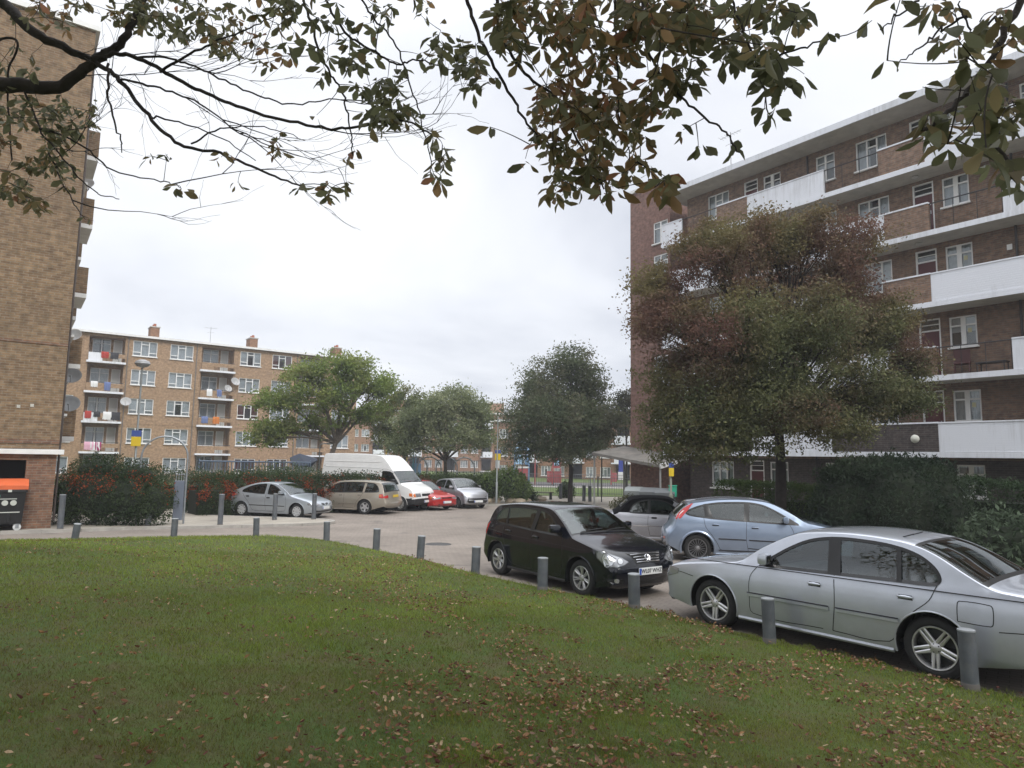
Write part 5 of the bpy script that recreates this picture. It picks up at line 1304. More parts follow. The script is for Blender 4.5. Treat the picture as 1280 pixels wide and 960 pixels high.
SPEC['focus'] = dict(L=4.34, W=1.80, xf=.91, xr=3.55, R=.322, rim=.225, sill=.22, belt=(.90, 1.03), paint=P_blue, spoke='multi', rimmat=M_alloyd, tw=.205,
  prof=[(.17, .20), (.06, .26), (.02, .38), (.0, .50), (.03, .62), (.12, .73), (.30, .83), (.60, .92), (.95, .99), (1.12, 1.03), (1.5, 1.25), (1.85, 1.42), (2.15, 1.475), (2.6, 1.495), (3.05, 1.475), (3.45, 1.42), (3.72, 1.37), (3.82, 1.31), (4.02, 1.12), (4.10, 1.02), (4.15, .90), (4.20, .80), (4.28, .72), (4.33, .62), (4.34, .48), (4.30, .34), (4.2, .27)],
  ws=(1.14, 1.88), rw=(3.76, 4.06), rwz=1.04,
  dlo=[[(1.30, .93), (1.55, 1.08), (1.80, 1.225), (2.05, 1.335), (2.35, 1.385), (2.75, 1.385), (3.15, 1.355), (3.50, 1.28), (3.74, 1.18), (3.80, 1.13), (3.72, 1.08), (3.5, 1.045), (3.0, 1.005), (2.4, .975), (1.8, .945)]],
  pillars=[[(2.38, .965), (2.50, .97), (2.46, 1.395), (2.34, 1.39)], [(3.18, 1.01), (3.36, 1.03), (3.40, 1.33), (3.30, 1.35)], [(1.28, .91), (1.58, .925), (1.60, 1.10), (1.54, 1.07)]],
  seams=[[(1.50, .93), (1.42, .75), (1.42, .45), (1.48, .30), (2.3, .29)], [(2.44, .97), (2.46, .6), (2.42, .29)], [(2.42, .29), (3.0, .30), (3.12, .48), (3.24, .66), (3.36, .82), (3.40, 1.03)]],
  handles=[(2.26, .84, 'p'), (3.14, .88, 'p')], mirror=(1.60, .99, 1.0), crease=.84, rearseat=3.1, seatx=2.3, lip=.03,
  mould=[((1.46, 2.40, .53, .55, .014), 'b'), ((2.47, 3.08, .552, .562, .014), 'b'), ((1.35, 3.08, .30, .30, .012), 'b')],
  front=[('rub', [(-.6, .24), (.6, .24), (.55, .38), (-.55, .38)], .004)], grille=([(-.40, .58), (.40, .58), (.42, .68), (-.42, .68)], 2, M_chrome),
  head=[('lamp', [(.45, .63), (.80, .65), (1.05, .78), (.98, .85), (.6, .76)], .008)],
  tail=[('red', [(.74, 1.02), (.90, 1.00), (.93, 1.20), (.88, 1.30), (.80, 1.30), (.72, 1.14)], .006), ('wh', [(.76, 1.10), (.86, 1.10), (.86, 1.18), (.77, 1.18)], .009)], refl=[('red', [(.55, .50), (.72, .50), (.72, .56), (.55, .56)], .006)],
  sidepatch=[([(3.90, 1.03), (4.02, 1.0), (4.00, 1.07), (3.86, 1.22), (3.66, 1.345), (3.62, 1.34), (3.80, 1.19)], M_redl, 'tail_light')],
  rear=[('black', [(-.7, .30), (.7, .30), (.72, .44), (-.72, .44)], .004)],
  plate=(None, .47, .004), rplate=(None, .62, -.05))
def cab_zone(x, z, side): return z > .93 and 1.93 < x < 3.70 if side else (z > .925 and 1.80 < x < 3.66)
SPEC['cabrio'] = dict(L=4.40, W=1.74, xf=.85, xr=3.50, R=.31, rim=.21, sill=.22, belt=(.86, .93), paint=P_silv3, spoke='five', tw=.2, topmat=M_hood, topfn=cab_zone, toplines=[[(3.19, .93), (3.47, .93)]], tumble=.42,
  prof=[(.17, .20), (.06, .26), (.02, .38), (.0, .50), (.03, .62), (.15, .70), (.5, .78), (.95, .86), (1.25, .92), (1.36, .95), (1.62, 1.14), (1.87, 1.32), (2.1, 1.385), (2.5, 1.40), (2.85, 1.39), (3.15, 1.33), (3.42, 1.12), (3.60, .96), (3.75, .93), (4.2, .91), (4.32, .87), (4.37, .72), (4.40, .55), (4.38, .36), (4.28, .28)],
  ws=(1.37, 1.88), rw=(3.24, 3.46), rtg=.5,
  dlo=[[(1.72, .895), (1.80, 1.0), (1.98, 1.16), (2.20, 1.265), (2.5, 1.295), (2.80, 1.27), (3.05, 1.17), (3.18, 1.0), (3.18, .935), (2.6, .92)]],
  pillars=[[(2.60, .91), (2.68, .912), (2.66, 1.31), (2.58, 1.31)]],
  seams=[[(1.60, .88), (1.52, .7), (1.52, .42), (1.6, .29), (2.62, .29)], [(2.66, .92), (2.68, .6), (2.62, .29)]],
  handles=[(2.50, .80, 'b')], mirror=(1.80, .94, .9), seatx=2.3, rearseat=2.95, mould=[((1.2, 3.1, .555, .56, .012), 'c')],
  front=[('rub', [(-.45, .26), (.45, .26), (.45, .38), (-.45, .38)], .004)], grille=([(-.3, .56), (.3, .56), (.32, .66), (-.32, .66)], 2, M_chrome),
  head=[('lamp', [(.42, .56), (.90, .58), (.92, .68), (.42, .66)], .008)], tail=[('red', [(.5, .62), (.95, .62), (.95, .78), (.5, .78)], .006)],
  plate=(None, .44, .004), rplate=(None, .70, .01))
SPEC['megane'] = dict(L=4.16, W=1.70, xf=.83, xr=3.41, R=.295, rim=.20, sill=.20, belt=(.88, .965), paint=P_meg, spoke='cover', rimmat=mat('wheel_cover', (.55, .56, .57), .4, .3, grime=(.2, .19, .18), gscale=12), tw=.18,
  prof=[(.17, .19), (.06, .24), (.02, .36), (.0, .47), (.03, .56), (.10, .64), (.25, .72), (.55, .81), (.95, .905), (1.10, .95), (1.45, 1.17), (1.80, 1.35), (2.05, 1.405), (2.4, 1.42), (2.8, 1.395), (3.2, 1.31), (3.6, 1.18), (3.9, 1.05), (4.02, .98), (4.07, .85), (4.12, .66), (4.16, .52), (4.14, .38), (4.05, .28)],
  ws=(1.12, 1.83), rw=(3.15, 3.92),
  dlo=[[(1.42, .925), (1.58, 1.04), (1.82, 1.195), (2.05, 1.29), (2.18, 1.315), (2.20, 1.30), (2.20, .96), (2.16, .945), (1.8, .935)], [(2.36, .95), (2.36, 1.32), (2.40, 1.33), (2.75, 1.30), (3.08, 1.225), (3.32, 1.12), (3.42, 1.04), (3.38, 1.005), (2.8, .965)]],
  seams=[[(1.40, .91), (1.32, .75), (1.32, .45), (1.38, .29), (2.2, .27)], [(2.27, 1.34), (2.28, .9), (2.28, .6), (2.24, .28)], [(2.24, .28), (2.85, .29), (2.98, .48), (3.10, .64), (3.26, .80), (3.42, 1.0)]],
  handles=[(2.14, .80, 'b'), (3.12, .84, 'b')], mirror=(1.55, .98, .95), seatx=2.1, rearseat=2.95, crease=.78,
  mould=[((1.36, 3.02, .48, .49, .016), 'b')],
  front=[('rub', [(-.55, .24), (.55, .24), (.58, .33), (-.58, .33)], .004), ('rub', [(-.72, .445), (.72, .445), (.72, .475), (-.72, .475)], .004), ('rub', [(-.22, .56), (-.06, .52), (-.03, .60), (-.24, .63)], .004), ('rub', [(.22, .56), (.24, .63), (.03, .60), (.06, .52)], .004)],
  head=[('lamp', [(.30, .55), (.62, .50), (.88, .55), (.96, .62), (.85, .65), (.45, .635)], .008), ('disc', (.66, .58, .05), .012)],
  fog=[('ring', (.62, .36, .05), .006)],
  tail=[('red', [(.60, .80), (.82, .82), (.98, .84), (.94, .98), (.66, .97)], .006)], plate=(None, .43, .004), rplate=(None, .72, .01))
SPEC['estate'] = dict(L=4.82, W=1.80, xf=.86, xr=3.69, R=.315, rim=.21, sill=.21, belt=(.88, .97), paint=P_beige, spoke='five', tw=.2,
  prof=[(.17, .20), (.06, .26), (.02, .38), (.0, .50), (.03, .62), (.12, .72), (.5, .82), (.95, .89), (1.35, .95), (1.75, 1.19), (2.1, 1.38), (2.35, 1.44), (2.8, 1.47), (3.4, 1.475), (4.0, 1.445), (4.35, 1.40), (4.46, 1.33), (4.60, 1.10), (4.68, .98), (4.73, .82), (4.77, .66), (4.82, .55), (4.82, .40), (4.70, .28)],
  ws=(1.37, 2.12), rw=(4.38, 4.66), rwz=1.0,
  dlo=[[(1.68, .915), (1.85, 1.05), (2.1, 1.22), (2.32, 1.325), (2.6, 1.36), (3.2, 1.375), (3.8, 1.36), (4.12, 1.31), (4.26, 1.18), (4.33, 1.03), (4.28, .985), (3.5, .96), (2.6, .935)]],
  bodypillars=[[(3.56, .95), (3.66, .95), (3.72, 1.39), (3.60, 1.39)]], pillars=[[(2.60, .93), (2.72, .935), (2.68, 1.385), (2.56, 1.385)]],
  seams=[[(1.64, .91), (1.56, .75), (1.56, .45), (1.6, .29), (2.6, .28)], [(2.67, .95), (2.68, .6), (2.64, .29)], [(2.64, .29), (3.2, .30), (3.28, .5), (3.4, .66), (3.52, .80), (3.60, .96)]],
  handles=[(2.5, .83, 'p'), (3.42, .85, 'p')], mirror=(1.82, .96, 1), seatx=2.45, rearseat=3.3, mould=[((1.2, 3.2, .47, .475, .02), 'p')],
  front=[('rub', [(-.5, .26), (.5, .26), (.5, .38), (-.5, .38)], .004)], grille=([(-.3, .56), (.3, .56), (.33, .72), (-.33, .72)], 4, M_chrome), head=[('lamp', [(.42, .58), (.78, .58), (.9, .66), (.7, .74), (.42, .72)], .008)],
  tail=[('red', [(.62, .74), (.92, .72), (1.06, .74), (1.03, .88), (.90, .90), (.62, .86)], .006), ('or', [(.92, .80), (1.04, .80), (1.03, .86), (.92, .86)], .008)],
  rplate=(None, .80, .012), plate=(None, .46, .004))
SPEC['van'] = dict(L=5.80, W=1.98, xf=.88, xr=4.60, R=.335, rim=.21, sill=.30, belt=(1.22, 1.30), paint=P_white, spoke='steel', rimmat=mat('steel_wheel', (.42, .42, .41), .5, .3, grime=(.15, .13, .11), gscale=8), tw=.2, tumble=.10, tail_in=.06, tailt=.02, noset=.16, sq=4.2, smooth=40,
  prof=[(.14, .28), (.03, .33), (.0, .48), (.02, .62), (.06, .78), (.12, .92), (.30, 1.06), (.62, 1.20), (.82, 1.29), (1.10, 1.58), (1.36, 1.86), (1.42, 1.92), (1.70, 2.22), (2.0, 2.48), (2.25, 2.60), (3.3, 2.66), (4.3, 2.67), (5.55, 2.66), (5.70, 2.62), (5.74, 2.3), (5.77, 1.6), (5.79, 1.0), (5.80, .6), (5.78, .45), (5.71, .38)],
  ws=(.86, 1.36), rw=(5.715, 5.72), norear=True, tglass=.9, black_bumper=.62,
  dlo=[[(1.02, 1.25), (1.18, 1.46), (1.40, 1.72), (1.52, 1.80), (1.72, 1.83), (1.98, 1.83), (2.0, 1.80), (2.0, 1.30), (1.98, 1.275), (1.6, 1.26)]],
  pillars=[[(1.28, 1.24), (1.34, 1.24), (1.42, 1.78), (1.37, 1.74)]],
  seams=[[(1.12, 1.2), (1.16, .9), (1.26, .62), (1.34, .40), (2.08, .38)], [(2.08, .38), (2.12, 1.2), (2.10, 1.87), (1.5, 1.86), (1.3, 1.70)]],
  handles=[(1.98, 1.14, 'b')], mirror=(1.20, 1.36, 1.35), mirmat=M_trim, seatx=1.75, seatz=.75, dashx=.75, dashz=1.12,
  mould=[((2.2, 5.6, 1.98, 2.0, .010), 'p'), ((2.2, 5.6, 2.26, 2.27, .010), 'p'), ((2.2, 5.6, 1.16, 1.16, .012), 'p'), ((1.4, 4.2, .68, .68, .03), 'p'), ((5.02, 5.68, .68, .68, .03), 'p')],
  front=[('black', [(-.8, .36), (.8, .36), (.8, .6), (-.8, .6)], .004)],
  grille=([(-.36, .70), (.36, .70), (.36, .82), (-.36, .82)], 2, M_trim),
  head=[('lamp', [(.44, .68), (.78, .68), (.80, .86), (.46, .84)], .008), ('or', [(.79, .68), (1.02, .70), (1.02, .84), (.81, .86)], .008)], tail=[('red', [(.84, .75), (.95, .75), (.95, 1.2), (.84, 1.2)], .006)],
  plate=(None, .46, .004))
SPEC['red'] = dict(L=4.15, W=1.69, xf=.84, xr=3.36, R=.290, rim=.19, sill=.20, belt=(.86, .94), paint=P_red, spoke='cover', rimmat=mat('grey_wheel_cover', (.2, .2, .2), .5), tw=.175, rearseat=2.9, seatx=2.05,
  prof=[(.17, .19), (.06, .24), (.02, .36), (.0, .47), (.02, .58), (.10, .67), (.4, .76), (.8, .84), (1.18, .91), (1.5, 1.12), (1.85, 1.335), (2.1, 1.385), (2.5, 1.405), (3.0, 1.39), (3.4, 1.34), (3.62, 1.27), (3.85, 1.02), (3.97, .92), (4.03, .78), (4.10, .62), (4.15, .5), (4.12, .34), (4.02, .27)],
  ws=(1.20, 1.88), rw=(3.64, 3.84), rwz=.98,
  dlo=[[(1.48, .90), (1.66, 1.03), (1.9, 1.2), (2.15, 1.29), (2.6, 1.31), (3.1, 1.285), (3.4, 1.20), (3.56, 1.04), (3.5, .965), (2.6, .93)]],
  pillars=[[(2.3, .92), (2.42, .925), (2.38, 1.32), (2.26, 1.31)]], seams=[[(1.44, .89), (1.36, .7), (1.4, .3), (2.3, .28)], [(2.36, .93), (2.36, .5), (2.32, .28)]],
  handles=[(2.2, .78, 'b')], mirror=(1.62, .95, .95), mould=[((1.3, 3.0, .46, .47, .02), 'b')],
  front=[('rub', [(-.5, .24), (.5, .24), (.5, .32), (-.5, .32)], .004), ('rub', [(-.74, .46), (.74, .46), (.74, .48), (-.74, .48)], .004)], grille=([(-.30, .565), (.30, .565), (.33, .64), (-.33, .64)], 2, M_trim),
  head=[('lamp', [(.36, .55), (.78, .56), (.80, .66), (.38, .65)], .008), ('or', [(.79, .56), (.93, .58), (.92, .65), (.81, .66)], .008)], tail=[('red', [(.6, .7), (.95, .7), (.95, .88), (.6, .88)], .006)], plate=(None, .40, .004))
SPEC['small'] = dict(L=3.43, W=1.63, xf=.73, xr=3.07, R=.278, rim=.185, sill=.20, belt=(.90, 1.0), paint=P_silv2, spoke='steel', rimmat=mat('dark_wheel', (.09, .09, .09), .5, .3), tw=.165, rearseat=2.6, seatx=1.85, noset=.17,
  prof=[(.15, .19), (.05, .24), (.0, .36), (.0, .48), (.04, .62), (.12, .74), (.28, .84), (.55, .93), (.82, 1.0), (1.15, 1.22), (1.5, 1.41), (1.8, 1.465), (2.2, 1.47), (2.7, 1.43), (3.05, 1.37), (3.18, 1.28), (3.30, 1.05), (3.36, .9), (3.40, .7), (3.43, .5), (3.40, .34), (3.32, .27)],
  ws=(.86, 1.53), rw=(3.08, 3.32), rwz=.95,
  dlo=[[(1.10, .94), (1.28, 1.06), (1.5, 1.21), (1.72, 1.33), (1.95, 1.37), (2.02, 1.36), (2.04, .98), (2.0, .965), (1.5, .95)], [(2.16, .985), (2.14, 1.36), (2.2, 1.372), (2.5, 1.35), (2.78, 1.30), (2.95, 1.2), (2.97, 1.1), (2.85, 1.03)]],
  seams=[[(1.05, .93), (1.0, .7), (1.05, .3), (2.0, .28)], [(2.09, 1.38), (2.1, .9), (2.06, .28)]], handles=[(1.95, .84, 'p'), (2.7, .9, 'p')], mirror=(1.28, 1.0, 1.0), crease=.8,
  front=[('rub', [(-.50, .27), (.50, .27), (.60, .36), (.56, .56), (-.56, .56), (-.60, .36)], .006), ('body', [(-.52, .42), (.52, .42), (.54, .47), (-.54, .47)], .016)],
  grille=([(-.5, .32), (.5, .32), (.54, .38), (-.54, .38)], 1, M_trim),
  head=[('lamp', [(.44, .60), (.60, .58), (.86, .66), (.92, .76), (.80, .78), (.56, .70)], .010)], tail=[('red', [(.7, .8), (.9, .8), (.88, 1.1), (.75, 1.1)], .006)], plate=(None, .38, .006))
c = Car(SPEC['polo'], 'parked_car', 'black five door hatchback facing the camera with silver alloy wheels, nearest the bollards', 'car', 'cars parked in the lot')
place_wheels(c, (620, 718), (730, 745), -1)
# round badge of the grille: ring with V over W
def badge(car, z, r):
    p = car.face(0, z, True, .02); T_ = Matrix.Translation((p.x+.004, 0, z)) @ Matrix.Rotation(PI/2, 4, 'Z') @ Matrix.Rotation(PI/2-.35, 4, 'X')
    q = MB(); pts = [T_ @ Vector((r*math.cos(a*PI/14), r*math.sin(a*PI/14), 0)) for a in range(29)]; q.tube(pts, r*.11, 6, cap=False)
    q.lathe([(r*.95, -.008), (0, -.008)], 24, k=1, T=T_)
    def st(P): q.tube([T_ @ Vector((x*r, y*r, 0)) for x, y in P], r*.085, 5)
    st([(-.38, .86), (0, .10), (.38, .86)]); st([(-.80, .45), (-.38, -.78), (0, .0)]); st([(.80, .45), (.38, -.78), (0, .0)])
    car.obj(q, 'badge', [M_chrome, M_under], smooth=50)
badge(c, .672, .058)
c = Car(SPEC['accord'], 'parked_car', 'silver four door saloon cut by the right edge, closest car to the camera', 'car', 'cars parked in the lot')
place_wheels(c, (1172, 850), (893, 784), 1)
q = MB(); 
for dx_ in (0, .28): p = c.S(c.idx_x(3.22)-.5, .15 if dx_ else .42); q.tube([Vector((p.x, p.y, p.z)), Vector((p.x-.12, p.y, p.z+.045))], .007, 5)
c.obj(q, 'roof_aerial', M_trim)
c = Car(SPEC['focus'], 'parked_car', 'pale blue five door hatchback with multi spoke alloys and tall red tail light', 'car', 'cars parked in the lot')
A = gp(872, 702); ang = math.radians(-9.5); f = Vector((math.cos(ang), math.sin(ang), 0)); l = Vector((-f.y, f.x, 0))
k_ = A-l*(-1)*(c.W-.06)+f*1.32; place(c, k_.x, k_.y, -9.5)
c = Car(SPEC['cabrio'], 'parked_car', 'silver two door convertible with closed black soft top, half hidden behind the pale blue hatchback', 'car', 'cars parked in the lot')
k_ = ground(828, 20.6); place(c, k_.x, k_.y, -7)
c = Car(SPEC['megane'], 'parked_car', 'silver blue rounded hatchback by the berry hedge, leftmost of the row', 'car', 'cars parked in the lot')
place_wheels(c, (299, 646), (372, 648), -1, math.radians(-10))
c = Car(SPEC['estate'], 'parked_car', 'beige estate car seen from the rear in front of the white van', 'car', 'cars parked in the lot')
A = gp(455, 643); ang = math.radians(164); f = Vector((math.cos(ang), math.sin(ang), 0)); l = Vector((-f.y, f.x, 0))
k_ = A-l*(c.W-.06)+f*1.40; place(c, k_.x, k_.y, 164)
c = Car(SPEC['van'], 'parked_van', 'white high roof panel van with black front bumper standing behind the beige estate car', 'van')
A = gp(500, 639); ang = math.radians(-26); f = Vector((math.cos(ang), math.sin(ang), 0)); l = Vector((-f.y, f.x, 0))
k_ = A+l*(c.W-.06)-f*1.86; place(c, k_.x, k_.y, -26)
c = Car(SPEC['red'], 'parked_car', 'small bright red hatchback between the white van and the small silver car', 'car', 'cars parked in the lot')
A = gp(543, 637); ang = math.radians(-42); f = Vector((math.cos(ang), math.sin(ang), 0)); l = Vector((-f.y, f.x, 0))
k_ = A-f*1.3+l*.1; place(c, k_.x, k_.y, -42)
c = Car(SPEC['small'], 'parked_car', 'small silver city car with big black grille, right end of the far row', 'car', 'cars parked in the lot')
A = gp(572, 635.5); ang = math.radians(-54); f = Vector((math.cos(ang), math.sin(ang), 0)); l = Vector((-f.y, f.x, 0))
k_ = A+l*(c.W-.06)-f*1.17; place(c, k_.x, k_.y, -54)
# ================================================================ trees and hedges
M_bark = mat('bark', (.075, .06, .048), .95, var=.3, vscale=9, bump=.8, bscale=22)
M_barkd = mat('dark_bark', (.035, .028, .024), .95, var=.3, vscale=9, bump=.6, bscale=30)
M_barkg = mat('grey_bark', (.12, .10, .08), .95, var=.3, vscale=9, bump=.8, bscale=22)
M_leaf = leafmat('leaf', .35, .75, .12)
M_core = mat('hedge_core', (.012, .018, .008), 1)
def bez(a, b, c, n=8):
    return [a*(1-t)**2+b*2*t*(1-t)+c*t*t for t in [i/n for i in range(n+1)]]
def leafquads(P, size, rg, droop=.3, aspect=.5, flat=None):
    """rhombus leaves at points P"""
    n = len(P); d = rg.normal(size=(n, 3)); d[:, 2] -= droop; d /= np.linalg.norm(d, axis=1)[:, None]
    e = rg.normal(size=(n, 3)); e -= d*(e*d).sum(1)[:, None]; e /= np.linalg.norm(e, axis=1)[:, None]
    s = size*rg.uniform(.6, 1.35, n)[:, None]; V = np.empty((n, 4, 3)); V[:, 0] = P; V[:, 1] = P+d*s*.5+e*s*aspect*.5; V[:, 2] = P+d*s; V[:, 3] = P+d*s*.45-e*s*aspect*.5
    return V.reshape(-1, 3), np.arange(4*n).reshape(-1, 4)
def tree(name, label, base, blobs, trunk_h, r0, nleaf, lsize, pal, bark, seed, clump=.32, cl_per=60, lean=(0, 0), forks=3, gaps=.0, droop=.3, shellb=.45, twig=True, aspect=.5, group=None, cat='tree'):
    """blobs: (x, y, z, rx, ry, rz, weight) relative to the base"""
    rg = np.random.default_rng(seed); rr = random.Random(seed)
    root = empty(name, base, 0, label, cat, group)
    mb = MB(); fork = Vector((lean[0], lean[1], trunk_h))
    pts = [Vector((0, 0, -.1)), Vector((lean[0]*.15, lean[1]*.2, trunk_h*.33)), Vector((lean[0]*.6+.03, lean[1]*.5, trunk_h*.7)), fork]
    pts = crom(pts, 4); n = len(pts); mb.tube(pts, [r0*(1.25 if i == 0 else 1)*(1-.35*i/n) for i in range(n)], 10)
    tot = sum(b[6] for b in blobs); clumps = []; wts = []
    big = max(b[2]+b[5] for b in blobs)
    for b in blobs:
        c = Vector(b[:3]); k = max(3, int(nleaf/cl_per*b[6]/tot))
        mid = (fork+c)/2+Vector((rr.uniform(-.3, .3), rr.uniform(-.3, .3), rr.uniform(.0, .5)))*.6*(c-fork).length/2
        L1 = bez(fork-Vector((0, 0, .1)), mid, c, 8); rb = r0*.55*(b[6]/tot*len(blobs))**.5; mb.tube(L1, [max(.012, rb*(1-.75*i/8)) for i in range(9)], 7)
        cc = []
        for _ in range(k):
            u = rg.normal(size=3); u /= np.linalg.norm(u); rad = rg.random()**shellb
            p = Vector((c.x+u[0]*b[3]*rad, c.y+u[1]*b[4]*rad, c.z+u[2]*b[5]*rad)); cc.append(p)
        clumps += cc
        for p in (rr.sample(cc, min(len(cc), 16 if twig else 5))):
            s = L1[rr.randint(3, 8)]; m = (s+p)/2+Vector((rr.uniform(-.2, .2), rr.uniform(-.2, .2), rr.uniform(-.1, .25)))
            mb.tube(bez(s, m, p, 5), [max(.006, rb*.28*(1-.8*i/5)) for i in range(6)], 5, cap=False)
    mb.build('trunk', bark, root, smooth=50)
    Cn = np.array([tuple(c) for c in clumps]); per = max(1, nleaf//len(Cn))
    g1 = rg.normal(size=(len(Cn), per, 3)); st = clump*rg.uniform(.6, 1.3, (len(Cn), 1, 1)); g1[:, :, 2] *= .6
    P = (Cn[:, None, :]+g1*st).reshape(-1, 3)
    if gaps:
        ns = vnoise(P[:, 0]*1.0+P[:, 1]*.6+50, P[:, 2]+P[:, 1]*.5+50, 1.3, seed); P = P[ns > gaps]
    cid = np.repeat(np.arange(len(Cn)), per)[:len(P)] if not gaps else None
    V, F = leafquads(P, lsize, rg, droop, aspect)
    col = pal(P, rg); Cc = np.repeat(col, 4, 0)
    np_mesh('crown', V, F, M_leaf, Cc, parent=root)
    return root
def palette(cols, seed, s=1.1, jit=.25, fn=None):
    cols = np.array(cols)
    def f(P, rg):
        t = vnoise(P[:, 0]+40, P[:, 2]+P[:, 1]*.7+40, s, seed)*.6+vnoise(P[:, 0]+P[:, 1]+40, P[:, 2]+40, s*3, seed+1)*.4
        t = np.clip((t-.2)/.6+rg.normal(0, .12, len(P)), 0, .999)*(len(cols)-1); i = t.astype(int); fr = (t-i)[:, None]
        c = cols[i]*(1-fr)+cols[np.minimum(i+1, len(cols)-1)]*fr
        if fn is not None: c = fn(P, c, rg)
        return c*rg.uniform(1-jit, 1+jit, (len(P), 1))
    return f
# --- big autumn tree in front of the right block
tb = ground(975, 18.4); D = 18.4
def rel(px, py, dd=0, D=D, tb=tb):
    p = at(px, py, D+dd); return (p.x-tb.x, p.y-tb.y, p.z-tb.z)
def aut(P, c, rg):
    z = P[:, 2]; x = P[:, 0]
    t = np.clip((z-4.6)/3.0, 0, 1)*.75+np.clip((-x-1.6)/2.2, 0, 1)*.55*np.clip((z-2.5)/2.5, 0, 1)+np.clip((x-2.6)/1.2, 0, 1)*.25*np.clip((z-4)/2, 0, 1)
    n = vnoise(x+30, z+P[:, 1]*.5+30, 2.2, 77)*.6+vnoise(x+30, z+P[:, 1]*.5+30, .8, 78)*.4; t = np.clip((.10+t*1.0-(n-.45)*1.2)+rg.normal(0, .12, len(x)), 0, .75)[:, None]
    red = np.array([.19, .085, .08]); br = np.array([.18, .14, .065]); w2 = np.clip((vnoise(x+30, z+30, 1.1, 79)-.35)*3+rg.normal(0, .15, len(x)), 0, 1)[:, None]; r2 = red*w2+br*(1-w2)
    return c*(1-t)+r2*t
bl = []
for (px, py, dd, rx, rz, w_) in [(905, 330, -.5, 55, 40, 1), (985, 310, .3, 65, 38, 1.2), (1050, 340, .0, 45, 42, .9), (850, 400, -.3, 55, 50, 1.2), (925, 410, -1.6, 70, 60, 1.6), (1010, 405, -1.4, 75, 55, 1.6), (1085, 410, .2, 45, 45, .9), (840, 480, .2, 45, 45, .8), (900, 500, -1.2, 70, 50, 1.4), (985, 490, -1.8, 60, 55, 1.2), (1065, 480, -.6, 65, 50, 1.3), (1125, 495, .3, 42, 26, .6), (860, 555, -.4, 55, 30, .9), (915, 545, -1.3, 50, 42, .9), (1035, 535, -1.0, 55, 26, .7), (960, 300, 1.4, 80, 40, 1), (980, 400, 1.8, 100, 60, 1.4), (940, 490, 1.8, 100, 50, 1.4), (820, 350, .4, 30, 24, .5), (830, 515, .2, 30, 30, .4), (1110, 500, .3, 55, 24, .6), (810, 400, .3, 26, 40, .5), (1108, 400, .2, 34, 38, .7), (1136, 455, .2, 26, 28, .5), (1020, 290, .2, 40, 24, .5), (940, 290, .1, 40, 24, .5), (870, 300, .2, 30, 22, .4), (1075, 300, .2, 32, 26, .45)]:
    x, y, z = rel(px, py, dd); k = D/F_PX; bl.append((x, y, z, rx*k, 1.1, rz*k, w_))
tree('autumn_tree', 'big spreading tree turning from green to red in front of the brick and white block', tb, bl, 3.3, .17, 200000, .082, palette([(.09, .105, .05), (.13, .145, .068), (.18, .185, .09)], 5, s=2.0, jit=.15, fn=aut), M_barkd, 42, clump=.19, cl_per=110, gaps=.22, shellb=.48)
# --- dark tree in the middle
tb = ground(713, 39.5); D = 39.5
bl = []
for (px, py, dd, rx, rz, w_) in [(715, 455, 0, 28, 26, 1), (680, 480, 0, 32, 30, 1), (735, 480, .4, 28, 28, 1), (655, 520, 0, 32, 26, 1), (700, 520, -1.5, 45, 32, 1.6), (745, 520, 0, 32, 24, 1), (660, 555, 0, 36, 18, .9), (705, 560, -1, 45, 18, 1.1), (745, 548, .3, 30, 17, .8), (770, 525, 0, 14, 12, .3), (700, 500, 2, 60, 40, 1.6)]:
    x, y, z = rel(px, py, dd, D, tb); k = D/F_PX; bl.append((x, y, z, rx*k, 1.4, rz*k, w_))
tree('dark_tree', 'dark purplish green round tree on a thin straight trunk in the middle distance', tb, bl, 2.6, .16, 60000, .15, palette([(.085, .11, .06), (.125, .145, .08), (.165, .165, .105)], 8, jit=.12), M_barkd, 7, clump=.36, cl_per=80, gaps=.12, shellb=.5)
# --- pale green airy tree behind the van
tb = ground(400, 42); D = 42
bl = []
for (px, py, dd, rx, rz, w_) in [(430, 455, 0, 40, 20, 1), (385, 470, -.4, 30, 17, .8), (350, 500, 0, 35, 16, .9), (400, 495, -1, 50, 22, 1.2), (455, 480, .5, 38, 24, 1), (345, 535, -.2, 32, 13, .7), (395, 530, .5, 45, 12, .7), (455, 515, 0, 35, 16, .7), (480, 480, 0, 16, 18, .4), (330, 550, -.5, 20, 8, .35)]:
    x, y, z = rel(px, py, dd, D, tb); k = D/F_PX; bl.append((x, y, z, rx*k, 1.3, rz*k, w_))
tree('green_tree', 'bright green airy tree with layered branches rising behind the white van', tb, bl, 3.4, .20, 36000, .17, palette([(.12, .175, .045), (.185, .245, .065), (.26, .29, .09)], 18, jit=.15), M_barkg, 17, clump=.34, cl_per=55, gaps=.30, lean=(.9, 0), shellb=.6)
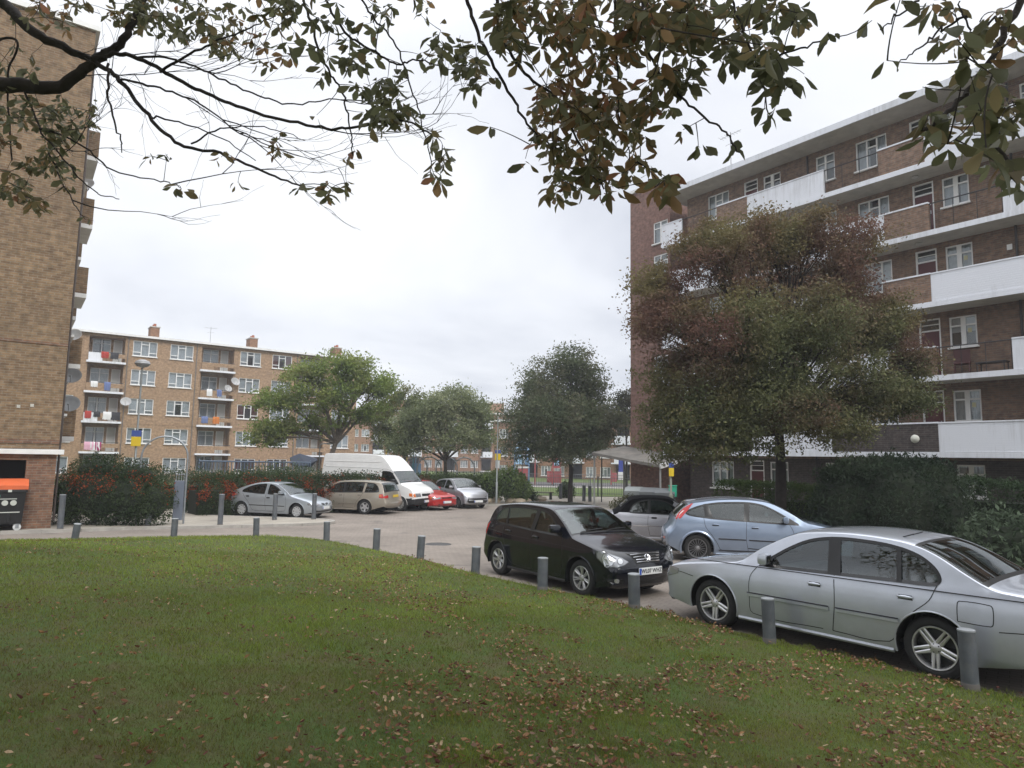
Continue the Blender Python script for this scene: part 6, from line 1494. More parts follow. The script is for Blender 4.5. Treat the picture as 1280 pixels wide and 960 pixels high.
# --- grey green tree beside it
tb = ground(556, 47); D = 47
bl = []
for (px, py, dd, rx, rz, w_) in [(570, 500, 0, 28, 18, 1), (540, 510, -1, 32, 20, 1), (595, 520, 0, 24, 20, .9), (520, 530, .3, 30, 20, .9), (560, 540, -1, 40, 22, 1.2), (595, 550, 0, 26, 14, .7), (510, 555, 0, 28, 14, .7)]:
    x, y, z = rel(px, py, dd, D, tb); k = D/F_PX; bl.append((x, y, z, rx*k, 1.5, rz*k, w_))
tree('grey_green_tree', 'round tree with silvery underside leaves between the far van and the dark tree', tb, bl, 2.4, .17, 36000, .17, palette([(.12, .15, .07), (.21, .24, .12), (.34, .36, .22)], 28, jit=.15), M_bark, 27, clump=.38, cl_per=60, gaps=.2)
tb = ground(505, 54); D = 54
bl = []
for (px, py, dd, rx, rz, w_) in [(505, 500, 0, 26, 16, 1), (480, 520, 0, 28, 18, 1), (525, 520, 1, 28, 18, 1), (500, 545, 0, 34, 14, .8)]:
    x, y, z = rel(px, py, dd, D, tb); k = D/F_PX; bl.append((x, y, z, rx*k, 1.5, rz*k, w_))
tree('yellowing_tree', 'yellow green tree top showing between the bright green tree and the grey green tree', tb, bl, 2.4, .17, 20000, .19, palette([(.07, .095, .025), (.12, .14, .035), (.16, .15, .04)], 38), M_bark, 37, clump=.4, cl_per=60, gaps=.25)
tb = ground(783, 52); D = 52
bl = [(*rel(784, 498, 0, D, tb), .9, .9, .6, 1), (*rel(779, 512, 0, D, tb), 1.1, .9, .8, 1), (*rel(788, 520, 0, D, tb), .9, .9, .6, .7)]
tree('slender_tree', 'slim dark tree top just left of the reddish gable', tb, bl, 4.2, .10, 4500, .17, palette([(.035, .04, .022), (.06, .055, .03)], 58), M_barkd, 57, clump=.3, gaps=.1)

# --- shrubs and hedges
def leafcloud(parent, P, size, pal, rg, name='foliage', droop=.1, aspect=.55):
    V, F = leafquads(P, size, rg, droop, aspect); return np_mesh(name, V, F, M_leaf, np.repeat(pal(P, rg), 4, 0), parent=parent)
def hedge(name, label, pts, w_, h, n, lsize, pal, seed, cat='hedge', rough=.12, wob=.18, group=None, top=None):
    """clipped hedge following pts (world xy); leaves on the skin, dark twiggy core"""
    rg = np.random.default_rng(seed); P0 = Vector((pts[0][0], pts[0][1], gz(pts[0][1]))); root = empty(name, P0, 0, label, cat, group)
    seg = [(Vector(a), Vector(b)) for a, b in zip(pts, pts[1:])]; Ls = [(b-a).length for a, b in seg]; tot = sum(Ls)
    mb = MB()
    out = []
    for (a, b), L_ in zip(seg, Ls):
        d = (b-a).normalized(); nn = Vector((-d.y, d.x)); k = int(n*L_/tot); m = rg.random(k); u = rg.random(k)*L_
        cx = a.x+d.x*u-P0.x; cy = a.y+d.y*u-P0.y
        hh = h*(1+wob*(vnoise(u+a.x*3+60, u*0+seed+5, .55, seed)-.5)*2)
        per = 2*h+w_; s_ = rg.random(k)*per; jit = rg.normal(0, rough, k)
        off = np.where(s_ < h, -w_/2, np.where(s_ < h+w_, s_-h-w_/2, w_/2)); zz = np.where(s_ < h, s_/h*hh, np.where(s_ < h+w_, hh, (per-s_)/h*hh))
        off = off*(1+.1*np.sin(u*2+seed))+np.where((s_ < h) | (s_ > h+w_), jit, 0); zz = zz+np.where((s_ >= h) & (s_ <= h+w_), jit, 0)
        edge = np.clip(zz/h, 0, 1)**6*.25; off = off*(1-edge)
        zg = np.array([gz(y+P0.y) for y in cy])-P0.z
        out.append(np.stack([cx+nn.x*off, cy+nn.y*off, np.maximum(zz, .03)+zg], 1))
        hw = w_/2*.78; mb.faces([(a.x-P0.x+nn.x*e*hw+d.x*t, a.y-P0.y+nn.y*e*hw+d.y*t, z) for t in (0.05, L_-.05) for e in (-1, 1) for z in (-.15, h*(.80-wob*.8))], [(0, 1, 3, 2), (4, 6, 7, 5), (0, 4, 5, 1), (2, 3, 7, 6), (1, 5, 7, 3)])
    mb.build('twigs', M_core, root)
    leafcloud(root, np.concatenate(out), lsize, pal, rg)
    return root
def shrub(name, label, c, blobs, n, lsize, pal, seed, cat='shrub', group=None, stems=6, droop=.1, aspect=.5, core=.62, bark=None):
    rg = np.random.default_rng(seed); rr = random.Random(seed); root = empty(name, c, 0, label, cat, group); mb = MB(); tot = sum(b[6] for b in blobs); out = []
    for b in blobs:
        for k in range(stems):
            e = Vector((b[0]+rr.uniform(-.7, .7)*b[3], b[1]+rr.uniform(-.7, .7)*b[4], b[2]+rr.uniform(-.2, .8)*b[5])); mb.tube(bez(Vector((b[0]*.5+rr.uniform(-.1, .1), b[1]*.5, -.05)), Vector((b[0]*.8, b[1]*.8, e.z*.5)), e, 5), [.02, .018, .015, .012, .008, .005], 5, cap=False)
        k = int(n*b[6]/tot); u = rg.normal(size=(k, 3)); u /= np.linalg.norm(u, axis=1)[:, None]; rad = rg.random(k)**.28*(1+.25*(vnoise(u[:, 0]*3+9, u[:, 2]*3+u[:, 1]*2+9, 1.3, seed)-.5)*2)
        p = np.array(b[:3])+u*rad[:, None]*np.array(b[3:6]); p = p[p[:, 2] > .02]; out.append(p)
    mb.build('stems', bark or M_barkd, root, smooth=60)
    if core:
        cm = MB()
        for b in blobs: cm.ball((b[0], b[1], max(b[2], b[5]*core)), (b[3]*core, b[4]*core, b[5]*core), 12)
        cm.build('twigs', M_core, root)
    leafcloud(root, np.concatenate(out), lsize, pal, rg, droop=droop, aspect=aspect)
    return root
def berries(zc, zs, amt, seed):
    def f(P, c, rg):
        n = vnoise(P[:, 0]*1.0+P[:, 1]+70, P[:, 2]+70, 2.4, seed); t = np.exp(-((P[:, 2]-zc)/zs)**2)*np.clip((n-.42)*5, 0, 1)
        m = (rg.random(len(P)) < t*amt)[:, None]; b = np.where(rg.random((len(P), 1)) < .5, np.array([.34, .08, .025]), np.array([.22, .045, .02])); return np.where(m, b, c)
    return f
pg = [(.025, .045, .018), (.04, .062, .024), (.06, .085, .035)]
# berry shrub by the left gable
cb_ = ground(120, 22.3); k = 22.3/F_PX
shrub('berry_shrub', 'large dark green shrub with orange red berries between the left gable and the hoop', cb_, [(-1.0, .3, .9, .95, .9, 1.0, 1), (0, .2, 1.0, 1.2, 1.0, 1.15, 1.4), (1.0, .2, .95, 1.0, .9, 1.05, 1.2), (1.7, .4, .8, .7, .8, .85, .8), (-.3, .6, 1.7, 1.1, .8, .75, .9), (.9, .7, 1.65, .9, .8, .6, .6)], 30000, .075, palette(pg, 61, fn=berries(1.45, .40, .42, 3)), 61)
pale = [(.06, .085, .045), (.085, .115, .06), (.12, .145, .085)]
hedge('berry_hedge', 'long hedge heavy with orange red berries behind the silver blue hatchback', [(-12.9, 27.9), (-11.2, 29.4), (-8.0, 31.6), (-6.2, 33.0)], 1.4, 1.45, 30000, .085, palette(pg, 63, fn=berries(1.05, .34, 1.6, 5)), 63, wob=.12)
hedge('pale_hedge', 'grey green feathery hedge rising behind the berry hedge', [(-16.5, 30.2), (-12.0, 33.0), (-6.0, 38.0)], 1.8, 1.55, 26000, .10, palette(pale, 65), 65, wob=.16, rough=.2)
hedge('dark_hedge', 'low dark green hedge behind the red car and the small silver car', [(-6.2, 37.2), (-3.6, 38.6), (-.9, 39.6)], 1.4, 1.55, 14000, .10, palette([(.03, .05, .018), (.05, .07, .025)], 67), 67, wob=.14)
shrub('red_brown_shrub', 'reddish brown low shrub behind the red car', ground(528, 36.5), [(0, 0, .75, 1.5, .7, .75, 1)], 5000, .09, palette([(.05, .05, .025), (.10, .05, .03), (.12, .045, .03)], 68), 68)
shrub('round_shrub', 'bright mid green leafy shrub right of the small silver car', ground(630, 38.5), [(-.7, 0, 1.0, .9, .8, .85, 1), (.3, 0, 1.15, 1.0, .8, .95, 1.2), (.9, .1, .8, .7, .7, .75, .8)], 9000, .13, palette([(.06, .10, .028), (.10, .15, .045), (.14, .19, .07)], 69), 69)
# in front of the right block
gA = [(.03, .05, .018), (.045, .075, .024), (.07, .10, .03)]
hedge('clipped_hedge', 'clipped green hedge behind the trunk of the autumn tree', [(7.2, 23.4), (9.6, 20.6), (10.7, 19.2)], 1.3, 1.75, 26000, .07, palette(gA, 71), 71, wob=.05, rough=.05)
hedge('clipped_hedge', 'dark clipped hedge at the right edge in front of the brick block', [(11.6, 17.6), (13.6, 15.3), (15.6, 12.6)], 1.4, 1.95, 30000, .065, palette([(.022, .04, .018), (.035, .06, .026), (.06, .09, .045)], 73), 73, wob=.05, rough=.05)
def needle(c): return palette([(.022, .036, .022), (.034, .052, .03), (.05, .07, .04)], 75)
shrub('conifer_bush', 'big dark feathery conifer bush between the two clipped hedges', ground(1120, 16.4), [(-1.0, .4, 1.1, .9, .8, 1.3, 1), (0, 0, 1.25, 1.15, .9, 1.35, 1.5), (.95, .2, 1.15, 1.0, .8, 1.3, 1.3), (-.3, .3, 2.1, 1.3, .6, .45, .9), (.9, .4, 2.0, .8, .5, .5, .7)], 42000, .12, needle(0), 75, droop=-.5, aspect=.26, core=.8)
shrub('leafy_shrub', 'grey green broad leaved shrub at the right edge behind the silver saloon', ground(1262, 11.6), [(.1, .2, .75, .85, .7, .75, 1), (.9, -.1, .6, .8, .6, .65, .8), (-.4, .4, .5, .6, .5, .5, .5)], 5200, .125, palette([(.04, .06, .035), (.07, .095, .06), (.10, .13, .085)], 77), 77, aspect=.42)
shrub('ivy_shrub', 'low green shrub at the foot of the block behind the convertible', ground(868, 27.5), [(0, 0, .45, .9, .6, .5, 1), (-1.3, .6, .35, .6, .5, .35, .6)], 4500, .08, palette(gA, 79), 79)
shrub('ivy_shrub', 'low olive shrub in front of the grey bins', ground(812, 31.0), [(-.9, 0, .5, .9, .5, .5, 1), (.1, 0, .45, .7, .5, .45, .8)], 4500, .09, palette([(.07, .07, .035), (.10, .10, .04)], 80), 80)
shrub('small_shrub', 'small green shrub growing between the far bollards', ground(708, 44), [(0, 0, .55, .6, .5, .6, 1)], 1500, .12, palette(gA, 81), 81)
shrub('small_shrub', 'small green shrub at the root of the yellow sign post pavement', ground(662, 39.6), [(0, 0, .35, .5, .4, .4, 1)], 1200, .11, palette(gA, 82), 82)
# ================================================================ street furniture
M_boll = mat('bollard_grey', (.092, .102, .114), .6, var=.25, vscale=6, grime=(.17, .17, .155), gscale=5, gamt=.6, bump=.15)
M_bollc = mat('bollard_cap', (.25, .265, .275), .6, var=.15, vscale=20)
M_bollr = mat('bollard_foot', (.12, .11, .10), .9)
def bollard(loc, h, r, label, group):
    root = empty('bollard', loc, random.Random(str(loc)).uniform(0, 6), label, 'bollard', group)
    m = MB(); m.lathe([(r, -.3), (r, h-.02)], 20); m.build('post', M_boll, root, smooth=40)
    m = MB(); m.lathe([(r+.003, h-.02), (r+.004, h-.015), (r+.002, h-.004), (r-.01, h), (0, h+.003)], 20); m.build('cap', M_bollc, root, smooth=40)
    m = MB(); m.lathe([(r+.003, -.3), (r+.004, .02), (r, .03)], 20); m.build('foot', M_bollr, root, smooth=40)
    return root
near_b = [((93, 676), 21, 'leaning scuffed bollard at the left end of the grass edge'), ((217, 673), 24, 'bollard on the grass edge in front of the hoop'), ((320, 672), 24, 'bollard on the grass edge below the silver blue hatchback'),
  ((408, 677), 24, 'bollard on the grass edge by the rounded kerb end'), ((470, 689), 27, 'bollard on the grass edge below the beige estate car'), ((525, 699), 28, 'bollard on the grass edge below the white van nose'),
  ((594, 717), 32, 'bollard just left of the black hatchback rear wheel'), ((678, 735), 36, 'bollard against the doors of the black hatchback'), ((793, 757), 38, 'bollard in front of the black hatchback number plate'),
  ((962, 800), 49, 'bollard against the front door of the silver saloon'), ((1213, 857), 65, 'largest bollard, beside the rear wheel of the silver saloon')]
for (px, hp, lb) in near_b:
    p = gp(*px, .10 if px[0] > 600 else .03); d = p.y; h = hp/F_PX*d*1.01
    o = bollard((p.x, p.y, p.z), h, .075 if d < 9 else .085, 'grey '+lb, 'bollards along the grass edge')
    r_ = random.Random(px[0]); o.rotation_euler = (r_.gauss(0, .018), r_.gauss(0, .018), r_.uniform(0, 6))
    if px[0] == 93: o.rotation_euler = (.05, .14, 0)
for (px, lb) in [((75, 661.5), 'tall grey bollard on the left pavement in front of the berry shrub'), ((185, 657), 'tall grey bollard on the pavement left of the hoop'), ((275, 656), 'tall grey bollard behind the tail of the silver blue hatchback'), ((343, 650), 'tall grey bollard at the door of the silver blue hatchback'), ((392, 649), 'tall grey bollard at the front wheel of the silver blue hatchback')]:
    p = gp(px[0], px[1], .09); bollard(p, (1.03 if px[0] < 300 else .98), .085, lb, 'tall bollards on the left pavement')
for (px, lb) in [((701, 43), 'dark bollard near the trunk of the dark tree'), ((730, 41), 'dark bollard, left one of the far pair'), ((737.5, 40.6), 'dark bollard, right one of the far pair'), ((790, 40), 'dark bollard behind the soft top of the convertible')]:
    p = ground(*px); p.z += .07; bollard(p, .95, .10, lb, 'bollards on the far pavement')
# hoops (tubular arches)
M_galv = mat('galvanised', (.30, .32, .34), .45, .6, var=.15, vscale=10)
def hoop(p, ang, w_, h, r, label, group=None, leg=0):
    root = empty('hoop', p, ang, label, 'hoop', group); m = MB(); R = w_/2
    m.tube([Vector((-R, 0, -.2)), Vector((-R, 0, (h-R)*.5)), *[Vector((-R*math.cos(a*PI/16), 0, h-R+R*math.sin(a*PI/16))) for a in range(17)], Vector((R, 0, (h-R)*.5)), Vector((R, 0, -.2))], r, 10); m.build('tube', M_galv, root, smooth=60)
    return root
A = gp(173, 658, .09); B = gp(222, 653, .09); mid = (A+B)/2; hp = (B-A)
p_ = gp(200, 655, .09)
root = hoop(p_, math.atan2(.35, .9), 1.42, 2.95, .032, 'tall grey tubular steel hoop on the pavement beside the berry shrub')
m = MB(); m.bbox(.36, .67, -.05, .05, .12, 1.45, .015); m.build('panel', mat('blue_grey_panel', (.12, .14, .18), .5), root)
m = MB()
for i in range(4):
    x = .40+i*.08; m.tube([Vector((x, 0, 1.45)), Vector((x, 0, 1.62))], .012, 5); m.ball((x, 0, 1.66), .035, 8)
m.build('finials', M_galv, root)
# hoop topped play fence far away
for i, (px, d_) in enumerate([(536, 48), (558, 48.5), (580, 49), (520, 47.5)]):
    p = ground(px, d_); hoop(p, .2, 1.5 if i else 1.7, 2.55, .05, 'grey steel hoop of the playground gate line, %s' % ['behind the red car roof', 'left of the small silver car roof', 'above the small silver car', 'just right of the van'][i], 'hoops along the playground')
# railings
M_fen = mat('fence_steel', (.12, .13, .13), .55, .3)
def railing(name, label, P, h, step, z0=.0, r=.012, posts=3.0, rails=(.15, 1), m_=None, cat='fence'):
    P = [Vector(p) for p in P]; o0 = P[0]; root = empty(name, (o0.x, o0.y, gz(o0.y)+z0), 0, label, cat); m = MB(); pm = []
    for a, b in zip(P, P[1:]):
        L_ = (b-a).length; d = (b-a)/L_; n = int(L_/step)
        for i in range(n+1):
            q = a+d*(i*step)-o0; m.tube([Vector((q.x, q.y, .08)), Vector((q.x, q.y, h))], r, 4, cap=False)
        for f in rails:
            m.tube([Vector(((a-o0).x, (a-o0).y, h*f)), Vector(((b-o0).x, (b-o0).y, h*f))], r*1.6, 5)
        k = max(1, int(L_/posts))
        for i in range(k+1):
            q = a+d*(L_*i/k)-o0; mm = MB(); mm.tube([Vector((q.x, q.y, -.1)), Vector((q.x, q.y, h+.06))], .035, 6); mm.ball((q.x, q.y, h+.08), .05, 6); mm.build('post', m_ or M_fen, root)
    m.build('bars', m_ or M_fen, root); return root
railing('railings', 'low grey steel railings between the pavement and the play lawn', [(1.0, 46.6), (6, 46.9), (12, 47.2), (18, 47.4)], 1.25, .16, .07, r=.010)
railing('railings', 'tall grey mesh fence behind the dark hedge and the small silver car', [(-8.5, 46.4), (-4, 46.5), (.8, 46.55)], 2.3, .14, .05, r=.008, rails=(.1, .5, 1))
railing('railings', 'blue grey palisade railings showing above the pale hedge', [(-17.5, 38.5), (-14.5, 39.5), (-11.8, 40.4)], 2.1, .17, .0, r=.03, m_=mat('palisade_blue', (.10, .14, .20), .6))
railing('railings', 'low grey railings around the playground surface', [(-6, 63.2), (4, 63.2), (14, 63.2), (24, 63.2)], 1.1, .2, .08, r=.012)
# lamp posts with yellow and blue parking signs
M_pole = mat('lamp_post_grey', (.26, .28, .28), .5, .4); M_poleg = mat('lamp_post_green', (.20, .21, .17), .6)
M_yel = mat('sign_yellow', (.72, .52, .02), .5); M_blu = mat('sign_blue', (.05, .09, .32), .5)
def lamp_post(p, h, label, signs=(), az=0, head=True, pole=None, base_h=1.2, r=.055, group='lamp posts'):
    root = empty('lamp_post', p, az, label, 'lamp post', group); m = MB(); m.tube([Vector((0, 0, -.2)), Vector((0, 0, base_h)), Vector((0, 0, base_h+.04)), Vector((0, 0, h))], [r*1.7, r*1.7, r, r*.75], 12); m.build('pole', pole or M_pole, root, smooth=40)
    if head == 'globe':
        m = MB(); m.tube([Vector((0, 0, h)), Vector((.05, 0, h+.05))], .04, 8); m.lathe([(.05, h), (.22, h+.06), (.30, h+.16), (.26, h+.26), (.10, h+.33), (0, h+.34)], 18); m.build('lamp_head', mat('lamp_head_grey', (.34, .35, .36), .4), root, smooth=40)
    elif head:
        m = MB(); m.tube([Vector((0, 0, h-.05)), Vector((.02, 0, h+.12)), Vector((.25, 0, h+.2)), Vector((.55, 0, h+.2))], .035, 8); m.bbox(.45, 1.0, -.11, .11, h+.14, h+.25, .04); m.build('lamp_head', mat('lamp_head_grey', (.34, .35, .36), .4), root, smooth=40)
    for (z0, z1, w_, mm, nm) in signs:
        m = MB(); m.bbox(-w_/2, w_/2, -.075-r, -.055-r, z0, z1, .006); m.build(nm, mm, root)
    return root
p = ground(167, 27.5); k = 27.5/F_PX
lamp_post(p, 6.0, 'tall thin lamp post with yellow and blue sign above the berry shrub', [(2.78, 3.16, .36, M_yel, 'yellow_sign'), (3.17, 3.42, .36, M_blu, 'blue_sign')], az=.3, head='globe', r=.045)
p = ground(621, 37.8)
M_sgw = mat('sign_white', (.6, .62, .62), .5)
lamp_post(p, 4.9, 'lamp post with yellow, blue and white signs behind the small silver car', [(2.45, 2.8, .33, M_yel, 'yellow_sign'), (2.81, 3.0, .33, M_blu, 'blue_sign'), (2.0, 2.42, .24, M_sgw, 'white_sign')], head=False, az=2.9, pole=M_pole, r=.04)
p = ground(838.5, 27.2)
lamp_post(p, 4.6, 'lamp post with small yellow sign in front of the canopy', [(1.95, 2.28, .20, M_yel, 'yellow_sign'), (2.29, 2.5, .2, M_blu, 'blue_sign')], head=False, pole=M_poleg, r=.05)
p = ground(484, 60)
lamp_post(p, 4.6, 'short lamp post with hooked head beyond the playground slide', (), az=0, r=.05)
p = ground(398, 44)
lamp_post(p, 3.1, 'short grey post with a double lamp head above the hedge behind the white van', (), az=0, r=.045)
m = MB(); p = ground(752, 40.5); m.tube([Vector((0, 0, -.1)), Vector((0, 0, 2.7))], .035, 8); o = m.build('fence_pole', M_rail, None, loc=p); tag(o, 'thin black pole standing behind the convertible', 'pole')
# big wheeled recycling bin
M_bin = mat('bin_black', (.012, .012, .013), .45, var=.2); M_orange = mat('bin_orange_lid', (.62, .13, .045), .45, var=.08, vscale=2)
def bigbin(loc, ang, body, lid, label, decal=False, sx=1.32, sy=.95, h=1.18, group=None, name='recycling_bin'):
    root = empty(name, loc, ang, label, 'bin', group); m = MB()
    a, b = sx/2, sy/2
    vs = [(-a*.93, -b*.85, .2), (a*.93, -b*.85, .2), (a*.93, b*.85, .2), (-a*.93, b*.85, .2), (-a, -b, h), (a, -b, h), (a, b, h), (-a, b, h)]
    m.faces(vs, [(0, 3, 2, 1), (4, 5, 6, 7), (0, 1, 5, 4), (1, 2, 6, 5), (2, 3, 7, 6), (3, 0, 4, 7)])
    m.bbox(-a-.03, a+.03, -b-.03, b+.03, h-.08, h+.0, .015)
    for x in (-a*.5, 0, a*.5): m.bbox(x-.03, x+.03, -b*.97, -b*.86, .25, .5, .01)
    m.build('body', body, root)
    m = MB(); n = 8; sec = [(-b-.05, h+.005), (-b-.05, h+.10), (-b*.8, h+.17), (-b*.3, h+.26), (b*.4, h+.28), (b+.03, h+.20), (b+.03, h+.005)]
    vs = [(-a-.04, y, z) for y, z in sec]+[(-a+.1, y*.97, z+(.02 if z > h+.05 else 0)) for y, z in sec]+[(a-.1, y*.97, z+(.02 if z > h+.05 else 0)) for y, z in sec]+[(a+.04, y, z) for y, z in sec]
    q = len(sec); fs = [tuple(range(q)), tuple(range(3*q, 4*q))[::-1]]+[(i+r_*q, i+(r_+1)*q, (i+1) % q+(r_+1)*q, (i+1) % q+r_*q) for r_ in range(3) for i in range(q)]
    m.faces(vs, fs); m.build('lid', lid, root, smooth=30)
    for (x, y) in ((-a*.8, -b*.75), (a*.8, -b*.75), (a*.8, b*.75), (-a*.8, b*.75)):
        m = MB(); T_ = Matrix.Translation((x, y, .1)) @ Matrix.Rotation(PI/2, 4, 'X'); m.lathe([(0, -.025), (.085, -.025), (.1, -.015), (.1, .015), (.085, .025), (0, .025)], 16, T=T_, k=0); m.box(x-.04, x+.04, y-.045, y-.03, .08, .22, 1); m.box(x-.04, x+.04, y+.03, y+.045, .08, .22, 1); m.build('castor', [M_sgw, M_galv], root, smooth=40)
    if decal:
        m = MB()
        for i in range(5): 
            T_ = Matrix.Translation((a*.62-i*.20, -b*.95-.02, .80)) @ Matrix.Rotation(PI/2+.12, 4, 'X'); m.lathe([(0, 0.012), (.075, .012), (.078, 0)], 20, T=T_)
        m.box(-a*.7, a*.72, -b*.985-.006, -b*.985, .905, .925); m.box(-a*.8, a*.84, -b*.92-.006, -b*.92-.001, .52, .545)
        m.bbox(a*.42, a*.54, -b-.055, -b-.031, h-.07, h+.0, .006)
        m.build('printed_icons', mat('print_white', (.55, .57, .52), .6), root)
        m = MB(); T_ = Matrix.Translation((a*.1, -b*.985-.004, 1.0)) @ Matrix.Rotation(PI/2+.12, 4, 'X'); m.lathe([(0, .004), (.07, .004), (.07, 0)], 16, T=T_); m.build('printed_logo', mat('print_green', (.18, .42, .33), .6), root)
    return root
p = Vector((-13.92, 21.06, 0))+V_*(-1.47)+U*(-.22); bigbin((p.x, p.y, gz(p.y)+.09), math.atan2(.588, .809), M_bin, M_orange, 'black wheeled recycling bin with orange lid and white round icons by the left gable', True, sx=1.5)
M_gbin = mat('bin_grey', (.13, .14, .145), .55, .3, grime=(.1, .1, .1)); M_gbin2 = mat('bin_light_grey', (.22, .24, .235), .5, .3)
for (px, d_, b_, l_, lb) in [(794, 31.5, M_gbin2, M_gbin2, 'light grey metal bin, left one under the canopy'), (813, 30.8, M_gbin, M_gbin, 'mid grey metal bin, second from the left under the canopy'), (832, 30.2, mat('bin_dark_grey', (.06, .065, .07), .5), M_gbin, 'dark grey bin with a lighter lid behind the yellow sign post')]:
    p = ground(px, d_); p.z += .07; bigbin(p, -.35, b_, l_, lb, sx=.78, sy=.8, h=.98, group='bins under the entrance canopy', name='wheeled_bin')
# green box on the bin
m = MB(); p = ground(841, 29.9); m.bbox(-.16, .16, -.12, .12, 1.0, 1.45, .02); m.bbox(-.18, .18, -.14, .14, 1.452, 1.50, .015); m.tube([Vector((0, .14, -.05)), Vector((0, .14, 1.45))], .03, 6); o = m.build('green_box', mat('teal_box', (.02, .36, .22), .5), None, loc=p, rz=-.4); tag(o, 'teal green box beside the dark grey bin', 'box')
# rocks and bench in the flower bed
M_rock = mat('rock', (.28, .23, .17), .95, var=.35, vscale=2, bump=.5, bscale=6)
for i, (px, d_, s_) in enumerate([(600, 38.6, .36), (609, 38.2, .30), (618, 38.4, .34), (641, 38.3, .32), (650, 38.0, .28), (658, 38.8, .26), (676, 40.5, .3)]):
    m = MB(); rr_ = random.Random(i); m.ball((0, 0, s_*.4), (s_*1.3, s_, s_*.62), 12); m.v = [(x*(1+rr_.uniform(-.14, .14)), y*(1+rr_.uniform(-.14, .14)), z*(1+rr_.uniform(-.14, .14))) for x, y, z in m.v]
    p = ground(px, d_); p.z += .05; o = m.build('rock', M_rock, None, loc=p, smooth=50)
    tag(o, 'tan boulder in the kerbside bed, ' + ['leftmost, behind the small silver car', 'second from the left by the small silver car', 'left of the sign post foot', 'just right of the round green shrub', 'between the round shrub and the bench', 'small one left of the bench', 'under the left end of the bench'][i], 'rock', 'boulders in the kerbside bed')
def bench(p, ang, label):
    root = empty('bench', p, ang, label, 'bench'); m = MB()
    for i in range(3): m.bbox(-.8, .8, -.2+i*.14, -.08+i*.14, .42, .46, .008)
    m.build('seat', mat('bench_timber', (.20, .17, .13), .85, var=.2, vscale=6), root)
    for x in (-.62, .55):
        m = MB(); m.bbox(x, x+.14, -.18, .2, -.05, .417, .015); m.build('leg', mat('bench_leg', (.03, .03, .032), .7), root)
bench(ground(676, 42.0)+Vector((0, 0, .08)), .05, 'plain timber bench without back on the far pavement left of the dark tree')
# ------------------------------------------------ playground
M_pb = mat('play_blue', (.12, .22, .36), .5); M_pr = mat('play_red', (.30, .06, .06), .5, grime=(.3, .2, .2), gscale=2); M_py = mat('play_yellow', (.62, .45, .03), .4); M_pw = mat('play_white', (.62, .62, .60), .5); M_pg = mat('play_teal', (.03, .15, .20), .5); M_pl = mat('play_pale_blue', (.32, .50, .68), .4); M_navy = mat('play_navy', (.015, .03, .07), .5)
D = 66; p = ground(655, D); p.z += .09; root = empty('playhouse', p, 0, 'red, white and blue playhouse with pale blue pitched roof in the playground', 'play structure'); k = D/F_PX
def pb(nm, x0, x1, y0, y1, z0, z1, mm): m = MB(); m.bbox(x0, x1, y0, y1, z0, z1, .015); return m.build(nm, mm, root)
m = MB(); m.faces([(-.9, -.9, 3.25), (.45, -.9, 3.25), (.7, 0, 4.2), (-.65, 0, 4.2), (-.9, .9, 3.25), (.45, .9, 3.25)], [(0, 1, 2, 3), (3, 2, 5, 4)]); m.faces([(-.9, -.9, 3.20), (.45, -.9, 3.20), (.7, 0, 4.15), (-.65, 0, 4.15), (-.9, .9, 3.20), (.45, .9, 3.20)], [(3, 2, 1, 0), (4, 5, 2, 3)]); m.build('pitched_roof', M_pl, root)
for x in (-.95, .45): pb('post', x-.05, x+.05, -.9, -.8, 0, 3.2, M_pb); pb('post', x-.05, x+.05, .8, .9, 0, 3.2, M_pb)
pb('blue_panel', -.88, -.10, -.88, -.82, 1.9, 2.85, M_pl); pb('blue_panel', .02, .42, -.88, -.82, 1.9, 2.85, M_pb); pb('red_panel', -.6, .35, -.9, -.84, .35, 1.5, M_pr); pb('deck', -1, .5, -.9, .9, 1.55, 1.68, M_pw)
m = MB(); 
for a in range(5): m.faces([(1.0+.35*a, -1.2, 2.2-.45*a), (1.0+.35*a, -.4, 2.2-.45*a), (1.35+.35*a, -.4, 1.75-.45*a), (1.35+.35*a, -1.2, 1.75-.45*a)], [(0, 1, 2, 3)])
m.build('slide', M_pw, root)
pb('red_post', .95, 1.08, -1.2, -1.05, 0, 3.0, M_pr); pb('tower_panel', 2.7, 3.5, -.6, -.5, 1.6, 2.6, M_pr); pb('tower_window', 2.85, 3.35, -.65, -.605, 1.85, 2.4, M_pl); pb('red_post', 2.65, 2.75, -.6, -.5, 0, 1.6, M_pr); pb('red_post', 3.45, 3.55, -.6, -.5, 0, 1.6, M_pr); pb('red_panel', 2.2, 3.6, -.3, -.2, .2, 1.3, M_pr)
D = 58; p = ground(502, D); p.z += .09; root = empty('climbing_frame', p, 0, 'climbing frame with teal and pale blue angled roof above the van bonnet', 'play structure')
m = MB(); m.faces([(-1.3, -.8, 3.1), (.4, -.8, 2.95), (.9, 0, 3.2), (-.9, 0, 3.6), (.3, .8, 2.95), (-1.4, .8, 3.1)], [(0, 1, 2, 3), (3, 2, 4, 5)]); m.build('teal_roof', M_pg, root)
m = MB(); m.faces([(-.1, -.9, 2.98), (1.2, -.9, 2.9), (.9, 0, 3.45), (.1, 0, 3.62)], [(0, 1, 2, 3), (3, 2, 1, 0)]); m.build('pale_roof', M_pl, root)
pb('post', -1.3, -1.2, -.8, -.7, 0, 3.1, M_py); pb('post', 1.0, 1.1, -.8, -.7, 0, 2.9, M_pg); pb('post', .2, .3, .6, .7, 0, 3.0, M_py); pb('blue_panel', .9, 1.7, -.6, -.5, .6, 1.9, M_pb); pb('blue_rail', 1.2, 1.3, -.7, -.6, 0, 2.6, M_pb); pb('yellow_panel', -.9, .1, -.6, -.5, .8, 1.6, M_py)
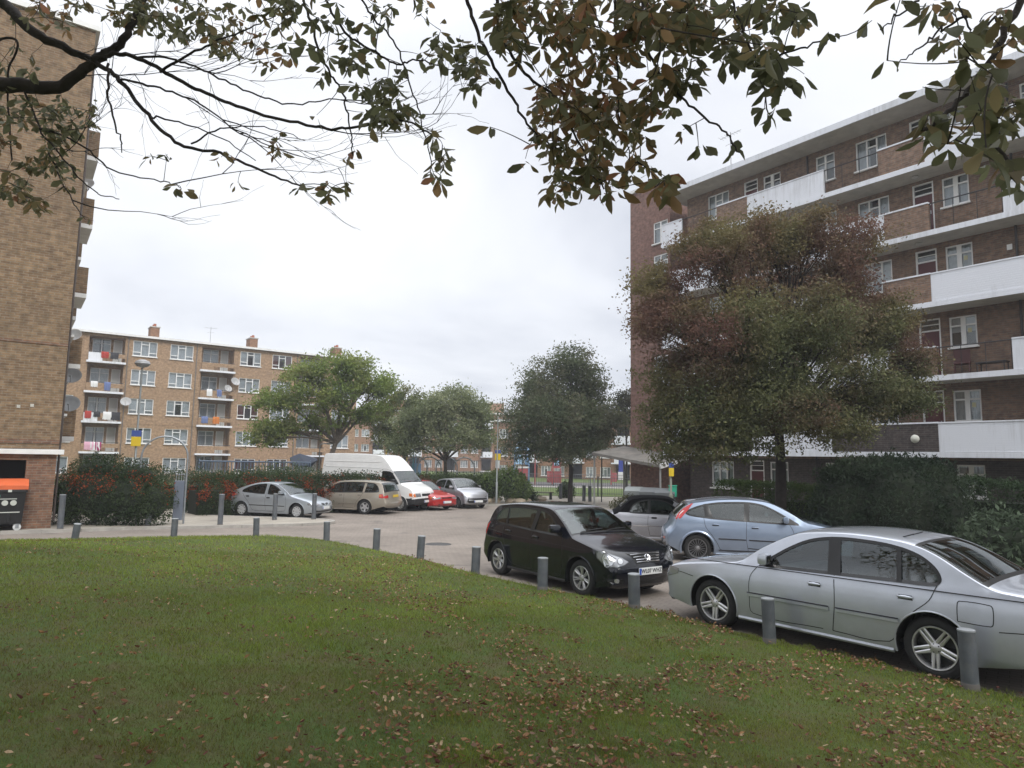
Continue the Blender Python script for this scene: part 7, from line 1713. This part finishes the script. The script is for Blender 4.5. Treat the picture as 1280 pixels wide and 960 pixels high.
D = 44; p = ground(378, D); root = empty('play_canopy', p, 0, 'dark navy faceted canopy on a post above the hedge left of the van', 'canopy')
m = MB(); z0 = 2.35
m.faces([(-.9, 0, z0-.0), (-.75, 0, z0-.55), (.55, -.1, z0-.6), (.95, 0, z0-.1), (.5, .5, z0+.05), (-.35, .2, z0+.28), (-.5, -.5, z0-.45), (.4, -.6, z0-.5)], [(0, 1, 6), (0, 6, 5), (6, 7, 5), (7, 3, 5), (7, 2, 3), (5, 3, 4), (1, 2, 7, 6), (0, 5, 4)]); m.build('canopy_skin', M_navy, root)
m = MB(); m.tube([Vector((0, 0, -.1)), Vector((0, 0, z0))], .05, 8); m.build('post', M_galv, root)
# small playthings right of the dark tree
D = 68; p = ground(775, D); p.z += .09; root = empty('spring_play_panel', p, 0, 'red and white small play panel right of the dark tree trunk', 'play structure')
pb('red_panel', -.9, -.3, -.1, 0, .3, 1.2, M_pr); pb('white_panel', -.2, .35, -.1, 0, .5, 1.3, M_pw); pb('post', -.95, -.85, -.1, 0, 0, 1.5, M_pr); pb('post', .36, .44, -.1, 0, 0, 1.5, M_pr); pb('blue_climber', -.1, .5, .2, .3, 1.3, 2.9, mat('play_deep_blue', (.03, .05, .25), .5))

# iron cover in the paving, clutter on one balcony, paper notices
p = gp(548, 680.5); m = MB(); m.lathe([(.36, .0), (.36, .006), (.30, .007), (.30, .004), (0, .004)], 28)
o = m.build('manhole_cover', mat('cast_iron', (.07, .068, .065), .6, .4, var=.2, vscale=20, bump=.5, bscale=60), None, loc=(p.x, p.y, gz(p.y)+.003), smooth=30); tag(o, 'round dark iron manhole cover in the paving left of the black hatchback', 'manhole cover')
def brobj(name, label, cat, x, y, z, rz):
    q = brw(x, y, z); return empty(name, q, math.atan2(-.809, .588)+rz, label, cat)
ch = brobj('plastic_chair', 'dark red chair on the second balcony deck behind the black rail', 'chair', 12.75, .55, 5.37, .3)
Mch = mat('chair_dark_red', (.07, .02, .02), .5)
m = MB(); m.bbox(-.25, .25, -.25, .25, .40, .45, .02); m.build('seat', Mch, ch); m = MB(); m.bbox(-.25, .25, .22, .27, .452, .95, .02); m.build('backrest', Mch, ch)
for (x, y) in ((-.22, -.22), (.22, -.22), (-.22, .22), (.22, .22)): m = MB(); m.tube([(x, y, .0), (x*.95, y*.95, .4)], .018, 6); m.build('leg', Mch, ch)
tb_ = brobj('low_table', 'low black table beside the dark red chair on the second balcony deck', 'table', 13.65, .6, 5.37, .0)
m = MB(); m.bbox(-.45, .45, -.22, .22, .36, .40, .01); m.build('table_top', M_rail, tb_)
for (x, y) in ((-.4, -.18), (.4, -.18), (-.4, .18), (.4, .18)): m = MB(); m.tube([(x, y, .0), (x, y, .36)], .018, 6); m.build('leg', M_rail, tb_)
for z in (FL[2]+2.42, FL[1]+2.42, FL[0]+2.42):
    m = MB(); m.box(12.16+.58, 12.16+.70, WY+.055, WY+.062, Z(z-.62), Z(z-.46)); m.build('paper_notice', mat('notice_cream', (.55, .52, .32), .8), BR)
# ================================================================ the two trees the photographer stands under
def leaf_shapes(P, D3, size, rg, pal):
    """obovate leaves with a folded midrib: P base points, D3 directions"""
    n = len(P); d = D3/np.linalg.norm(D3, axis=1)[:, None]; e = rg.normal(size=(n, 3)); e[:, 2] *= .5; e -= d*(e*d).sum(1)[:, None]; e /= np.linalg.norm(e, axis=1)[:, None]
    up = np.cross(e, d); s = (size*rg.uniform(.6, 1.25, n))[:, None]; w_ = s*rg.uniform(.17, .27, n)[:, None]; f = w_*rg.uniform(.1, .6, n)[:, None]; bend = s*rg.uniform(-.05, .3, n)[:, None]
    V = np.empty((n, 9, 3)); pet = s*.10
    b = P+d*pet
    V[:, 0] = b; V[:, 1] = b+d*s*.28+e*w_*.62+up*f*.6; V[:, 2] = b+d*s*.58+e*w_+up*f-up*bend*.3; V[:, 3] = b+d*s*.82+e*w_*.62+up*f*.5-up*bend*.7; V[:, 4] = b+d*s*.98-up*bend
    V[:, 5] = b+d*s*.82-e*w_*.62+up*f*.5-up*bend*.7; V[:, 6] = b+d*s*.58-e*w_+up*f-up*bend*.3; V[:, 7] = b+d*s*.28-e*w_*.62+up*f*.6; V[:, 8] = b+d*s*.55-up*bend*.25
    base = np.arange(n)[:, None]*9
    F = np.concatenate([base+np.array(q) for q in ([0, 1, 2, 8], [8, 2, 3, 4], [8, 4, 5, 6], [0, 8, 6, 7])])
    return V.reshape(-1, 3), F, np.repeat(pal(P, rg), 9, 0)
def inframe(p, m=15):
    q = Vector(p)-Vector((0, 0, CAMZ)); w_ = q.dot(Fv)
    if w_ <= 0: return False
    x = 640+F_PX*q.dot(Rv)/w_; y = 480-F_PX*q.dot(Uv)/w_
    return -m < x < 1280+m and -m < y < 960+m
def overhang(name, label, base, trunk, boughs, blobs, seed, pal, shade, bare=0):
    rg = np.random.default_rng(seed); rr = random.Random(seed); root = empty(name, base, 0, label, 'tree'); B = Vector(base)
    mb = MB(); tp = crom([Vector(p)-B for p in trunk], 6); n = len(tp); mb.tube(tp, [.26*(1.25 if i < 2 else 1)*(1-.5*i/n) for i in range(n)], 14); top = tp[-1]; mb.build('trunk', M_bark, root, smooth=60)
    br = MB(); nodes = []
    for (r0, r1, pts) in boughs:
        P = []
        for q in pts:
            P.append(top.copy() if q == 'T' else (Vector(q[1:])-B if q[0] == 'w' else at(*q)-B))
        C_ = crom(P, 7); n = len(C_); C_ = [c+Vector((rr.gauss(0, 1), rr.gauss(0, 1), rr.gauss(0, 1)))*.005 for c in C_]
        br.tube(C_, [r0+(r1-r0)*i/n for i in range(n)], 8); nodes += C_[(7 if pts[0] == 'T' else 0):]
    bt = random.Random(seed+7)
    def twig(p, d, L_, r, depth):
        pts = [p]; q = p.copy(); dd = d.copy(); n_ = 7; kids_ = []
        for k in range(n_):
            dd = (dd+Vector((bt.gauss(0, .13), bt.gauss(0, .13), bt.gauss(0, .10)+.03))).normalized(); q = q+dd*L_/n_; pts.append(q.copy())
            if depth and k in (1, 2, 4, 5) and bt.random() < .75: kids_.append((q.copy(), dd.copy()))
        br.tube(pts, [max(.0009, r*(1-.82*i/n_)) for i in range(n_+1)], 4, cap=False); nodes.extend(pts[2::2])
        for (a, e) in kids_:
            sd = Vector((bt.gauss(0, .5), bt.gauss(0, .4), bt.gauss(0, .5))); twig(a, (e+sd*.8).normalized(), L_*bt.uniform(.45, .75), r*.6, depth-1)
    src = [n_ for n_ in nodes if inframe(n_+B, -30)] if bare else []
    src = [n_ for n_ in src if (n_+B).x > -3.6]
    for _ in range(bare):
        a = bt.choice(src); twig(a, Vector((1, bt.uniform(-.35, .1), bt.uniform(-.62, .25))).normalized(), bt.uniform(.4, .85), .0048, 2)
    whorls = []
    for (cx, cy, rx, ry, cnt, D, ls) in blobs:
        per = 5; k = max(1, round(cnt/per))
        for _ in range(k):
            a = rr.uniform(0, 2*PI); r_ = math.sqrt(rr.random()); dd = rr.gauss(0, .28*min(1, rx/40+.3)); p = at(cx+rx*r_*math.cos(a), cy+ry*r_*math.sin(a)-ls*F_PX/D*.35, D+dd)-B; whorls.append((p, int(min(per, max(1, round(cnt)))), ls))
    # connect every whorl to the nearest wood, nearest first
    node = [np.array(nd) for nd in nodes]; rem = list(range(len(whorls))); WP = np.array([w_[0] for w_ in whorls]); NA = np.array(node)
    dist = np.full(len(whorls), 1e9); near = np.zeros(len(whorls), int)
    Dm = np.linalg.norm(WP[:, None]-NA[None], axis=2); near = Dm.argmin(1); dist = Dm.min(1); nodes3 = [Vector(x) for x in node]; done = np.zeros(len(whorls), bool)
    for _ in range(len(whorls)):
        i = int(np.where(done, 1e9, dist).argmin()); a = nodes3[near[i]]; b = whorls[i][0]; L_ = (b-a).length
        mid = (a+b)/2+Vector((rr.gauss(0, 1), rr.gauss(0, 1), rr.gauss(0, 1)))*L_*.09; seg = bez(a, mid, b, 5); r0 = .0016+.0026*min(1.2, L_)
        br.tube(seg, [r0*(1.25-.11*j*1.0) for j in range(6)], 4, cap=False); done[i] = True
        for q in seg[1:]:
            nodes3.append(q); d2 = np.linalg.norm(WP-np.array(q), axis=1); m = (d2 < dist) & ~done; near[m] = len(nodes3)-1; dist[m] = d2[m]
    br.build('branches', M_barkd, root, smooth=60)
    P = []; Dr = []; S = []
    for (p, per, ls) in whorls:
        az = rr.uniform(0, 2*PI)
        for j in range(per):
            a = az+2*PI*j/per+rr.gauss(0, .35); dn = rr.uniform(.15, 1.5); P.append(tuple(p+Vector((rr.gauss(0, .012), rr.gauss(0, .012), rr.gauss(0, .012))))); Dr.append((math.cos(a), math.sin(a), -dn)); S.append(ls)
    V, F, Cc = leaf_shapes(np.array(P), np.array(Dr), np.array(S), rg, pal)
    # rest of the crown, unseen overhead, with leaf clusters added to shade the foreground
    Q = []
    for (c, r, n) in shade:
        k = 0
        while k < n:
            u = rg.normal(size=3); u /= np.linalg.norm(u); rad = rg.random()**.5; q = np.array(c)+u*rad*np.array(r)
            if not inframe(q, 60): Q.append(q-np.array(B)); k += 1
    Q = np.array(Q); Q = Q+rg.normal(0, .05, Q.shape); V2, F2, C2 = leaf_shapes(Q, rg.normal(size=Q.shape)+np.array([0, 0, -.5]), np.full(len(Q), .19), rg, pal)
    V = np.concatenate([V, V2]); F = np.concatenate([F, F2+len(Cc)]); Cc = np.concatenate([Cc, C2])
    np_mesh('crown', V, F, leafmat('canopy_leaf', .42, .5, .3), Cc, parent=root)
    return root
def pal_over(seed):
    cols = np.array([(.15, .155, .085), (.18, .175, .095), (.23, .185, .095), (.30, .19, .095), (.34, .17, .10)])
    def f(P, rg):
        n = len(P); t = vnoise(P[:, 0]*2+60, P[:, 2]*2+60, 1.2, seed); k = np.clip((t*3.2+rg.normal(0, .9, n)), 0, 4.999); i = k.astype(int); return cols[i]*rg.uniform(.7, 1.3, (n, 1))
    return f
LB = [(230, 20, 75, 30, 230, 5.0, .10), (285, 52, 32, 20, 70, 5.0, .10), (160, 12, 34, 18, 55, 5.2, .10), (75, 20, 60, 22, 60, 5.0, .10), (40, 165, 55, 45, 170, 5.0, .105), (95, 150, 30, 35, 60, 5.0, .10), (30, 235, 34, 28, 75, 4.9, .105), (70, 215, 25, 20, 30, 4.9, .105), (20, 90, 25, 30, 30, 5.2, .10), (45, 265, 18, 12, 14, 4.9, .10), (85, 245, 10, 8, 6, 4.9, .1),
  (225, 238, 16, 8, 8, 4.0, .095), (110, 282, 8, 6, 4, 4.4, .10), (190, 198, 24, 7, 8, 4.2, .085), (288, 205, 14, 12, 8, 4.2, .09), (300, 232, 10, 8, 5, 4.2, .09), (355, 190, 18, 16, 20, 4.2, .095), (395, 238, 22, 16, 24, 4.0, .10), (440, 200, 14, 20, 10, 4.0, .10), (432, 238, 14, 9, 8, 4.0, .095), (345, 85, 40, 12, 20, 4.4, .10), (330, 55, 20, 15, 14, 4.4, .1)]
MBL = [(390, 35, 55, 35, 120, 3.9, .10), (335, 12, 40, 16, 45, 4.2, .10), (440, 82, 26, 26, 50, 3.9, .10), (470, 130, 30, 30, 150, 3.8, .10), (500, 80, 14, 20, 12, 3.8, .10), (545, 60, 32, 18, 45, 3.7, .10), (575, 75, 28, 22, 70, 3.7, .10), (592, 102, 18, 16, 30, 3.6, .10), (500, 140, 14, 18, 40, 3.8, .10), (545, 190, 16, 22, 24, 3.6, .10), (535, 222, 16, 12, 14, 3.5, .11), (515, 150, 10, 12, 10, 3.6, .1), (560, 205, 10, 8, 4, 3.6, .09), (460, 25, 30, 20, 30, 4.0, .10), (520, 15, 30, 15, 20, 3.9, .10), (405, 85, 12, 22, 20, 4, .1), (620, 165, 9, 9, 3, 3.4, .11), (610, 100, 10, 10, 4, 3.5, .1), (395, 150, 8, 8, 2, 4, .1)]
RB = [(680, 30, 65, 34, 330, 3.3, .10), (760, 40, 65, 42, 430, 3.2, .10), (850, 28, 65, 36, 330, 3.2, .105), (640, 60, 28, 28, 70, 3.4, .10), (730, 110, 55, 38, 270, 3.3, .10), (695, 150, 36, 34, 190, 3.3, .10), (760, 160, 38, 30, 190, 3.3, .10), (715, 205, 36, 30, 190, 3.3, .10), (770, 205, 30, 24, 80, 3.3, .10), (705, 240, 20, 18, 30, 3.2, .11), (745, 235, 30, 16, 40, 3.2, .11), (820, 120, 32, 30, 100, 3.2, .10), (855, 100, 28, 26, 90, 3.2, .105), (800, 160, 20, 26, 40, 3.2, .10), (800, 215, 18, 14, 14, 3.2, .10), (870, 60, 46, 22, 100, 3.1, .10), (830, 238, 26, 9, 34, 3.0, .11), (655, 195, 10, 12, 4, 3.2, .115), (850, 170, 10, 12, 5, 3.0, .11),
  (950, 20, 40, 22, 90, 3.0, .105), (938, 70, 34, 30, 120, 3.0, .105), (965, 95, 26, 26, 70, 3.0, .105), (962, 145, 14, 12, 12, 2.8, .12), (1002, 38, 18, 16, 20, 3.0, .10), (880, 195, 12, 12, 5, 2.9, .10), (925, 198, 16, 8, 6, 2.8, .11), (1040, 52, 16, 8, 4, 2.8, .10), (1005, 100, 4, 6, 1, 2.8, .1),
  (1095, 45, 16, 12, 4, 2.5, .12), (1115, 85, 14, 8, 3, 2.5, .12), (1140, 12, 34, 14, 22, 2.6, .11), (1185, 30, 22, 14, 16, 2.6, .10), (1200, 60, 32, 22, 34, 2.6, .11), (1250, 40, 28, 28, 40, 2.7, .11), (1145, 120, 10, 8, 4, 2.5, .115), (1155, 150, 18, 24, 14, 2.4, .12), (1215, 100, 36, 26, 50, 2.5, .12), (1250, 150, 32, 36, 90, 2.5, .12), (1200, 165, 30, 30, 50, 2.5, .12), (1170, 190, 16, 14, 8, 2.4, .12), (1245, 205, 30, 16, 24, 2.4, .12), (1275, 250, 10, 20, 8, 2.4, .12)]
lbase = (-6.2, 2.6, bankz(-6.2, 2.6)-.05)
overhang('overhanging_tree', 'tree at the upper left with a thick dark bough and long bare twigs', lbase,
  [(-6.2, 2.6, .3), (-6.15, 2.7, 1.6), (-6.0, 2.8, 3.0), (-5.8, 2.9, 3.9)],
  [(0.0750, 0.0341, ['T', (-60, 120, 5.0), (10, 105, 5.0), (72, 108, 5.0), (118, 76, 5.0)]), (0.0375, 0.0124, [(118, 76, 5.0), (150, 55, 5.0), (170, 20, 5.1), (200, -40, 5.2)]),
   (0.0525, 0.0217, ['T', (-80, -20, 5.2), (0, 3, 5.1), (40, 38, 5.0), (85, 62, 5.0), (118, 76, 5.0)]),
   (0.0174, 0.0050, [(118, 76, 5.0), (150, 100, 4.9), (185, 145, 4.8), (225, 180, 4.7), (275, 192, 4.5), (330, 215, 4.3), (380, 235, 4.1)]),
   (0.0161, 0.0043, [(125, 70, 5.0), (165, 70, 4.9), (215, 95, 4.8), (265, 120, 4.7), (320, 140, 4.5), (395, 158, 4.2), (440, 160, 4.0), (500, 150, 3.8), (540, 170, 3.7)]),
   (0.0099, 0.0031, [(135, 80, 4.9), (135, 120, 4.8), (148, 165, 4.7), (152, 190, 4.7)]), (0.0087, 0.0025, [(150, 100, 4.9), (200, 110, 4.8), (250, 130, 4.7), (300, 165, 4.6), (350, 180, 4.4)]),
   (0.0087, 0.0025, [(165, 70, 4.9), (220, 75, 4.8), (260, 90, 4.7), (310, 115, 4.6), (360, 130, 4.4), (420, 125, 4.2), (460, 130, 4)]), (0.0074, 0.0025, [(185, 145, 4.8), (210, 150, 4.8), (260, 165, 4.7), (320, 200, 4.5)]),
   (0.0081, 0.0025, [(30, 110, 5.0), (50, 160, 4.9), (85, 205, 4.8), (120, 240, 4.7), (150, 248, 4.6)]), (0.0074, 0.0025, [(50, 160, 4.9), (100, 180, 4.8), (140, 212, 4.7), (200, 225, 4.4), (225, 232, 4.1)]), (0.0062, 0.0019, [(60, 190, 4.9), (90, 250, 4.7), (108, 276, 4.5)]),
   (0.0124, 0.0050, ['T', (-30, 60, 5.1), (20, 50, 5.1), (10, 90, 5.1), (15, 200, 5)]), (0.0099, 0.0025, [(200, 90, 4.8), (250, 60, 4.8), (300, 40, 4.6), (345, 20, 4.4)]), (0.0062, 0.0019, [(240, 180, 4.6), (280, 160, 4.5), (330, 160, 4.4), (380, 175, 4.2)])],
  [(*b[:4], b[4]*(1.5 if b[4] > 25 else 1), b[5], b[6]*.76) for b in LB], 91, pal_over(91), [((-5.5, -.5, 8.0), (5.5, 5.0, 2.6), 15000), ((-8, 2.5, 8.5), (4, 3.5, 2.4), 6000)], bare=20)
rbase = (5.6, .2, bankz(5.6, .2)-.05)
overhang('overhanging_tree', 'tree hanging in from the top with dense leaves over centre and upper right', rbase,
  [(5.6, .2, .3), (5.55, .3, 1.8), (5.3, .4, 3.4), (5.0, .5, 4.4)],
  [(0.0675, 0.0186, ['T', ('w', 3.4, 1.6, 5.2), (1150, -160, 3.2), (1000, -60, 3.3), (850, -30, 3.3), (700, -30, 3.4), (560, -40, 3.7), (420, -30, 4.0), (300, -20, 4.4)]),
   (0.020, 0.006, ['T', ('w', 3.2, 2.0, 4.6), (1300, -40, 2.8), (1265, 20, 2.7), (1235, 80, 2.6), (1190, 135, 2.5), (1150, 165, 2.4)]), (0.0087, 0.0037, [(1205, 115, 2.5), (1225, 160, 2.5), (1260, 200, 2.4), (1280, 250, 2.4)]),
   (0.0112, 0.0037, [(575, -30, 3.7), (590, 20, 3.6), (610, 70, 3.5), (640, 120, 3.4), (665, 160, 3.3), (700, 190, 3.3)]), (0.0099, 0.0037, [(620, -30, 3.6), (625, 40, 3.5), (655, 90, 3.4), (700, 130, 3.3), (730, 190, 3.3), (755, 235, 3.2)]),
   (0.0087, 0.0031, [(370, -25, 4.1), (390, 30, 4.0), (405, 80, 3.9), (425, 110, 3.9), (438, 160, 3.8), (442, 195, 3.9)]), (0.0081, 0.0031, [(400, -20, 4.0), (430, 40, 3.9), (470, 65, 3.8), (495, 80, 3.8), (520, 75, 3.7), (560, 85, 3.7)]), (0.0062, 0.0025, [(440, -20, 4.0), (465, 20, 3.9), (490, 50, 3.8), (515, 110, 3.7), (530, 165, 3.6), (540, 215, 3.5)]),
   (0.0074, 0.0031, [(800, -30, 3.3), (810, 60, 3.2), (840, 110, 3.2), (880, 145, 3.0), (905, 165, 2.9), (925, 190, 2.8)]), (0.0062, 0.0025, [(770, -30, 3.3), (770, 60, 3.3), (775, 140, 3.3), (790, 210, 3.2)]), (0.0062, 0.0025, [(900, -30, 3.2), (930, 40, 3.0), (950, 90, 3.0), (962, 140, 2.8)]), (0.0056, 0.0025, [(950, 80, 3.0), (1000, 60, 2.9), (1040, 48, 2.8)]),
   (0.0050, 0.0019, [(1210, 20, 2.6), (1180, 35, 2.6), (1150, 60, 2.5), (1125, 78, 2.5)]), (0.0043, 0.0019, [(1150, 0, 2.6), (1120, 20, 2.5), (1100, 38, 2.5)]), (0.0056, 0.0025, [(1265, 20, 2.7), (1240, 25, 2.7), (1215, 40, 2.6), (1200, 0, 2.6)])],
  [(b[0], b[1], b[2]*1.05, b[3]*1.05, (b[4]*.80 if b[4] > 40 else b[4])*(.75 if b[0] > 1080 else 1), b[5], b[6]*.76) for b in RB]+[(b[0], b[1], b[2]*1.05, b[3]*1.05, b[4]*.9 if b[4] > 40 else b[4], b[5], b[6]*.78) for b in MBL], 95, pal_over(95), [((4.5, -1.5, 8.0), (5.0, 5.0, 2.4), 13000), ((0, -1.0, 7.8), (5, 4.5, 1.8), 11000), ((-1, 2.2, 8.4), (8, 2.4, 1.5), 9000)])

# haze added to lift distant dark tones: one closed box of even, very light volume round camera and scene
m = bpy.data.materials.new('haze'); m.use_nodes = True; nt = m.node_tree; nt.nodes.remove(nt.nodes['Principled BSDF'])
pv = nt.nodes.new('ShaderNodeVolumePrincipled'); pv.inputs['Color'].default_value = (.93, .95, 1, 1); pv.inputs['Density'].default_value = .0014; pv.inputs['Anisotropy'].default_value = .2
nt.links.new(pv.outputs[0], nt.nodes['Material Output'].inputs['Volume'])
mb = MB(); mb.box(-1600, 1600, -1600, 1600, -1.6, 22); o = mb.build('haze', m); tag(o, kind='stuff')
